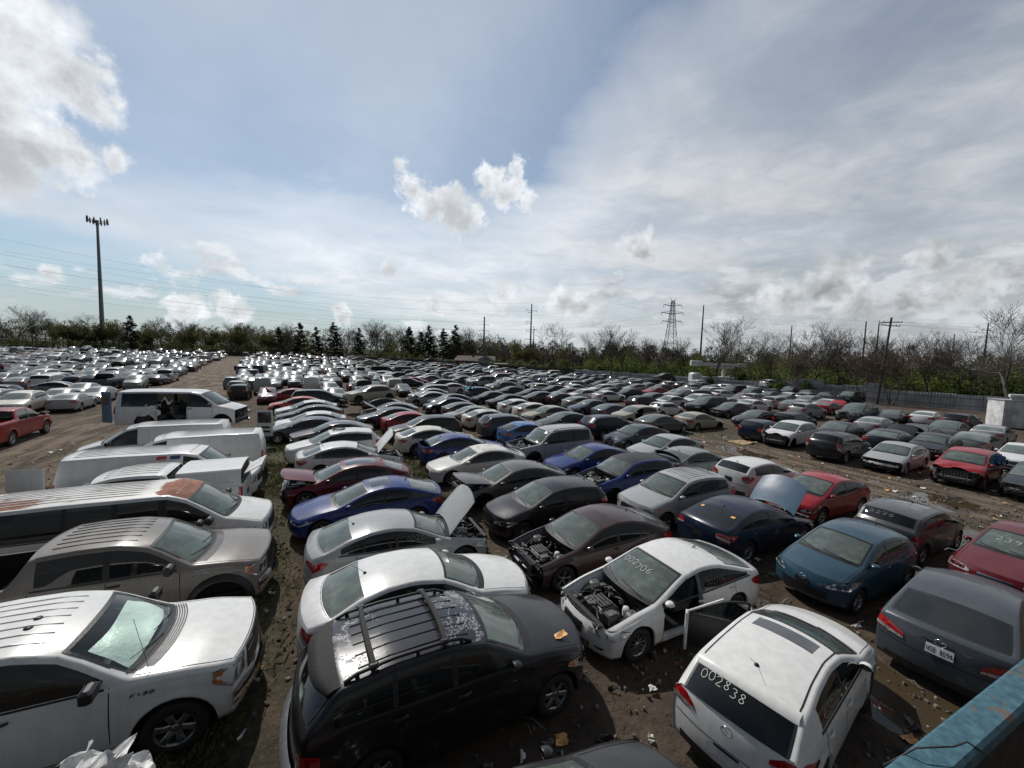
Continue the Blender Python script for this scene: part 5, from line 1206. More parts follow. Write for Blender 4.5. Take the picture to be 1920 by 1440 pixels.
def phone_mast():
    x, y = at(193, 232); r = empty('phone_mast', (x, y, 0)); tag(r, 'tall tapering phone mast with a ring of antennas at the left', 'phone mast')
    H = 74; T = MB(); T.tube([(0, 0, 0), (0, 0, H*.5), (0, 0, H)], 1.25, 'galv', 12, r2=.55); link('pole', T.mesh('pole'), r)
    P = MB(); rg = 5.2
    for k in range(3):
        a0 = 2*math.pi*k/3+.3; a1 = a0+2*math.pi/3; p0 = Vector((math.cos(a0)*rg, math.sin(a0)*rg, H-.5)); p1 = Vector((math.cos(a1)*rg, math.sin(a1)*rg, H-.5))
        P.tube([p0, p1], .14, 'post', 5); P.tube([(0, 0, H-.5), (p0+p1)/2], .14, 'post', 5); P.tube([(0, 0, H-2), (p0+p1)/2], .1, 'post', 5)
    link('platform', P.mesh('platform'), r)
    rd = random.Random(3)
    for k in range(12):
        s, j = divmod(k, 4); a0 = 2*math.pi*s/3+.3; a1 = a0+2*math.pi/3; f = .08+.28*j; p = Vector((math.cos(a0), math.sin(a0), 0)).lerp(Vector((math.cos(a1), math.sin(a1), 0)), f)*rg
        A = MB(); A.box((0, 0, .1), (.55, .45, 2.6+rd.uniform(0, 1.2)), 'galv' if k % 3 else 'post', bev=.1); A.tube([(0, 0, -2), (0, 0, 2.2)], .07, 'post', 5); A.box((0, .3, -.8), (.4, .3, .9), 'post')
        o = link('antenna', A.mesh('antenna'), r, loc=(p.x, p.y, H-.4))
phone_mast()
def steel_pole(px, d, top, arms, lab, name='power_pole', r0=.35, mat='galv', lean=0):
    x, y = at(px, d); r = empty(name, (x, y, 0)); tag(r, lab, 'power pole', 'masts and power poles'); T = MB(); T.tube([(0, 0, 0), (lean, 0, top)], r0, mat, 8, r2=r0*.45); link('pole', T.mesh('pole'), r)
    for (z, l, sd) in arms:
        A = MB(); xx = lean*z/top; A.tube([(xx, 0, z), (xx+l*sd, 0, z+.35)], .10, 'post', 4); 
        for q in (l,): A.tube([(xx+q*sd, 0, z+.35), (xx+q*sd, 0, z-.6)], .09, 'post', 4)
        link('crossarm', A.mesh('crossarm'), r)
    return Vector((x, y, 0))
P1 = steel_pole(905, 235, 27, [(22, 2.6, 1), (22.3, 2.6, -1), (18.5, 2.6, 1), (18.8, 2.6, -1), (15, 2.6, 1), (15.3, 2.6, -1), (12, 1.5, -1)], 'grey steel power pole with paired arms above the house', r0=.75)
P2 = steel_pole(992, 225, 34, [(30, 3, 1), (30.3, 3, -1), (29, 2, -1), (24, 3, -1), (23, 2.5, -1), (19.6, 2.8, -1), (19.4, 2.2, 1), (18.6, 2.4, -1), (14, 3, -1), (14, 1.6, 1)], 'tallest steel power pole with staggered arms at the middle of the horizon', r0=.62)
steel_pole(997.5, 300, 27, [(24, 2.2, 1), (22, 2.2, -1), (20, 2, 1)], 'smaller distant power pole just right of the tallest one', r0=.5)
steel_pole(1310, 150, 26.2, [], 'plain thin black mast standing alone right of the pylon', r0=.42, mat='post', name='mast')
steel_pole(1476, 180, 22.3, [], 'thin mast poking above the trees at the middle right', r0=.4, mat='post', name='mast')
steel_pole(1613, 140, 21, [], 'thin mast just left of the wooden utility pole', r0=.36, mat='post', name='mast')
steel_pole(1637, 140, 20.5, [], 'thin mast close behind the wooden utility pole', r0=.36, mat='post', name='mast')
steel_pole(1779, 170, 20, [], 'thin mast among bare trees right of the utility pole', r0=.34, mat='post', name='mast')
steel_pole(1839, 160, 24, [(21, 2.2, -1), (21, 1, 1)], 'mast with one short arm near the right edge', r0=.42, mat='post', name='mast')
steel_pole(1181, 90, 8.6, [(7.4, 1.6, 1), (7.5, .5, -1)], 'short wooden pole with lamp arm standing in the shrubs', r0=.12, mat='wood_pole')
steel_pole(1110, 112, 6.5, [], 'thin wooden post in the shrubs left of the lamp pole', r0=.10, mat='wood_pole')
def utility_pole():
    x, y = at(1652, 59); r = empty('utility_pole', (x, y, 0)); tag(r, 'brown wooden utility pole with double crossarm behind the fence', 'utility pole')
    T = MB(); T.tube([(-.3, 0, 0), (.55, 0, 12.9)], .17, 'wood_pole', 8, r2=.12); link('pole', T.mesh('pole'), r)
    for z, l, dz in ((12.2, 1.7, .15), (11.7, 1.4, -.1)):
        A = MB(); A.tube([(.52-l, 0, z-dz), (.52, 0, z), (.52+l, 0, z+dz*.4)], .07, 'wood_pole', 4)
        for q in (-l, -l*.6, l*.6, l): A.lathe([(.05, -.02), (.06, .1), (.03, .2)], (.52+q, 0, z), 'galv', 6, 'z')
        link('crossarm', A.mesh('crossarm'), r)
    return Vector((x, y, 0))
P3 = utility_pole()
def pylon():
    x, y = at(1253, 262); r = empty('lattice_pylon', (x, y, 0)); tag(r, 'steel lattice power pylon with three pairs of arms', 'pylon'); H = 45; B = MB()
    def c(k, z): w = 4.2*(1-z/H)**1.3+.75; return Vector((w*(1 if k in (0, 3) else -1), w*(1 if k in (0, 1) else -1), z))
    zs = [0, 9, 16, 22, 27, 31, 34.5, 37.5, 40, 42, 43.5]
    for a, b in zip(zs, zs[1:]):
        for k in range(4):
            B.tube([c(k, a), c(k, b)], .16, 'post', 4, caps=False); B.tube([c(k, a), c((k+1) % 4, b)], .09, 'post', 3, caps=False); B.tube([c((k+1) % 4, a), c(k, b)], .09, 'post', 3, caps=False); B.tube([c(k, b), c((k+1) % 4, b)], .08, 'post', 3, caps=False)
    link('tower', B.mesh('tower'), r)
    for z, l in ((29.5, 6.4), (35, 7.2), (40, 6.0)):
        for sd in (1, -1):
            A = MB(); A.tube([(0, 1, z), (sd*l, 0, z+.8)], .13, 'post', 4); A.tube([(0, -1, z), (sd*l, 0, z+.8)], .13, 'post', 4); A.tube([(0, 0, z+1.9), (sd*l, 0, z+.8)], .10, 'post', 4); A.tube([(sd*l, 0, z+.8), (sd*l, 0, z-1.1)], .13, 'post', 4); link('crossarm', A.mesh('crossarm'), r)
    for sd in (1, -1): A = MB(); A.tube([(sd*.7, 0, 43.5), (sd*2.1, 0, 45.4)], .1, 'post', 4); link('peak', A.mesh('peak'), r)
    return Vector((x, y, 0))
PY = pylon()
def wires():
    sets = [([P1+Vector((dx, 0, z)) for dx, z in ((2.6, 22.3), (-2.6, 22.3), (2.6, 18.5), (-2.6, 18.5), (0, 26.5))], [(-265, 100, 50), (-265, 100, 45), (-265, 100, 40), (-265, 100, 36), (-265, 100, 56)], 'black power cables sweeping down from the left to the grey steel pole'),
            ([P2+Vector((dx, 0, z)) for dx, z in ((3, 30), (-3, 24), (-2.8, 19.6), (0, 34))], [(-215, 170, 36), (-215, 170, 30), (-215, 170, 26), (-215, 170, 42)], 'power cables running left from the tallest steel pole'),
            ([PY+Vector((dx, 0, z)) for dx, z in ((-7.2, 34), (-6.4, 28.5), (6, 39), (-1.5, 45))], [tuple(P2+Vector((0, 0, z))) for z in (28, 23, 19, 33)], 'power cables between the tallest pole and the pylon'),
            ([PY+Vector((dx, 0, z)) for dx, z in ((7.2, 34), (6.4, 28.5), (6, 39))], [(330, 190, 27), (330, 190, 22), (330, 190, 32)], 'power cables running right from the pylon'),
            ([P3+Vector((dx, 0, z)) for dx, z in ((2.2, 12.3), (-1.2, 12.1), (1.9, 11.8))], [(90, 40, 10.5), (90, 41, 10.5), (90, 39, 9.7)], 'cables from the wooden utility pole towards the right edge'),
            ([P3+Vector((dx, 0, z)) for dx, z in ((.2, 7.1), (.2, 6.5), (.15, 5.8))], [(82, 41, 5.6), (82, 41, 5.0), (82, 41, 4.3)], 'low cables along the bank right of the utility pole'),
            ([P3+Vector((.2, 0, 7.2)), P3+Vector((.2, 0, 6.6))], [(20, 92, 8.2), (20, 92, 7.4)], 'low cables along the bank left of the utility pole')]
    for A, Bp, lab in sets:
        B = MB()
        for a, b in zip(A, Bp):
            b = Vector(b); L = (a-b).length; d = max((a.length+b.length)/2, 40)
            B.tube([a.lerp(b, t)-Vector((0, 0, L*.022*4*t*(1-t))) for t in [k/16 for k in range(17)]], .00009*d+.003, 'wire', 3, caps=False)
        tag(link('power_cables', B.mesh('power_cables')), lab, 'cables')
wires()
flat('siding', (.27, .31, .36), .7, var=.15, vscale=1); flat('shingle', (.16, .135, .11), .9, var=.4, vscale=2); flat('yellow', (.45, .30, .06), .6); flat('orange', (.40, .13, .04), .7); flat('brown', (.12, .075, .05), .8)
flat('off_white', (.70, .70, .69), .5, var=.25, vscale=1.5); flat('pale_metal', (.45, .47, .49), .4, metal=.3, var=.2, vscale=2)
def house():
    x, y = at(889, 156); r = empty('house', (x, y, 0), .1); r.scale = (.9, .9, .82); tag(r, 'grey blue house with brown shingle roof and open porch at the far fence', 'house')
    W = MB(); W.box((4.5, 0, 1.7), (8, 7, 3.4), 'siding'); W.quad([(8.5, -3.5, 3.4), (8.5, 3.5, 3.4), (8.5, 0, 5.2)], 'siding'); W.quad([(.5, -3.5, 3.4), (8.5, -3.5, 3.4), (4.5, -3.5, 5.9)], 'siding'); link('wall', W.mesh('wall'), r)
    Rf = MB(); Rf.quad([(-9, -4.4, 3.1), (8.9, -3.9, 3.3), (8.9, 0, 5.6), (-7.5, 0, 5.4)], 'shingle'); Rf.quad([(-9, 4.4, 3.1), (8.9, 3.9, 3.3), (8.9, 0, 5.6), (-7.5, 0, 5.4)], 'shingle'); Rf.box((-.5, -4.2, 3.15), (18.5, .2, .25), 'off_white'); ro = link('roof', Rf.mesh('roof'), r)
    Cc = MB(); Cc.box((-1, 0, 5.8), (.8, .8, 1.3), 'brown'); link('chimney', Cc.mesh('chimney'), ro)
    for q in (-8.4, -6.6, -4.4, -2.2): P = MB(); P.box((q, -4, 1.6), (.25, .25, 3.1), 'yellow' if q < -4 else 'off_white'); link('porch_post', P.mesh('porch_post'), r)
    Bk = MB(); Bk.box((-4, 1.5, 1.6), (8.6, 3, 3.1), 'brown'); link('back_wall', Bk.mesh('back_wall'), r)
    for q, z in ((2.3, 2.0), (6.6, 2.0), (4.5, 4.3)): Wd = MB(); Wd.box((q, -3.53, z), (1.0, .06, 1.1), 'sunroof'); w = link('window', Wd.mesh('window'), r); F = MB(); [F.box((q, -3.57, z+dz), (1.2, .06, .1), 'off_white') for dz in (-.6, .6)]; link('frame', F.mesh('frame'), w)
    D = MB(); D.box((-.6, -.05, 1.2), (1, .1, 2.2), 'off_white'); link('door', D.mesh('door'), r)
    x, y = at(866, 149); o = MB(); o.box((0, 0, .9), (2.2, 1.6, 1.8), 'orange', bev=.1); o.box((1.8, .1, .6), (1.2, 1.4, 1.2), 'brown', bev=.1); o.box((0, 0, 1.9), (2.3, 1.7, .15), 'brown'); oo = link('crate_stack', o.mesh('crate_stack'), loc=(x, y, 0)); tag(oo, 'orange brown crates stacked in front of the house porch', 'crates')
    x, y = at(938, 128); r = empty('storage_trailer', (x, y, 0), -.1); tag(r, 'white topped storage trailer beside the bushes right of the house', 'trailer'); B = MB(); B.box((0, 0, 1.35), (4.2, 2, 1.9), 'leaf_olive'); B.box((0, 0, 2.4), (4.4, 2.2, .2), 'off_white', bev=.05); link('body', B.mesh('body'), r)
    for q in (-1.2, 1.2): Wl = MB(); Wl.lathe([(.001, -.1), (.35, -.1), (.35, .1), (.001, .1)], (q, -1, .35), 'rubber', 12); link('wheel', Wl.mesh('wheel'), r)
    F = MB()
    for a, b in (((0, 0, 0), (.5, 0, 2)), ((1, 0, 0), (.5, 0, 2)), ((.2, 0, .9), (.8, 0, .9)), ((-.3, 0, 2), (1.1, 0, 2))): F.tube([a, b], .07, 'off_white', 4)
    x, y = at(925, 116); tag(link('steel_stand', F.mesh('steel_stand'), loc=(x, y, 0)), 'white A shaped steel stand in front of the storage trailer', 'stand')
house()
def boom():
    x, y = at(1341, 81.6); r = empty('bucket_truck', (x, y, .7), -.02); r.scale = (1.05, 1, 1.05); tag(r, 'long white aerial lift boom lying level above the fence', 'lift truck')
    B = MB(); B.box((.3, 0, 3.95), (9.6, .55, .55), 'off_white', bev=.08); B.box((-3.9, 0, 4.15), (2.2, .8, 1.05), 'off_white', bev=.1); B.box((1.2, -.1, 3.45), (4.4, .5, .35), 'off_white', bev=.06); B.box((4.9, 0, 3.95), (1.5, .7, .75), 'off_white', bev=.1, taper=.9); B.box((-2.2, 0, 4.62), (3.2, .2, .12), 'post'); link('boom', B.mesh('boom'), r)
    P = MB(); P.tube([(1.5, 0, .8), (1.5, 0, 3.4)], .35, 'off_white', 8); link('pedestal', P.mesh('pedestal'), r); T = MB(); T.box((0, 0, 1.1), (6.5, 2.2, 1.1), 'off_white', bev=.08); T.box((-4, 0, 1.35), (1.8, 2.1, 1.9), 'off_white', bev=.25); link('truck_body', T.mesh('truck_body'), r)
    for q in (-3.8, 2): Wl = MB(); Wl.lathe([(.001, -.15), (.5, -.15), (.5, .15), (.001, .15)], (q, -1.1, .5), 'rubber', 14); link('wheel', Wl.mesh('wheel'), r)
boom()
def container():
    x, y = at(1930, 39); r = empty('office_container', (x, y, 0), -.42); tag(r, 'white ribbed steel container with rooftop pipes at the right edge', 'container')
    B = MB(); L = 6; n = 60; rows = [[], []]
    for i in range(n+1): xx = -2.2+L*i/n; o = .03 if i % 2 else 0; rows[0].append((xx, -1.2-o, .1)); rows[1].append((xx, -1.2-o, 2.75))
    B.box((.8, 0, 1.42), (6, 2.36, 2.64), 'off_white'); 
    for z in np.linspace(.3, 2.55, 16): B.box((.95, -1.2, z), (5.2, .05, .09), 'off_white')
    for xx in (-2.15, 3.75): B.box((xx, -1.22, 1.42), (.16, .1, 2.7), 'off_white', bev=.02)
    B.box((.8, 0, 2.79), (6.15, 2.5, .08), 'pale_metal'); link('body', B.mesh('body'), r)
    D = MB(); D.box((.9, -1.26, 1.5), (1.3, .05, 1.7), 'pale_metal'); link('shutter', D.mesh('shutter'), r)
    P = MB(); P.tube([(-1.6, -.6, 3.25), (-.2, -.6, 3.25)], .17, 'off_white', 10); P.tube([(-1.5, -.6, 2.95), (-.3, -.6, 2.95)], .12, 'off_white', 10); P.tube([(.2, -.6, 3.55), (2.4, -.6, 3.6)], .14, 'off_white', 10); P.tube([(-.9, -.6, 2.8), (-.9, -.6, 3.2)], .05, 'galv', 6); P.tube([(.6, -.6, 2.8), (.6, -.6, 3.55)], .05, 'galv', 6); link('pipes', P.mesh('pipes'), r)
container()
TRACED = [
 ('H', 'avenger', -1.78, 8.04, 'B', 'white', 'style=1', 'white sedan seen from behind between the black SUV and the silver sedan'),
 ('H', 'sedan', -2.87, 10.34, 'B', 'silver', 'hood=open hang=62', 'silver sedan with its hood propped straight up beside the white sedan'),
 ('H', 'fastback', -4.6, 12.96, 'A', 'blue', 'style=3 sun', 'bright blue sedan with sloping roof facing the grass strip'),
 ('H', 'sedan', -6.31, 15.27, 'A', 'darkred', 'hood=open hang=24 nofront sunbig', 'dark red sedan with crumpled raised hood and stripped nose'),
 ('H', 'sedan', -7.54, 18.44, 'B', 'white', 'hood=open hang=55', 'white sedan with raised hood between a red sedan and a white crossover'),
 ('H', 'fastback', 3.55, 8.66, 'A', 'white', 'hood=none cut style=1 light fin', 'white sedan with no hood and its front door hanging open, 002706 on the windshield'),
 ('H', 'sedan', 2.39, 10.82, 'A', 'brown', 'hood=none nofront beam', 'dull brown sedan with bare engine and chrome bumper beam'),
 ('H', 'hatch', 1.28, 13.25, 'A', 'black', 'style=1', 'black hatchback with 002710 marked on its windshield'),
 ('H', 'suv', 6.17, 14.26, 'A', 'silver', 'norails ribs nohub', 'silver crossover with ribbed roof beside the navy sedan with the lifted hood'),
 ('H', 'sedan', 7.74, 12.42, 'B', 'navy', 'hood=open hcol=steelblue hang=50', 'dark navy sedan with a raised light blue hood'),
 ('H', 'mz2', 8.99, 10.13, 'A', 'teal', 'style=0', 'teal blue small hatchback with a winged nose emblem'),
 ('H', 'mini', 13.1, 12.57, 'B', 'greyd', 'style=0', 'grey small hatchback with glass roof panel and chalked rear window'),
 ('H', 'prius', 12.14, 15.2, 'A', 'red', '', 'clean red hatchback with pale headlights parked alone by the dirt lane'),
 ('H', 'hatch', 11.39, 17.73, 'B', 'white', '', 'white hatchback seen from the rear beside the lifted blue hood'),
 ('H', 'suv', 4.99, 16.48, 'A', 'blue', 'black_roof hood=none nofront norails', 'bright blue crossover with black roof and torn off front end'),
 ('H', 'fastback', 3.96, 19.36, 'A', 'blue', '', 'deep blue sedan with clean sloping hood next to the blue crossover'),
 ('H', 'bigsuv', 2.26, 22.0, 'A', 'silver', 'hood=none nofrontwheel', 'silver large SUV with roof rack, bare engine and missing front wheel'),
 ('H', 'coupe', 1.33, 25.79, 'B', 'lightblue', '', 'light blue coupe seen from behind in the fourth row'),
 ('H', 'wagon', -0.01, 27.9, 'B', 'greyd', '', 'grey tall wagon with raised rear, beside the light blue coupe'),
 ('H', 'sedan', -4.43, 23.06, 'B', 'cream', '', 'cream white sedan seen from behind next to the blue car with open trunk'),
 ('H', 'sedan', -2.61, 21.15, 'B', 'blue', 'trunk=open', 'blue sedan with its trunk lid standing open'),
 ('H', 'sedan', -1.52, 18.3, 'A', 'pearl', '', 'pearl white sedan with stained roof between two blue cars'),
 ('H', 'sedan', 0.06, 15.62, 'A', 'warmgrey', 'hood=open hang=20 nofront', 'grey brown sedan with black hood underside lifted and nose removed'),
 ('H', 'wagon', -5.64, 25.89, 'A', 'blackd', '', 'black wagon with plastic sheet in the window beside the cream sedan'),
 ('H', 'sedan', 8.26, 25.71, 'A', 'navygrey', 'dent', 'navy grey sedan with shiny crumpled nose and paper on its windshield'),
 ('H', 'sedan', 8.9, 22.45, 'A', 'silver', '', 'plain silver sedan parked by the dirt lane in front of a navy sedan'),
 ('H', 'sedan', 9.38, 19.65, 'B', 'silvergrey', 'trunk=open', 'silver green sedan with its rear end torn open'),
 ('M', 'wagon', 7.39, 29.11, 'B', 'navy', 'rails', 'dark navy estate car with roof rails behind the large silver SUV'),
 ('H', 'suv', 19.91, 27.88, 'C', 'white', 'nofront hood=closed norails dent', 'white crossover with wrecked nose facing the dirt lane'),
 ('H', 'suv', 20.59, 24.42, 'D', 'black', 'norails redlamps', 'black crossover with tall red tail lamps seen from behind across the lane'),
 ('H', 'sedan', 22.11, 22.34, 'C', 'silver', 'nofront2 paper', 'silver sedan with white bumper beam and paper on its windshield across the lane'),
 ('H', 'suv', 23.56, 20.05, 'C', 'red', 'nofront hood=closed norails dent paper', 'red crossover with smashed nose and loose blue tarp across the lane'),
 ('H', 'sedan', 28.05, 25.91, 'C', 'black', '', 'black sedan between the silver and the red wrecks across the lane'),
 ('M', 'sedan', 25.02, 29.98, 'C', 'blackd', '', 'black sedan just behind the white wrecked crossover'),
 ('M', 'sedan', 31.57, 33.77, 'D', 'silver', '', 'silver sedan seen from behind in the second line across the lane'),
 ('M', 'sedan', 26.7, 27.43, 'D', 'blackd', 'hood=open hang=40', 'black sedan with rounded hood standing up across the lane'),
 ('M', 'sedan', 30.83, 29.79, 'C', 'blackd', 'hood=open hang=50', 'black sedan with swollen dark hood raised beside the black long sedan'),
 ('M', 'sedan', 36.01, 32.46, 'C', 'greyd', '', 'dark grey sedan right of the raised swollen hood'),
 ('M', 'wagon', 43.01, 37.48, 'D', 'black', '', 'long black car with sloping roof behind the dark grey sedan'),
 ('M', 'sedan', 38.23, 31.04, 'D', 'silver', '', 'silver sedan with tinted rear window in front of the container'),
 ('M', 'coupe', 32.67, 27.38, 'D', 'silvergrey', '', 'silver green car with low roof just behind the red wreck'),
 ('M', 'bigsuv', 35.32, 40.17, 'A', 'greyd', '', 'dark grey pickup shaped SUV near the fence'),
 ('M', 'suv', 31.53, 41.87, 'B', 'silver', 'norails', 'silver crossover beside the red car near the fence'),
 ('M', 'sedan', 33.79, 46.72, 'B', 'grey', '', 'grey sedan near the fence behind the silver crossover'),
 ('M', 'sedan', 22.19, 35.59, 'A', 'blackd', '', 'black sedan beside the stripped black hatch near the lane head'),
 ('M', 'hatch', 19.32, 29.81, 'D', 'navy', 'nofront', 'crushed dark blue car low to the ground at the lane head'),
 ('M', 'hatch', 25.27, 34.88, 'B', 'black', 'trunk=open', 'black hatchback with open tailgate behind the white wreck'),
 ('M', 'sedan', 37.1, 45.91, 'B', 'red', 'hood=open hang=50', 'red sedan with black raised hood near the fence'),
 ('M', 'sedan', 39.24, 49.14, 'A', 'white', '', 'small white car near the fence right of the red sedan'),
 ('M', 'sedan', 41.8, 39.32, 'D', 'white', '', 'white car in front of the fence behind the long black car'),
 ('M', 'sedan', 38.47, 39.69, 'C', 'black', 'nofront', 'stripped black wreck with jumbled panels in front of the fence'),
 ('M', 'sedan', 30.41, 23.13, 'C', 'white', '', 'white car cut by the right edge beyond the red wreck'),
 ('H', 'sedan', 14.3, 10.52, 'A', 'darkred', '', 'dark red sedan cut by the right edge with yellow chalk number'),
 ('M', 'sedan', 24.72, 18.13, 'C', 'blackd', 'nofront', 'black wreck cut by the right edge at the lane'),
 ('M', 'suv', -9.05, 20.18, 'A', 'white', 'norails roofhole', 'white crossover with broken sunroof behind the white sedan'),
 ('M', 'sedan', -10.72, 23.65, 'A', 'warmgrey', 'nofront hood=closed sunbig', 'charcoal sedan with black glass roof and stripped nose'),
 ('M', 'sedan', -12.94, 24.78, 'A', 'navygrey', '', 'dark blue grey sedan with upright stance right of the open van door'),
 ('M', 'sedan', -13.81, 26.99, 'A', 'white', '', 'white sedan with grey weeds at its nose in the second row'),
 ('M', 'sedan', -15.32, 30.07, 'A', 'greyd', '', 'grey sedan with split rear panel in the second row'),
 ('M', 'sedan', -17.0, 32.78, 'A', 'white', '', 'white sedan directly behind a red roofed sedan'),
 ('M', 'sedan', -19.15, 35.07, 'A', 'redo', '', 'orange red roofed sedan at the weeds in the second row'),
 ('M', 'minivan', -19.06, 39.03, 'B', 'darkgreen', '', 'dark green minivan seen from the side in the second row'),
 ('M', 'sedan', -23.6, 41.76, 'A', 'red', 'hood=open hang=40', 'red car with its hood forced up beside the dark minivan'),
 ('M', 'hatch', -25.37, 40.88, 'K', 'maroon', '', 'maroon small car in front of the large white van'),
 ('M', 'sedan', -7.02, 28.45, 'B', 'red', '', 'cherry red sedan seen from the rear left'),
 ('M', 'sedan', -9.43, 30.22, 'A', 'navygrey', '', 'slate blue sedan tucked behind the cherry red one'),
 ('M', 'sedan', -10.18, 33.07, 'A', 'grey', 'hood=open hang=40', 'grey sedan with raised hood behind the slate blue one'),
 ('M', 'sedan', -11.46, 36.58, 'B', 'black', 'paper', 'black sedan with a white sheet on its rear window'),
 ('M', 'sedan', -15.1, 42.37, 'A', 'redo', 'nofront', 'squashed orange red car beneath the gold sedan'),
 ('M', 'sedan', -3.9, 34.89, 'B', 'greyd', '', 'dark grey sedan with round red lamp seen from behind'),
 ('M', 'sedan', -3.44, 32.31, 'A', 'silvergrey', '', 'grey green sedan left of a cream sedan'),
 ('M', 'sedan', -1.58, 31.01, 'B', 'cream', 'sun', 'cream sedan with dark glass roof between two grey cars'),
 ('M', 'sedan', -6.22, 37.89, 'A', 'navy', '', 'navy sedan with clear side windows in the third row'),
 ('M', 'suv', -3.51, 48.55, 'B', 'deepteal', 'norails', 'deep blue SUV with turquoise scrap on its tail'),
 ('M', 'sedan', -0.55, 42.66, 'A', 'blackd', 'nofront', 'black sedan with silver foil scrap at its nose'),
 ('M', 'fastback', 0.93, 38.69, 'B', 'white', '', 'white sedan with tapering tail seen from the rear left'),
 ('M', 'sedan', 2.37, 36.11, 'B', 'cream', '', 'off white sedan with wrecked side behind the champagne sedan'),
 ('M', 'fastback', 3.14, 34.2, 'A', 'champagne', '', 'champagne sedan facing left with damaged front corner'),
 ('M', 'sedan', 4.05, 30.43, 'A', 'darkgreen', 'nofront', 'dark green sedan with stripped front and loose hoses'),
 ('M', 'sedan', 6.22, 46.48, 'B', 'plum', '', 'dark plum sedan seen from behind'),
 ('M', 'sedan', 2.53, 51.07, 'A', 'blackd', '', 'black sedan left of the plum one'),
 ('M', 'sedan', 3.14, 47.19, 'A', 'warmgrey', '', 'warm grey sedan in front of the plum one'),
 ('M', 'sedan', 7.71, 43.09, 'B', 'silvergrey', '', 'green grey sedan with red lamps seen from behind'),
 ('M', 'sedan', 7.9, 39.93, 'A', 'navygrey', 'paper', 'blue grey sedan with paper on its windshield facing left'),
 ('M', 'sedan', 9.8, 37.18, 'B', 'navygrey', '', 'blue grey sedan with bare white door frames'),
 ('M', 'suv', 10.86, 34.45, 'A', 'champagne', 'norails cutm', 'champagne crossover with missing front door'),
 ('M', 'sedan', 12.02, 31.17, 'B', 'warmgrey', '', 'brown grey sedan seen from behind beside the dirt lane'),
 ('M', 'sedan', 16.11, 33.64, 'B', 'champagne', 'nofrontwheel', 'champagne sedan with missing front wheel beside the lane'),
 ('M', 'mini', 15.86, 40.25, 'B', 'white', 'cutm', 'small white hatchback without its door'),
 ('M', 'suv', 14.98, 43.94, 'B', 'black', 'rails', 'black SUV with chrome window line seen from behind'),
 ('M', 'sedan', 12.74, 51.68, 'B', 'white', '', 'white sedan with bruised side behind the black SUV'),
 ('M', 'sedan', 9.41, 52.58, 'A', 'white', '', 'white sedan with pale tail left of the bruised one'),
 ('M', 'sedan', 7.5, 53.85, 'A', 'silvergrey', '', 'grey green sedan in the pack left of the white sedans'),
 ('M', 'sedan', 6.11, 57.74, 'A', 'black', '', 'black sedan in the pack with shiny roof line'),
 ('M', 'sedan', 10.21, 61.44, 'B', 'white', '', 'white sedan with bright rear quarter in the pack'),
 ('M', 'sedan', 14.58, 63.35, 'A', 'greyd', '', 'dark grey sedan in the pack behind two white ones'),
 ('M', 'fastback', 14.91, 57.47, 'B', 'blackd', '', 'black sedan with long sloping back in the pack'),
 ('M', 'sedan', 16.54, 56.05, 'A', 'navy', '', 'navy sedan facing left in the pack'),
 ('M', 'sedan', 18.83, 50.79, 'B', 'darkgreen', 'hood=closed', 'green grey sedan facing right in the pack'),
 ('M', 'sedan', 18.82, 47.15, 'A', 'white', '', 'white sedan with red lamp beside the white estate'),
 ('M', 'wagon', 23.1, 49.18, 'A', 'white', '', 'white estate car at the end of the row near the lane'),
 ('M', 'sedan', 25.92, 46.95, 'B', 'silver', 'nofront hood=open hang=20', 'silver sedan with smashed nose pointing at the white cars'),
 ('M', 'suv', 30.27, 56.2, 'B', 'white', '', 'white crossover in front of the corrugated fence'),
 ('M', 'sedan', 28.33, 45.92, 'B', 'white', '', 'white sedan beside the smashed silver one'),
 ('M', 'suv', 32.32, 52.09, 'B', 'silver', '', 'silver crossover with dark hood behind the white sedan'),
 ('M', 'sedan', 22.09, 60.94, 'A', 'red', '', 'red coupe shaped car with glossy hood in the pack'),
 ('M', 'sedan', 25.48, 67.72, 'A', 'greyd', '', 'steel grey car behind the red one in the pack'),
 ('M', 'sedan', 24.33, 58.01, 'A', 'silvergrey', '', 'silver green car behind the white sedan with red lamp'),
 ('M', 'wagon', 20.22, 80.54, 'A', 'blackd', '', 'black estate car in front of the corrugated fence'),
 ('M', 'bigsuv', 27.67, 76.0, 'B', 'black', '', 'black boxy off road car in front of the corrugated fence'),
 ('M', 'sedan', 22.03, 75.65, 'A', 'maroon', '', 'brown red car beside the black estate'),
 ('M', 'sedan', 16.41, 73.03, 'A', 'greyd', '', 'dull grey car left of the brown red one'),
 ('M', 'sedan', 15.17, 75.48, 'B', 'greyd', '', 'dull grey car left edge of the fence group'),
 ('M', 'sedan', -1.92, 65.79, 'A', 'maroon', 'hood=open hang=50', 'maroon car with white hood standing up'),
 ('M', 'bigsuv', -5.18, 67.08, 'A', 'silver', '', 'silver boxy four by four behind the maroon car'),
 ('M', 'sedan', -9.37, 72.7, 'A', 'warmgrey', '', 'warm grey sedan left of the boxy four by four'),
 ('M', 'bigsuv', -3.34, 83.76, 'A', 'red', '', 'red truck at the weeds by the far corner'),
 ('M', 'wagon', -11.17, 60.21, 'A', 'black', '', 'black estate car facing left with greenish windshield'),
 ('M', 'sedan', -8.78, 55.65, 'A', 'white', '', 'white sedan facing left behind the navy one'),
 ('M', 'sedan', -9.84, 46.63, 'A', 'silver', '', 'silver sedan left of the deep blue SUV'),
 ('M', 'sedan', -9.09, 42.89, 'A', 'silver', 'hood=open hang=35', 'silver sedan with hood ajar left of the deep blue SUV'),
 ('M', 'sedan', -6.58, 41.36, 'A', 'navygrey', '', 'blue grey sedan under the deep blue SUV'),
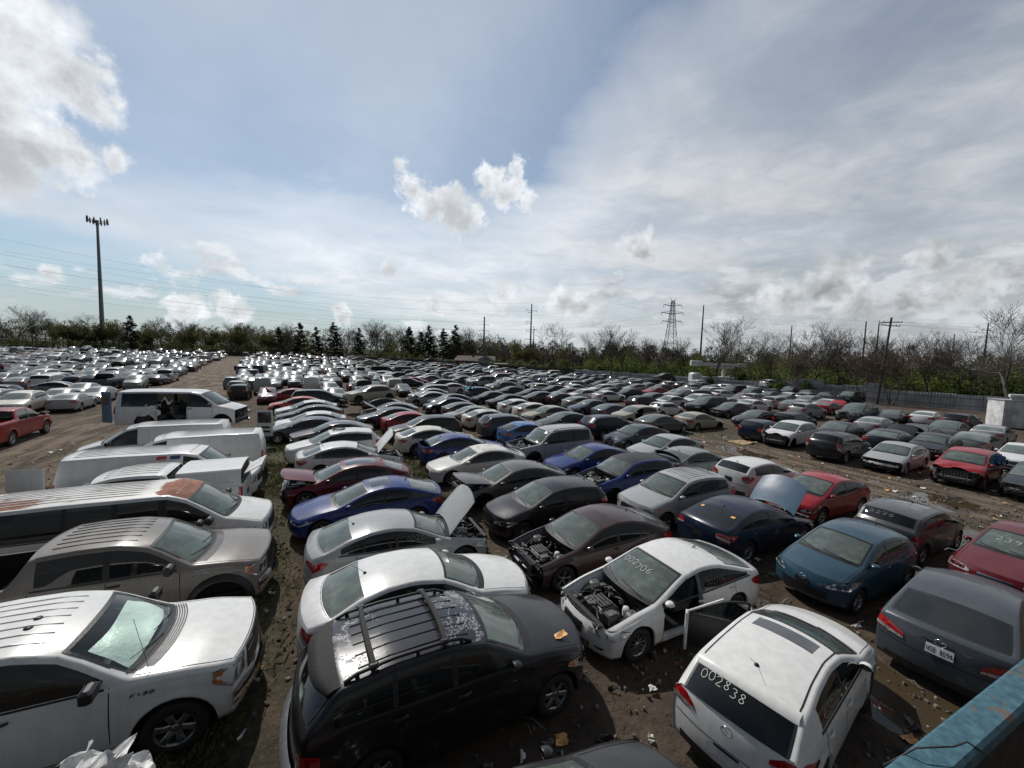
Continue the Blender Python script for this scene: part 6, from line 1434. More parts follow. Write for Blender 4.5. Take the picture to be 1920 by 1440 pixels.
 ('M', 'suv', -15.91, 74.27, 'A', 'white', '', 'white compact SUV facing right of the gold raised sedan'),
 ('M', 'sedan', -0.25, 53.4, 'A', 'darkgreen', '', 'dark green sedan beside the jutting white hood'),
 ('M', 'sedan', -16.03, 65.8, 'B', 'red', '', 'small red car behind the gold raised sedan'),
 ('M', 'suv', -23.97, 61.2, 'K', 'white', '', 'white van nosed car left of the gold raised sedan'),
 ('M', 'suv', -22.34, 48.32, 'K', 'white', '', 'white SUV with open tailgate at the weeds'),
 ('M', 'sedan', -19.36, 43.44, 'K', 'silver', '', 'silver sedan with trunk towards the weeds'),
 ('M', 'suv', -38.67, 30.92, 'K', 'cream', '', 'cream SUV facing the lane behind the red pickup'),
 ('M', 'sedan', -37.02, 33.14, 'L', 'silver', '', 'silver sedan with purple tinted trunk at the lane'),
 ('M', 'sedan', -40.6, 35.3, 'K', 'cream', '', 'cream sedan behind the purple tinted silver one'),
 ('M', 'sedan', -39.75, 37.77, 'K', 'silver', '', 'silver sedan right of the cream one beside the blue van door'),
 ('M', 'sedan', -44.46, 40.72, 'K', 'silver', '', 'silver sedan with bright glint behind the cream one'),
 ('M', 'sedan', -47.41, 41.58, 'B', 'silvergrey', '', 'grey sedan lying across behind the cream SUV'),
 ('M', 'wagon', -47.24, 35.16, 'A', 'blackd', '', 'dark car with alloy wheel at the left edge'),
 ('M', 'pickup', -51.97, 59.35, 'L', 'silver', '', 'silver pickup with canopy seen from behind across the lane'),
]
# ------------------------------------------------------------------ the parked vehicles
CC = dict(white=(.72, .72, .71), cream=(.66, .64, .56), pearl=(.68, .67, .63), silver=(.36, .37, .375), silvergrey=(.24, .265, .26), grey=(.17, .175, .18), greyd=(.065, .07, .075), warmgrey=(.10, .094, .09), black=(.009, .009, .011), blackd=(.019, .020, .023),
    navy=(.006, .011, .034), navygrey=(.045, .060, .085), blue=(.012, .030, .165), lightblue=(.06, .16, .38), deepteal=(.012, .055, .10), teal=(.026, .068, .105), steelblue=(.085, .14, .21), red=(.32, .012, .018), redo=(.42, .06, .03), darkred=(.115, .006, .010), maroon=(.11, .012, .018),
    plum=(.05, .025, .035), brown=(.045, .025, .024), champagne=(.38, .35, .28), darkgreen=(.035, .05, .048), tan=(.30, .26, .20))
def surf_ws(s, f0, cy=0, dx=0):
    """writing surface on the windshield as seen from in front"""
    def fn(u, v): y = cy+u; x = s.cowl+(s.rf-s.cowl)*(f0+v/.95); return s.top_pt(x, y/s.yr(x), .014)
    return fn
def surf_rw(s, f0, cy=0):
    def fn(u, v): y = cy-u; x = s.rb-(s.rb-s.rr)*(f0+v/(.55 if s.kind == 'hatch' else .8)); p = s.top_pt(x, y/s.yr(x), .014); return (p[0]-.006, p[1], p[2])
    return fn
def surf_side(s, x0, z0, sd):
    def fn(u, v): return s.side_pt(x0-u*sd*1.0 if False else x0 + (u if sd > 0 else -u)*1.0, z0+v, sd, .012)
    return fn
def worn_mats():
    m, t, b = base_mat('worn_black'); tc = t.new('ShaderNodeTexCoord'); o = tc.outputs['Object']
    n = t.noise(o, 2.3, 8, .65, .8); sp = t.new('ShaderNodeSeparateXYZ'); t.put(sp.inputs[0], o)
    edge = t.math('MAXIMUM', t.ramp(sp.outputs[0], -.45, .0), t.ramp(sp.outputs[0], -1.0, -1.4))
    k = t.ramp(t.math('ABSOLUTE', t.math('SUBTRACT', n, .50)), .035, .0, 0, 1); k2 = t.ramp(t.noise(o, 30, 5, .7), .40, .62)
    w = t.math('MULTIPLY', t.math('MULTIPLY', k, k2), edge)
    t.put(b.inputs['Base Color'], t.mix(w, (.022, .022, .025, 1), (.50, .50, .52, 1))); t.put(b.inputs['Roughness'], t.math('ADD', .24, t.math('MULTIPLY', w, .6))); b.inputs['Coat Weight'].default_value = .5
    m, t, b = base_mat('rusty_roof'); tc = t.new('ShaderNodeTexCoord'); o = tc.outputs['Object']; sp = t.new('ShaderNodeSeparateXYZ'); t.put(sp.inputs[0], o)
    mp = t.new('ShaderNodeMapping'); t.put(mp.inputs[0], o); mp.inputs['Scale'].default_value = (.6, 1.4, 1)
    n = t.noise(mp.outputs[0], 1.25, 7, .6, .3); k = t.math('ADD', n, t.math('MULTIPLY', t.ramp(sp.outputs[0], .3, 1.15), .34))
    w = t.ramp(k, .545, .575)
    rc = t.mix(t.ramp(t.noise(o, 4, 5, .6), .4, .6), (.20, .075, .045, 1), (.30, .13, .085, 1))
    t.put(b.inputs['Base Color'], t.mix(w, t.mix(t.ramp(n, .5, .57), (.66, .65, .62, 1), (.40, .39, .37, 1)), rc)); t.put(b.inputs['Roughness'], t.math('ADD', .35, t.math('MULTIPLY', w, .5)))
    m, t, b = base_mat('stained_roof'); tc = t.new('ShaderNodeTexCoord'); o = tc.outputs['Object']; n = t.noise(o, 2.4, 6, .6, .5)
    t.put(b.inputs['Base Color'], t.mix(t.ramp(n, .5, .68, 0, .8), (.66, .65, .61, 1), (.25, .23, .17, 1))); b.inputs['Roughness'].default_value = .4
    m, t, b = base_mat('chipped_blue'); tc = t.new('ShaderNodeTexCoord'); o = tc.outputs['Object']; n = t.noise(o, 9, 9, .7, .4); n2 = t.noise(o, 34, 6, .7)
    c = t.mix(t.ramp(n2, .35, .65), (.028, .080, .112, 1), (.058, .150, .19, 1)); c = t.mix(t.ramp(n, .585, .62), c, (.13, .095, .075, 1)); t.put(b.inputs['Base Color'], c); b.inputs['Roughness'].default_value = .7
    bp = t.new('ShaderNodeBump', i_Height=n); bp.inputs['Distance'].default_value = .004; t.put(b.inputs['Normal'], bp.outputs[0])
worn_mats()
def emblem(s, rear, z, r=.055):
    B = MB(); c = Vector(s.fascia(rear, 0, z, off=.03)); dx = -.006 if rear else .006
    pts = [(c.x, c.y+r*1.25*math.cos(a), c.z+r*math.sin(a)) for a in [2*math.pi*k/20 for k in range(21)]]
    B.tube(pts, .008, 'chrome', 5, caps=False)
    B.tube([(c.x, c.y-r*1.2, c.z+r*.25), (c.x, c.y-r*.35, c.z+r*.35), (c.x, c.y, c.z-r*.25), (c.x, c.y+r*.35, c.z+r*.35), (c.x, c.y+r*1.2, c.z+r*.25)], .007, 'chrome', 5)
    return B
def door_panel(s, x0, x1, sd, mat='paint'):
    """a door off its aperture: outer skin, dark inner trim, window frame, pane; hinge line at the origin"""
    B = MB(); zb = s.zrock+.05; zt = s.zs((x0+x1)/2)+.01; xs = np.linspace(x0, x1, 8); zs_ = np.linspace(zb, zt, 8); hx = s.L/2-x0; hy = sd*s.yside(x0, .7)
    O = [[Vector(s.side_pt(x, z, sd, 0))-Vector((hx, hy, 0)) for z in zs_] for x in xs]; I = [[p-Vector((0, sd*.09, 0)) for p in r] for r in O]
    B.grid(O, mat); B.grid(I, 'black')
    for a, b in ((O[0], I[0]), (O[-1], I[-1]), ([r[0] for r in O], [r[0] for r in I]), ([r[-1] for r in O], [r[-1] for r in I])): B.grid([a, b], 'steel', False)
    c = (I[3][4]); B.box((c.x, c.y-sd*.03, c.z+.05), ((x1-x0)*.62, .05, .09), 'black', bev=.02); B.box((c.x, c.y-sd*.02, c.z-.22), ((x1-x0)*.7, .05, .14), 'black', bev=.02)
    F = MB(); pts = []
    for x in np.linspace(x0+.10, x1-.01, 12):
        z = max(zt, s.zr(x)-.07); pts.append(Vector(s.side_pt(x, min(z, s.zr(x)-.02), sd, -.02))-Vector((hx, hy, 0)))
    pts = [Vector(s.side_pt(x0+.03, zt, sd, -.02))-Vector((hx, hy, 0))]+pts+[Vector(s.side_pt(x1-.01, zt, sd, -.02))-Vector((hx, hy, 0))]
    F.tube(pts, .024, 'black', 5)
    G = MB(); lo = [Vector((p.x, (pts[0].y*(1-i/(len(pts)-1))+pts[-1].y*i/(len(pts)-1)), zt-.0)) for i, p in enumerate(pts)]; G.grid([lo, pts], 'glass_side', False)
    return B, F, G, (hx, hy)
def front_ok(o): return 'nofront' not in o and 'hood' not in o
VEH = []      # (root or object, u, v) for spacing the filler rows
def remember(x, y, rz=HB): VEH.append((x*E1.x+y*E1.y, x*E2.x+y*E2.y, rz-HB))
def clear(u, v, a, lng=4.7, lat=2.0):
    for (a_, b_, h_) in VEH:
        for q in (h_, a):
            c, s = math.cos(q), math.sin(q); du, dv = u-a_, v-b_; m = abs(math.sin(h_-a)); LG = lng*(1-m)+3.4*m; LT = lat*(1-m)+3.4*m
            if abs(du*c+dv*s) < LG and abs(-du*s+dv*c) < LT: return False
    return True
def build_traced(row):
    q_, kind, x, y, h, col, opts, lab = row; o = dict((p.split('=')+[True])[:2] for p in opts.split()); q = 2 if q_ == 'H' else 1
    over = {}; ex = []
    if 'sun' in o: over['roofglass'] = (2.45, 3.0, .6)
    if 'sunbig' in o: over['roofglass'] = (2.35, 3.35, .72)
    if 'norails' in o: over['rails'] = False
    if 'rails' in o: over['rails'] = True
    if 'ribs' in o: over['ribs'] = 9
    if 'black_roof' in o: over['roofmat'] = 'black'
    if col == 'pearl': over['roofmat'] = 'stained_roof'
    if kind == 'wagon' and q == 2 and h == 'B': over.update(zrock=.26)
    if 'redlamps' in o: over['tail'] = [(.84, 1.22, .80), (.92, 1.26, .76), (1.0, 1.28, .74), (1.06, 1.26, .76), (1.12, 1.2, .82)]
    if 'dent' in o or (q == 1 and front_ok(o) and len(lab) % 3 == 0): ex.append('dent')
    cut = (1.58, 2.70, 1) if 'cut' in o else ((SPECS[kind].get('wins', BASE['wins'])[0][0]-.02, SPECS[kind].get('wins', BASE['wins'])[0][1], 1) if 'cutm' in o else None)
    if 'cut' in o: over['doors'] = [1.57, 2.76, 3.72]
    wh = [1, 1, 1, 1]
    if 'nofrontwheel' in o: wh = [0, 0, 1, 1] if kind != 'sedan' else [1, 0, 1, 1]
    elif 'nofront' in o and (hash(lab[:5]) if False else len(lab)) % 3 == 0: wh = [0, 1, 1, 1]
    front = not ('nofront' in o or 'nofront2' in o)
    root, s = vehicle(kind, q, CC[col], hood=o.get('hood', 'closed'), trunk=o.get('trunk', 'closed'), front=front, wheels=wh, style=int(o.get('style', len(lab) % 4)), extras=ex, cut=cut, hcol=CC.get(o.get('hcol')), hang=float(o.get('hang', 50)), seed=len(lab),
        light='light' in o, over=over or None, beam='chrome' if 'beam' in o else ('off_white' if 'nofront2' in o else 'eng_grey'), tan=len(lab) % 3 == 0)
    rz = dict(A=HA, B=HB, C=-2.62, D=.50, K=-1.04, L=2.1)[h]; rd = random.Random(lab)
    rz += rd.uniform(-.03, .03) if q == 1 else 0
    lift = -.08 if 'nofrontwheel' in o else 0
    put(root, x, y, rz, lift, (rd.uniform(-.02, .02) if q == 1 else 0, .02 if 'nofrontwheel' in o else (rd.uniform(-.018, .018) if q == 1 else 0))); remember(x, y, rz)
    tag(root, lab, CATS[NAMES[kind]], 'salvage vehicles standing in rows')
    if 'paper' in o: B = MB(); f = surf_ws(s, .30, .30) if h == 'A' else surf_rw(s, .4, -.1); B.grid([[f(u, v) for u in (-.16, .16)] for v in (-.08, .10)], 'paper', False); addpart(root, 'paper_notice', B)
    if 'fin' in o: addpart(root, 'antenna', s.antenna(s.rr-.25, fin=True), CC[col])
    elif q == 2 and 'black_roof' not in o: addpart(root, 'antenna', s.antenna(s.rr-.1 if kind != 'mini' else s.rf+.3))
    if 'roofhole' in o: B = MB(); B.lathe([(.32, .0), (.25, .035), (.34, .045), (.30, .0)], s.top_pt(s.rf+.45, 0, .0), 'eng_black', 9, 'z'); addpart(root, 'sunroof_frame', B)
    return root, s
R = {}
for row in TRACED: R[row[7]] = build_traced(row)
def who(key):
    for k, v in R.items():
        if key in k: return v
# chalk numbers, badges and loose pieces on particular cars
r, s = who('002706'); 
addpart(r, 'chalk_number', lettering('002706', .115, .15, surf_ws(s, .60, -.16), 'marker', .009, .2, .17, slant=-.1)); addpart(r, 'chalk_number', lettering('002706', .075, .10, surf_side(s, 3.15, 1.10, 1), 'marker_thin', .006, .25, .1))
B, F, G, (hx, hy) = door_panel(s, 1.60, 2.68, 1, 'black'); d = link('door', B.mesh('door'), r, CC['white'], (hx-.30, hy+.24, 0)); d.rotation_euler = (R_(-6), 0, R_(-44)); Ed = MB(); Ed.box((0, -.04, .58), (.05, .12, .82), 'off_white', bev=.015); Ed.tube([(0, -.04, .98), (-.12, -.05, 1.05), (-.62, -.12, 1.33)], .022, 'off_white', 5); link('door_edge', Ed.mesh('door_edge'), d); link('window_frame', F.mesh('window_frame'), d, CC['white']); link('pane', G.mesh('pane'), d)
E_ = MB(); xs = np.linspace(1.56, 2.72, 8)      # body edge round the missing door
E_.grid([[s.side_pt(1.575, z, 1, .004) for z in np.linspace(.25, .98, 6)], [s.loc(1.62, s.yside(1.6, z)-.16, z) for z in np.linspace(.25, .98, 6)]], 'off_white', False)
E_.grid([[s.side_pt(2.705, z, 1, .002) for z in np.linspace(.25, 1.3, 6)], [s.loc(2.74, s.yside(2.7, z)-.14, z) for z in np.linspace(.25, 1.3, 6)]], 'off_white', False); E_.grid([[s.side_pt(x, .235, 1, .0) for x in xs], [s.loc(x, s.yside(x, .3)-.2, .27) for x in xs]], 'off_white', False); addpart(r, 'door_frame', E_)
r, s = who('002710'); addpart(r, 'chalk_number', lettering('002710', .105, .13, surf_ws(s, .55, -.05), 'marker_thin', .009, .2, .12)); addpart(r, 'chalk_number', lettering('002710', .075, .09, surf_side(s, 1.95, 1.12, 1), 'marker_thin', .007, .25, .1)); addpart(r, 'chalk_number', lettering('002710', .075, .09, surf_side(s, 2.85, 1.14, 1), 'marker_thin', .007, .25, .1))
r, s = who('chalked rear window'); addpart(r, 'chalk_number', lettering('2225', .13, .14, surf_rw(s, .55, .15), 'marker_thin', .010, .25, .12))
r, s = who('yellow chalk'); addpart(r, 'chalk_number', lettering('2390', .14, .17, surf_ws(s, .55, -.12), 'marker', .010, .2, .12))
r, s = who('silver crossover with ribbed'); addpart(r, 'chalk_number', lettering('0022', .12, .14, surf_ws(s, .60, -.12), 'marker_thin', .009, .25, .12))
r, s = who('propped straight up'); addpart(r, 'chalk_number', lettering('002256', .085, .11, surf_side(s, 2.10, 1.12, -1), 'marker_thin', .008, .25, .1))
r, s = who('winged nose'); addpart(r, 'emblem', emblem(s, False, .66, .06))
r, s = who('dark navy sedan with a raised'); B = MB()
f = surf_rw(s, .62, 0)
for cy in (-.50, .52): B.grid([[f(cy+u, v) for u in (-.05, .06)] for v in (-.02, .08)], 'orange_tag', False)
addpart(r, 'orange_tag', B); B = MB(); B.grid([[s.fascia(True, t, .80, off=.012) for t in np.linspace(-.5, .5, 7)], [s.fascia(True, t, .815, off=.016) for t in np.linspace(-.5, .5, 7)]], 'chrome', False); addpart(r, 'trim_strip', B)
r, s = who('deep blue SUV'); B = MB(); rd = random.Random(5)
flat('turq', (.03, .30, .42), .35, bump=1, vscale=10); flat('tarp', (.03, .10, .22), .5, bump=1, vscale=8)
def crumple(B, c, sx, sy, sz, mat, seed, n=9):
    rd = random.Random(seed); rows = []
    for i in range(n): rows.append([(c[0]+(i/(n-1)-.5)*sx+rd.gauss(0, sx*.05), c[1]+(j/(n-1)-.5)*sy+rd.gauss(0, sy*.05), c[2]+rd.gauss(0, .3)*sz+sz*math.sin(i*1.1+j*.7+seed)*.45) for j in range(n)])
    B.grid(rows, mat, False)
crumple(B, (-1.95, 0, 1.55), .9, 1.5, .25, 'turq', 4); addpart(r, 'crumpled_panel', B)
r, s = who('blue tarp'); B = MB(); crumple(B, (-.4, .95, 1.25), 1.5, .35, .35, 'tarp', 6); o = link('loose_tarp', B.mesh('loose_tarp')); o.matrix_world = r.matrix_basis.copy(); tag(o, 'loose blue tarp hanging over the side of the red wreck', 'tarp')

def special(kind, q, color, u=None, v=None, xy=None, rz=HB, z=0, lab='', **k):
    root, s = vehicle(kind, q, color, **k)
    x, y = xy if xy else tuple(UV(u, v))[:2]
    put(root, x, y, rz, z); remember(x, y, rz); tag(root, lab, CATS[NAMES[kind]], 'salvage vehicles standing in rows'); return root, s
def dark_rear(r):
    for c_ in r.children:
        if c_.name.startswith('rear_window'): c_.material_slots[0].link = 'OBJECT'; c_.material_slots[0].material = MAT['glass_dark']
for k_ in ('dark navy sedan with a raised', 'light blue coupe', 'dull brown', 'clean red'): dark_rear(who(k_)[0])
# white pickup, bottom left
r, s = special('pickup', 2, (.74, .74, .72), xy=(-6.86, 5.22), rz=.45, lab='white pickup truck with foil sun shade behind its windshield, bottom left', style=2, over=dict(mirmat='black'))
B = MB(); B.grid([[s.top_pt(x, t, -.06+.022*math.sin(5*t+9*x)+.012*math.sin(17*x-4*t)) for t in np.linspace(-.76, .80, 30)] for x in np.linspace(s.cowl+.10, s.rf-.16, 24)], 'shade_foil'); addpart(r, 'sun_shade', B)
for c_ in r.children:
    if c_.name.startswith('windshield'): c_.material_slots[0].link = 'OBJECT'; c_.material_slots[0].material = MAT['glass_clear']
addpart(r, 'badge', lettering('F150', .055, .042, lambda u, v: s.side_pt(1.28-u, 1.06+v, -1, .012), 'black_text', .013, .25, slant=.3))
addpart(r, 'antenna', (lambda B: (B.tube([s.side_pt(1.22, 1.18, -1, -.12), tuple(Vector(s.side_pt(1.22, 1.18, -1, -.12))+Vector((-.18, .05, .85)))], .004, 'black', 4), B)[1])(MB()))
B = MB()
for k in range(7): B.grid([[s.top_pt(s.cowl-.22+.035*k+w_, t, .012) for t in np.linspace(-.86, .86, 11)] for w_ in (0, .018)], 'black', False)
addpart(r, 'cowl_vent', B)
B = MB(); B.lathe([(.05, 0), (.045, .012), (.001, .018)], s.top_pt(s.rf+.55, -.30, 0), 'black', 10, 'z'); B.lathe([(.05, 0), (.045, .012), (.001, .018)], s.top_pt(s.rf+.55, -.02, 0), 'black', 10, 'z'); addpart(r, 'roof_lamp', B)
# beige pickup behind it
r, s = special('pickup', 2, (.20, .182, .16), xy=(-8.28, 8.02), rz=.46, lab='grey beige pickup truck with black wheel arch flares next to the white one', style=2, wheels=(1, 0, 1, 1), over=dict(mirmat='black', wins=[(1.72, 2.70), (2.80, 3.72)]))
B = MB()
for sd in (1, -1):
    arc = [(s.axf+(s.R+.0)*math.cos(a), s.rw+(s.R)*math.sin(a)) for a in np.linspace(-.15, math.pi+.15, 16)]; arc2 = [(s.axf+(s.R+.12)*math.cos(a), s.rw+(s.R+.12)*math.sin(a)) for a in np.linspace(-.15, math.pi+.15, 16)]
    B.grid([[s.loc(x, sd*(s.yside(max(s.xf, x), z)+.05), z) for x, z in arc], [s.loc(x, sd*(s.yside(max(s.xf, x), z)+.045), z) for x, z in arc2], [s.loc(x, sd*(s.yside(max(s.xf, x), z)-.02), z+.01) for x, z in arc2]], 'black')
addpart(r, 'wheel_arch_flare', B); addpart(r, 'badge', lettering('F150', .055, .042, lambda u, v: s.side_pt(1.28-u, 1.08+v, -1, .012), 'chrome', .013, .25, slant=.3))
B = MB()
for k in range(7): B.grid([[s.top_pt(s.cowl-.22+.035*k+w_, t, .012) for t in np.linspace(-.86, .86, 11)] for w_ in (0, .018)], 'black', False)
addpart(r, 'cowl_vent', B)
# church van with rusted roof
r, s = special('pvan', 2, (.70, .70, .69), u=-4.35, v=13.35, rz=.45, lab='long white passenger van with rust patches on its roof', wheels=(1, 1, 1, 1), style=9, over=dict(L=6.2, wb=3.94, roofmat='rusty_roof', rr=5.95, rb=6.06, top=[(.26, 1.02), (.7, 1.16), (1.12, 1.26), (1.86, 1.80), (2.3, 1.97), (4.2, 1.99), (6.0, 1.96), (6.08, 1.25), (6.1, 1.15)], belt=[(.26, .98), (.7, 1.1), (1.12, 1.18), (3, 1.22), (6.0, 1.24), (6.1, 1.13)], wins=[(1.40, 2.30), (2.46, 3.22), (3.34, 4.12), (4.2, 5.85)], amber=False))
addpart(r, 'lettering', lettering('CH', .11, .13, lambda u, v: s.side_pt(1.80-u, 1.03+v, -1, .010), 'black_text', .02, .5)); B = MB(); xx = np.linspace(.45, 1.9, 9)
B.grid([[s.side_pt(x, .72, -1, .006) for x in xx], [s.side_pt(x, .96-.09*max(0, x-.7), -1, .006) for x in xx]], 'green_mark', False); addpart(r, 'green_stripe', B)
# pickup with canopy facing the lane
r, s = special('pickup', 2, (.70, .70, .68), u=-5.2, v=15.95, rz=HA, lab='white pickup truck with a box canopy facing the dirt lane', wheels=(1, 0, 1, 1), style=9)
B = MB(); y = .84; x0, x1 = s.bed0-.02, s.L-.12; zc = 1.33
P8 = lambda x, z, yy: [s.loc(x, yy*t, z+.05*(1-t*t)) for t in np.linspace(-1, 1, 9)]
B.grid([[s.loc(x0, -y-.06, zc), s.loc(x0, -y, 1.80)]+P8(x0, 1.84, y-.04)+[s.loc(x0, y, 1.80), s.loc(x0, y+.06, zc)], [s.loc(x1, -y-.06, zc), s.loc(x1, -y, 1.80)]+P8(x1, 1.84, y-.04)+[s.loc(x1, y, 1.80), s.loc(x1, y+.06, zc)]], 'paint', False)
B.quad([s.loc(x0, -y-.06, zc), s.loc(x0, y+.06, zc), s.loc(x0, y, 1.80), s.loc(x0, -y, 1.80)], 'paint'); B.quad([s.loc(x1-.05, -y-.06, zc), s.loc(x1-.05, y+.06, zc), s.loc(x1-.05, y, 1.80), s.loc(x1-.05, -y, 1.80)], 'dark')
for sd in (1, -1): B.quad([s.loc(x0+.1, sd*(y+.045), zc+.12), s.loc(x1-.1, sd*(y+.045), zc+.12), s.loc(x1-.1, sd*(y+.036), zc+.17), s.loc(x0+.1, sd*(y+.036), zc+.17)], 'black')
cn = addpart(r, 'canopy', B, (.70, .70, .68)); D = MB(); D.box((0, 0, .28), (.03, 1.3, .56), 'off_white', bev=.01); D.box((-.02, 0, .30), (.02, 1.0, .36), 'sunroof'); dd = link('canopy_hatch', D.mesh('canopy_hatch'), r, loc=s.loc(x1+.05, 0, 1.62)); dd.rotation_euler = (0, R_(-62), 0)
# mail van with open rear doors
r, s = special('van', 2, (.74, .74, .73), u=-4.95, v=18.15, rz=.44, lab='white mail van with blue and red side stripes and open rear doors', style=9, over=dict(wins=[(1.40, 2.30)], amber=False))
def stripe(x0, x1, z0, z1, mat, slant=0, sd=-1): B = MB(); B.grid([[s.side_pt(x0+(x1-x0)*f, z0, sd, .008) for f in np.linspace(0, 1, 8)], [s.side_pt(x0+(x1-x0)*f-slant, z1, sd, .008) for f in np.linspace(0, 1, 8)]], mat, False); return B
addpart(r, 'blue_stripe', stripe(2.52, 2.80, 1.28, 1.92, 'navy_mark', .16)); addpart(r, 'red_stripe', stripe(2.90, 3.18, 1.28, 1.92, 'red_mark', .16)); addpart(r, 'white_strokes', lettering('II', .05, .5, lambda u, v: s.side_pt(2.97-u, 1.6+v, -1, .014), 'off_white', .02, .5, slant=.25)); addpart(r, 'blue_stripe', stripe(3.7, 5.5, .80, .86, 'navy_mark')); addpart(r, 'red_stripe', stripe(3.7, 5.5, .90, .94, 'red_mark'))
for sd in (-1,):
    B = MB(); B.box((0, -sd*.0, 0), (.9, .05, 1.45), 'paint', bev=.02); B.box((0, sd*.03, -.45), (.86, .01, .05), 'red_mark'); B.box((0, sd*.03, -.56), (.86, .01, .07), 'navy_mark')
    o = link('rear_door', B.mesh('rear_door'), r, (.66, .67, .68), s.loc(5.72+.40, sd*(1.02 if sd < 0 else .98), 1.12)); o.rotation_euler = (0, 0, R_(8)*sd)
# cargo van facing the lane
r, s = special('van', 2, (.70, .71, .70), u=-5.15, v=21.1, rz=HA+.05, lab='plain white cargo van with its red tail lamp towards the grass strip', style=9, over=dict(amber=False, handle=False))
r, s = special('van', 2, (.62, .63, .64), u=-7.0, v=24.2, rz=HA, lab='white van with dented hood standing in front of the raised passenger van', style=9, wheels=(0, 1, 1, 1), over=dict(amber=False))
# raised passenger van with open flank
r, s = special('pvan', 2, (.64, .65, .66), xy=(-17.75, 21.5), rz=.27, z=1.30, lab='white passenger van lifted onto a crushed car with its side door open', wheels=(0, 0, 0, 0), front=False, cut=(2.46, 3.75, -1), over=dict(wins=[(1.40, 2.30), (2.46, 3.72), (3.86, 5.3)], doors=[1.30, 2.42, 3.8], ribs=0))
B = MB(); crumple(B, (s.L/2-4.1, -1.0, .95), .9, .22, .28, 'off_white', 9, 6); crumple(B, (s.L/2-3.95, -.92, 1.25), .6, .2, .25, 'off_white', 15, 5); crumple(B, (s.L/2-3.5, -.6, 1.5), .35, .3, .3, 'paper', 12, 5); addpart(r, 'torn_side_panel', B)
B = MB(); B.box((0, 0, 0), (.06, .75, 1.5), 'paint', bev=.02); B.box((-.035, 0, .35), (.01, .5, .5), 'sunroof'); o = link('rear_door', B.mesh('rear_door'), r, (.07, .16, .26), s.loc(5.72+.10, -1.05, 1.22)); o.scale = (1, .8, 1.05); o.rotation_euler = (0, 0, R_(62)); 
r, s = special('sedan', 1, CC['white'], xy=(-17.6, 21.6), rz=.3, lab='crushed white sedan beneath the lifted passenger van', wheels=(0, 0, 0, 0)); r.scale = (1, 1, .95)
B = MB(); B.box((0, 0, .78), (.85, .07, 1.55), 'off_white', bev=.03); B.box((-.02, -.04, 1.12), (.6, .02, .5), 'sunroof'); B.box((0, -.04, 1.12), (.72, .012, .62), 'steel'); B.box((.05, -.05, .55), (.5, .05, .10), 'black', bev=.02); B.box((.05, -.05, .3), (.5, .04, .12), 'black', bev=.02); o = link('van_door', B.mesh('van_door'), loc=(-14.4, 22.9, .55)); o.rotation_euler = (0, 0, .15); tag(o, 'white van door with window propped upright at the grass strip', 'car door')
# gold sedan raised on the squashed red car
r, s = special('sedan', 1, CC['champagne'], xy=tuple(np.array([-13.25, 36.9])), rz=HA+.35, z=1.02, lab='pale gold sedan stacked on a squashed orange red car', style=9, over=dict(top=[(.3, .78), (.9, .90), (1.55, .98), (2.15, 1.33), (2.75, 1.42), (3.3, 1.42), (3.85, 1.34), (4.25, 1.08), (4.8, 1.04)], L=4.95, wb=3.0, rb=4.24))
r, s = special('suv', 1, CC['white'], xy=(47.6, 72.5), rz=.3, z=.95, lab='white crossover raised above the others at the metal fence', over=dict(rails=False))
r, s = special('sedan', 1, CC['greyd'], xy=(47.6, 72.7), rz=.35, lab='flattened grey car under the raised white crossover', wheels=(0, 0, 0, 0)); r.scale = (1, 1, .66)
# black SUV, bottom centre
r, s = special('xj', 2, (.011, .011, .013), xy=(-.86, 6.10), rz=.49, lab='large black SUV with roof bars and peeling roof paint in front', style=2, over=dict(roofmat='worn_black', ribs=6, mirmat='black'))
B = MB()
for sd in (1, -1):
    xx = np.linspace(s.rf+.22, s.rr-.06, 12); pts = [Vector(s.top_pt(x, .90*sd))+Vector((0, 0, .06 if 0 < i < 11 else .01)) for i, x in enumerate(xx)]; B.tube(pts, .024, 'black', 6)
    for i in (1, 5, 10): B.tube([pts[i], pts[i]-Vector((0, 0, .07))], .03, 'black', 5)
addpart(r, 'roof_rail', B)
for x in (s.rf+.62, s.rr-.42):
    B = MB(); p = [Vector(s.top_pt(x, t))+Vector((0, 0, .085)) for t in np.linspace(-.88, .88, 9)]; B.grid([[a+Vector((-.04, 0, -.01)) for a in p], [a+Vector((-.03, 0, .022)) for a in p], [a+Vector((.03, 0, .022)) for a in p], [a+Vector((.04, 0, -.01)) for a in p]], 'rubber', False)
    for sd in (1, -1): B.box(tuple(Vector(s.top_pt(x, .9*sd))+Vector((0, 0, .07))), (.13, .08, .07), 'black', bev=.02)
    addpart(r, 'roof_bar', B)
B = MB(); tt = np.linspace(-.93, .93, 13)
B.grid([[Vector(s.top_pt(s.rr-.02, t, .004)) for t in tt], [Vector(s.top_pt(s.rr+.04, t, .02))+Vector((-.12*(1-t**4), 0, 0)) for t in tt], [Vector(s.top_pt(s.rr+.10, t, .0))+Vector((-.19*(1-t**4), 0, .01)) for t in tt], [Vector(s.top_pt(s.rr+.10, t, -.02))+Vector((-.10*(1-t**4), 0, -.02)) for t in tt]], 'grey_trim' if 'grey_trim' in MAT else 'rubber'); addpart(r, 'rear_spoiler', B)
B = MB(); tt = np.linspace(-1, 1, 15); B.grid([[s.fascia(True, t, z, off=o_) for t in tt] for z, o_ in ((.36, .01), (.42, .10), (.60, .12), (.66, .03))], 'galv'); addpart(r, 'rear_bumper', B)
B = MB(); crumple(B, s.top_pt(.75, -.72, .04), .24, .12, .03, 'orange_tag', 3, 4); addpart(r, 'orange_tag', B)
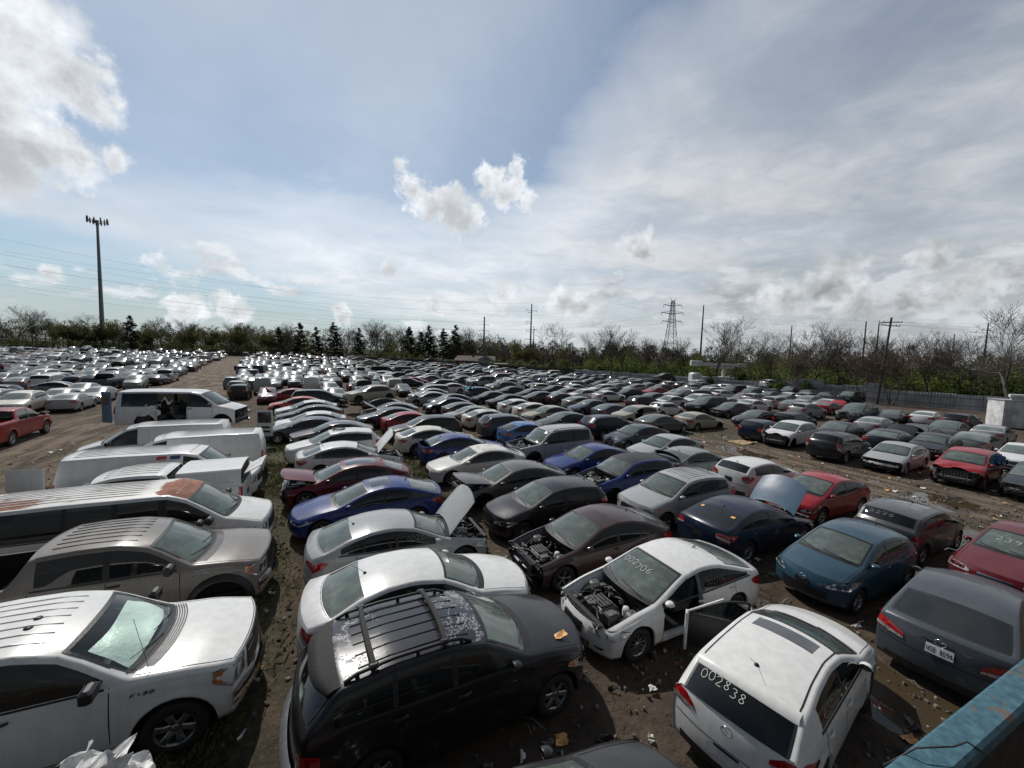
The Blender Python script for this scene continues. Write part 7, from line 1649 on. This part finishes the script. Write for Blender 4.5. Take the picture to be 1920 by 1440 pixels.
# white hatchback 002838
r, s = special('mz3', 2, (.74, .74, .72), xy=(4.74, 6.27), rz=.66, lab='white hatchback with 002838 chalked on its rear window', style=0, over=dict(mirmat='paint'))
addpart(r, 'chalk_number', lettering('002838', .088, .12, surf_rw(s, .55, .22), 'marker', .008, .22, .26)); addpart(r, 'emblem', emblem(s, True, .86, .06)); addpart(r, 'antenna', s.antenna(s.rr-.32)); B = MB()
for sd in (1, -1): B.grid([[s.top_pt(x, sd*t, .004) for x in np.linspace(s.rf-.1, s.rr, 14)] for t in (.885, .915)], 'black', False)
addpart(r, 'roof_trim', B); B = MB(); tt = np.linspace(-.95, .95, 13); B.grid([[Vector(s.top_pt(s.rr-.03, t, .003)) for t in tt], [Vector(s.top_pt(s.rr+.05, t, .0))+Vector((-.05, 0, .025)) for t in tt], [Vector(s.top_pt(s.rr+.09, t, -.03))+Vector((-.04, 0, .0)) for t in tt]], 'paint'); addpart(r, 'rear_spoiler', B, (.74, .74, .72))
B = MB(); tt = np.linspace(-.3, .3, 5); B.grid([[s.fascia(True, t, .42, off=.01) for t in tt], [s.fascia(True, t, .56, off=.012) for t in tt]], 'off_white', False); addpart(r, 'plate_recess', B)
B = MB(); c = Vector(s.side_pt(3.86, .80, -1, .004)); B.lathe([(.001, 0), (.075, 0), (.082, .0)], c, 'dark', 14, 'y'); addpart(r, 'fuel_opening', B)
# dark grey sedan with the licence plate
r, s = special('sedan', 2, (.060, .070, .085), xy=(9.74, 7.98), rz=.58, lab='dark slate sedan with HSB 8094 licence plate and clear red tail lamps', style=0, over=dict(L=4.92, fo=.98, wb=2.79, tail=[(.54, .80, .70), (.78, .90, .70), (1.0, .95, .74), (1.2, .95, .80), (1.32, .93, .88)], platez=.78, rr=3.70, rb=4.42, top=[(.3, .70), (.9, .85), (1.42, .95), (2.2, 1.31), (2.75, 1.395), (3.25, 1.375), (3.75, 1.27), (4.45, 1.05), (4.82, 1.01)], belt=[(.3, .67), (.9, .80), (1.42, .90), (3, .94), (4.3, 1.02), (4.82, .98)], roofmat='paint'))
dark_rear(r); B = MB(); B.grid([[s.fascia(True, t, z, off=.02) for t in np.linspace(-.20, .20, 5)] for z in (.70, .86)], 'plate', False); pl = addpart(r, 'licence_plate', B); link('plate_number', lettering('HSB 8094', .032, .085, lambda u, v: tuple(Vector(s.fascia(True, -u/s.yside(s.L-s.xr, .78), .775+v, off=.024))), 'ink', .011, .28).mesh('plate_number'), pl)
addpart(r, 'emblem', emblem(s, True, .92, .06)); B = MB(); B.grid([[s.fascia(True, t, .885, off=.012) for t in np.linspace(-.42, .42, 9)], [s.fascia(True, t, .905, off=.018) for t in np.linspace(-.42, .42, 9)]], 'chrome', False); addpart(r, 'trim_strip', B)
# car roof just entering the bottom edge
r, s = special('sedan', 2, (.02, .02, .022), xy=(.30, 3.32), rz=.47, lab='black car whose roof just enters at the bottom edge', style=0)
r, s = special('pickup', 2, (.27, .008, .010), xy=(-28.75, 22.1), rz=2.1, lab='red pickup truck cut by the left edge of the picture', style=0)
flat('tarp2', (.55, .55, .53), .55)
# ------------------------------------------------------------------ the long rows beyond: one plain build per kind, copied car by car
def q0_builds():
    d = {}
    for k, hood in (('sedan', 'closed'), ('fastback', 'closed'), ('hatch', 'closed'), ('suv', 'closed'), ('pickup', 'closed'), ('minivan', 'closed'), ('van', 'closed'), ('bigsuv', 'closed'), ('wagon', 'closed')):
        d[k] = k
    return d
KW = [('sedan', 34), ('fastback', 14), ('hatch', 10), ('suv', 17), ('wagon', 5), ('minivan', 6), ('bigsuv', 5), ('pickup', 5), ('van', 2), ('coupe', 3)]
CW = [('silver', 16), ('silvergrey', 13), ('grey', 12), ('greyd', 15), ('white', 12), ('black', 9), ('blackd', 14), ('navy', 4), ('navygrey', 5), ('red', 3), ('maroon', 3), ('champagne', 4), ('cream', 4), ('darkgreen', 2), ('blue', 1), ('warmgrey', 3)]
CW2 = [('silver', 10), ('silvergrey', 12), ('grey', 14), ('greyd', 16), ('white', 8), ('black', 10), ('blackd', 14), ('navy', 5), ('navygrey', 6), ('red', 3), ('maroon', 4), ('champagne', 4), ('cream', 2), ('darkgreen', 3), ('blue', 1), ('warmgrey', 5)]
def pick(rd, W): return rd.choices([w[0] for w in W], [w[1] for w in W])[0]
BND = [(-420, 200), (-255, 201), (-104, 209), (-66, 186), (-30, 163), (-11, 137), (17, 103), (70, 41)]
def inside(x, y):
    for (a, b) in zip(BND, BND[1:]):
        if a[0] <= x <= b[0]: return y < a[1]+(b[1]-a[1])*(x-a[0])/(b[0]-a[0])-3.0
    return x < 75 and y < 40
def slots():
    rd = random.Random(5); out = []; PH = math.pi/2
    for u0, v0, v1 in [(12.2, 49, 300), (18, 40, 300), (25, 47, 300), (31, 47, 300), (38.5, 16, 300), (46, 11, 300), (52.5, 15, 300), (58.5, 30, 300), (64, 30, 300), (70, 30, 300), (76, 30, 300), (82, 30, 300), (88, 30, 300), (94, 30, 300)]:
        v = v0+rd.uniform(0, 1)
        while v < v1:
            if v < 24: out.append((u0+rd.uniform(-.35, .35), v, rd.choice((.5, -2.62))-HB))
            else: out.append((u0+rd.uniform(-.5, .5), v, (0 if rd.random() < .5 else math.pi)+rd.gauss(0, .05)))
            v += rd.uniform(2.3, 2.8)
    v = 46.4
    while v < 330:         # left lot and the far left of the middle field: noses towards the camera or away
        u = 8.5+rd.uniform(0, 1)
        while u > -190:
            e = .13*max(0, v-45)
            if not (-16.8-e < u < -8.5-e) and not (u > -3 and v < 50): out.append((u, v+rd.uniform(-.5, .5), (PH if rd.random() < .5 else -PH)+rd.gauss(0, .05)))
            u -= rd.uniform(2.25, 2.8)
        v += rd.uniform(5.2, 5.8) if rd.random() < .8 else 7.5
    res = []
    for (u, v, a) in out:
        p = UV(u, v)
        if not inside(p.x, p.y) or p.y < 8: continue
        if abs(p.x/p.y) > 1.36: continue
        if not clear(u, v, a): continue
        if rd.random() < .04: continue
        res.append((math.hypot(p.x, p.y), u, v, a, p.x, p.y))
    return sorted(res)
def far_rows():
    rd = random.Random(21); S = slots(); protos = {}; nind = max(0, 296-len(VEH)); print('far slots', len(S), 'individual', nind)
    GV = {}
    for i, (d, u, v, a, x, y) in enumerate(S[:nind]):
        k = pick(rd, KW); c = pick(rd, CW); q = 1 if d < 58 else 0
        hood = rd.choices(['closed', 'open', 'none'], [64, 24, 12])[0] if (q == 1 and k != 'van') else 'closed'; fr = not (q == 1 and k in ('sedan', 'suv', 'hatch') and rd.random() < .2)
        key = (k, q, hood, fr)
        if key not in protos:
            protos[key] = vehicle(k, q, CC[c], hood=hood, style=1, front=fr)[0]; o = protos[key]
        else: o = copy_tree(protos[key])
        def paint(ob):
            if ob.type == 'MESH': ob.color = (*CC[c], 1)
            for ch in ob.children: paint(ch)
        paint(o)
        o.location = (x, y, 0); o.rotation_euler = (rd.uniform(-.02, .02), rd.uniform(-.02, .02), HB+a+rd.uniform(-.05, .05)); o.scale = (rd.uniform(.93, 1.05), rd.uniform(.95, 1.03), rd.uniform(.92, 1.10)); GV[i] = o
        cn = {'silvergrey': 'green grey', 'greyd': 'dark grey', 'blackd': 'black', 'navygrey': 'blue grey', 'warmgrey': 'warm grey', 'darkgreen': 'dark green'}.get(c, c); kn = CATS[NAMES[k]].lower()
        if u < -16: zone = 'the left lot past the dirt lane'
        elif u < 10: zone = 'the far rows left of centre'
        elif u < 36: zone = 'the far middle rows'
        else: zone = 'the right rows near the metal fence'
        grp = '%s %s cars in %s' % (cn, kn, zone)
        tag(o, 'small %s %s%s in %s' % (cn, kn, ' with raised hood' if hood == 'open' else (' without its hood' if hood == 'none' else (' without its bumper' if not fr else '')), zone), CATS[NAMES[k]], grp+{'open': ' with hoods up', 'none': ' without hoods', 'closed': ''}[hood]+('' if fr or hood != 'closed' else ' without bumpers'))
    # everything farther away reads as one field of roofs
    V = []; F = []; Mi = []; Cl = []; base = 0; names = []; lib = {}
    for k, _ in KW:
        o, s = vehicle(k, 0, (1, 1, 1)); me = o.data; bpy.data.objects.remove(o)
        co = np.empty(len(me.vertices)*3); me.vertices.foreach_get('co', co); lib[k] = (co.reshape(-1, 3), [tuple(p.vertices) for p in me.polygons], [me.materials[p.material_index].name for p in me.polygons])
    for (d, u, v, a, x, y) in S[nind:]:
        k = pick(rd, KW); c = CC[pick(rd, CW2)]; co, fs, ms = lib[k]; an = HB+a+rd.uniform(-.05, .05); ca, sa = math.cos(an), math.sin(an)
        zz = 1.0 if rd.random() > .04 and d > 60 else 1
        zo = rd.choice([0]*24+[1.32]); P = np.stack([co[:, 0]*ca-co[:, 1]*sa+x, co[:, 0]*sa+co[:, 1]*ca+y, co[:, 2]*rd.uniform(.9, 1.14)+zo], 1); V.append(P)
        for f, m_ in zip(fs, ms):
            m_ = 'paint_attr' if m_ == 'paint' else m_
            if m_ not in names: names.append(m_)
            F.append(tuple(base+j for j in f)); Mi.append(names.index(m_))
        Cl.append(np.repeat(np.array([[*c, 1.0]]), len(co), 0)); base += len(co)
    me = bpy.data.meshes.new('distant_cars'); me.from_pydata(np.concatenate(V).tolist(), [], F)
    for n in names: me.materials.append(MAT[n])
    me.polygons.foreach_set('material_index', Mi); me.polygons.foreach_set('use_smooth', [True]*len(F))
    at_ = me.color_attributes.new('paint', 'FLOAT_COLOR', 'POINT'); at_.data.foreach_set('color', np.concatenate(Cl).ravel()); me.update()
    tag(link('distant_cars', me), 'the hundreds of farthest scrapped cars packed before the tree line', 'cars', kind='stuff')
far_rows()

# ------------------------------------------------------------------ foreground: painted steel rail, scrap, ground litter
def rail():
    r = empty('steel_rail', (.89, .868, 0), .43); tag(r, 'blue chipped steel rail of the loading platform, bottom right', 'railing')
    B = MB(); B.box((1.2, -.038, 4.86), (4.6, .076, .05), 'chipped_blue', bev=.008); link('top_rail', B.mesh('top_rail'), r)
    B = MB(); B.box((1.2, -.045, 4.30), (4.6, .04, 1.06), 'dark_steel'); link('side_plate', B.mesh('side_plate'), r)
    for x in (.2, 1.1, 2.0): B = MB(); B.box((x, -.09, 4.3), (.07, .06, 1.05), 'dark_steel'); link('upright', B.mesh('upright'), r)
    B = MB(); B.tube([(.10, .02, 4.84), (.14, -.02, 4.91), (.22, -.06, 4.92), (.30, -.06, 4.90), (.36, -.09, 4.86)], .0022, 'black', 5); link('wire_loop', B.mesh('wire_loop'), r)
flat('dark_steel', (.018, .017, .017), .7, metal=.3, bump=.4, vscale=20, var=.5); rail()
def fold_sheet(B, c, sx, sy, amp, mat, seed, n=26, rot=None):
    from mathutils import noise
    rows = []
    for i in range(n):
        r_ = []
        for j in range(n):
            u, v = i/(n-1)-.5, j/(n-1)-.5; q = (u*1.7+seed, v*1.7, seed*1.7); f = 1-2*abs(noise.noise(q)); g = 1-2*abs(noise.noise((q[0]*2.3, q[1]*2.3, 4)))
            edge = 1-.22*noise.noise((seed, math.atan2(v, u)*2.2, 1)); p = Vector((u*sx*edge, v*sy*edge, amp*(f*.85+g*.16)-.9*amp*(u*u+v*v)*2)); r_.append(tuple(Vector(c)+((rot @ p) if rot else p)))
        rows.append(r_)
    B.grid(rows, mat, False)
def scrap():
    B = MB(); fold_sheet(B, (0, 0, .05), .62, .50, .26, 'pl_white', 2.3, rot=Matrix.Rotation(.7, 3, 'Y')); fold_sheet(B, (-.28, .02, -.18), .5, .42, .2, 'pl_white', 7.1, rot=Matrix.Rotation(-.5, 3, 'X')); fold_sheet(B, (.05, .1, .20), .34, .26, .2, 'pl_white', 5.2, rot=Matrix.Rotation(1.2, 3, 'X'))
    o = link('crumpled_panel', B.mesh('crumpled_panel'), loc=(-3.40, 3.05, 1.90)); o.scale = (1.25, 1.25, 1.2); o.rotation_euler = (.15, -.2, .3); tag(o, 'torn white crumpled plastic panel on the scrap, bottom left', 'scrap')
    B = MB(); rd = random.Random(4)
    for k in range(30): crumple(B, (rd.uniform(-.5, .5), rd.uniform(-.3, .3), rd.uniform(-.3, .15)), rd.uniform(.12, .4), rd.uniform(.1, .3), .12, rd.choice(['off_white', 'chrome', 'eng_black', 'galv', 'off_white', 'black']), k, 4)
    for k in range(10): a = Vector((rd.uniform(-.5, .5), rd.uniform(-.3, .3), rd.uniform(-.2, .2))); B.tube([a, a+Vector((rd.gauss(0, .2), rd.gauss(0, .2), rd.gauss(0, .1)))], .012, 'eng_black', 5)
    o = link('scrap_heap', B.mesh('scrap_heap'), loc=(-2.92, 2.98, 1.50)); tag(o, 'tangle of torn bumper pieces beside the white panel, bottom left', 'scrap')
    B = MB(); B.box((0, 0, .62), (2.4, 1.1, 1.15), 'dark_steel', bev=.05); o = link('scrap_bin', B.mesh('scrap_bin'), loc=(-3.5, 2.75, 0)); o.rotation_euler = (0, 0, .4); tag(o, 'dark steel bin carrying the torn panels, bottom left', 'bin')
flat('pl_white', (.66, .66, .65), .42, bump=.5, vscale=14, var=.2)
scrap()
def litter():
    rd = random.Random(13); B = MB()
    def free(u, v, m=.0): return not any(abs(u-a) < 2.35-m and abs(v-b) < .85 for a, b, h_ in VEH)
    n = 0
    while n < 8000:
        v = 1.5+45*rd.random()**2.1; u = rd.uniform(-12, 32); p = UV(u, v)
        if p.y < 1.5 or not free(u, v): continue
        s = rd.uniform(.008, .045)*(1 if rd.random() < .93 else 2.2); n += 1; an = rd.uniform(0, 3)
        pts = [Vector((math.cos(t_+an)*s*rd.uniform(.6, 1.3), math.sin(t_+an)*s*rd.uniform(.6, 1.3), 0)) for t_ in (0, 1.3, 2.5, 3.8, 5)]; k = len(B.v); top = p+Vector((rd.uniform(-.3, .3)*s, rd.uniform(-.3, .3)*s, s*rd.uniform(.4, .9)))
        B.v += [tuple(p+q+Vector((0, 0, -.03))) for q in pts]+[tuple(p+q*.8+Vector((0, 0, s*.35))) for q in pts]+[tuple(top)]
        mi = B.mi(rd.choice(['stone', 'stone', 'stone2', 'stone3']))
        for j in range(5):
            j2 = (j+1) % 5; B.f += [(k+j, k+j2, k+5+j2, k+5+j), (k+5+j, k+5+j2, k+10)]; B.m += [mi, mi]; B.sm += [False, False]
    tag(link('gravel', B.mesh('gravel')), 'loose stones and clods lying on the dirt', 'gravel', kind='stuff')
    B = MB(); n = 0
    while n < 1500:
        v = 1.5+38*rd.random()**1.8; u = rd.uniform(-3, 31) if rd.random() < .8 else rd.uniform(-14, -9); p = UV(u, v)
        if p.y < 2 or not free(u, v, -.1): continue
        n += 1; mt = rd.choice(['paper', 'off_white', 'black', 'black', 'eng_black', 'galv', 'rust', 'off_white', 'orange_tag', 'cardb', 'cardb', 'stone2'])
        if rd.random() < .35: a = rd.uniform(0, 3.1); l = rd.uniform(.1, .5); d = Vector((math.cos(a), math.sin(a), 0))*l; B.tube([p+Vector((0, 0, .02)), p+d*.5+Vector((0, 0, .03+.1*rd.random())), p+d+Vector((0, 0, .02))], rd.uniform(.005, .015), mt, 4)
        else: crumple(B, (p.x, p.y, .035), rd.uniform(.04, .22), rd.uniform(.04, .16), .05, mt, n, 4)
    tag(link('litter', B.mesh('litter')), 'broken trim, paper and wire scraps strewn over the dirt', 'litter', kind='stuff')
    B = MB(); n = 0
    while n < 26000:
        if rd.random() < .62: u = rd.gauss(-2.1, .62); v = 4+50*rd.random()**1.6
        elif rd.random() < .7: u = rd.gauss(4.3, .55); v = 14+40*rd.random()**1.5
        else: u = rd.uniform(-2, 20); v = 2+26*rd.random()
        p = UV(u, v); cl = math.sin(u*2.1+v*.9)+math.sin(v*1.7-u)+rd.gauss(0, .6)
        if cl < -.1 or p.y < 2 or (u > 0 and abs(u-4.3) > 2 and rd.random() < .6): continue
        n += 1; h = rd.uniform(.03, .13)*(1.6 if rd.random() < .06 else 1); a = rd.uniform(0, 6.28); w = rd.uniform(.004, .010)*(1+v*.05); bend = Vector((math.cos(a), math.sin(a), 0))*h*rd.uniform(.2, 1.6); sd = Vector((-math.sin(a), math.cos(a), 0))*w
        B.quad([p-sd, p+sd, p+bend*.5+sd*.6+Vector((0, 0, h*.7)), p+bend+Vector((0, 0, h*rd.uniform(.3, 1)))], 'grass')
    tag(link('weeds', B.mesh('weeds')), 'thin green and straw coloured weeds between the rows', 'weeds', kind='stuff')
flat('stone', (.16, .145, .125), .9, var=.3); flat('stone2', (.30, .28, .25), .9, var=.3); flat('stone3', (.07, .055, .042), .9); flat('cardb', (.36, .25, .14), .8); litter()
def loose_panel(x, y, mat, sx, sy, lab, seed, rz=.4):
    B = MB(); crumple(B, (0, 0, .06), sx, sy, .08, mat, seed, 6); o = link('ground_sheet', B.mesh('ground_sheet'), loc=(x, y, 0)); o.rotation_euler = (0, 0, rz); tag(o, lab, 'panel')
loose_panel(16.6, 28.0, 'cardb', 1.7, 1.2, 'flat pinkish sheet on the ground in front of the champagne sedan', 3)
loose_panel(-24.9, 28.2, 'rubber', 1.5, .8, 'dark flattened tyre scrap lying in the left dirt lane', 6)
loose_panel(8.0, 4.3, 'black', 1.9, 1.0, 'black shiny plastic liner in the puddle by the white hatchback', 11, 1.2)
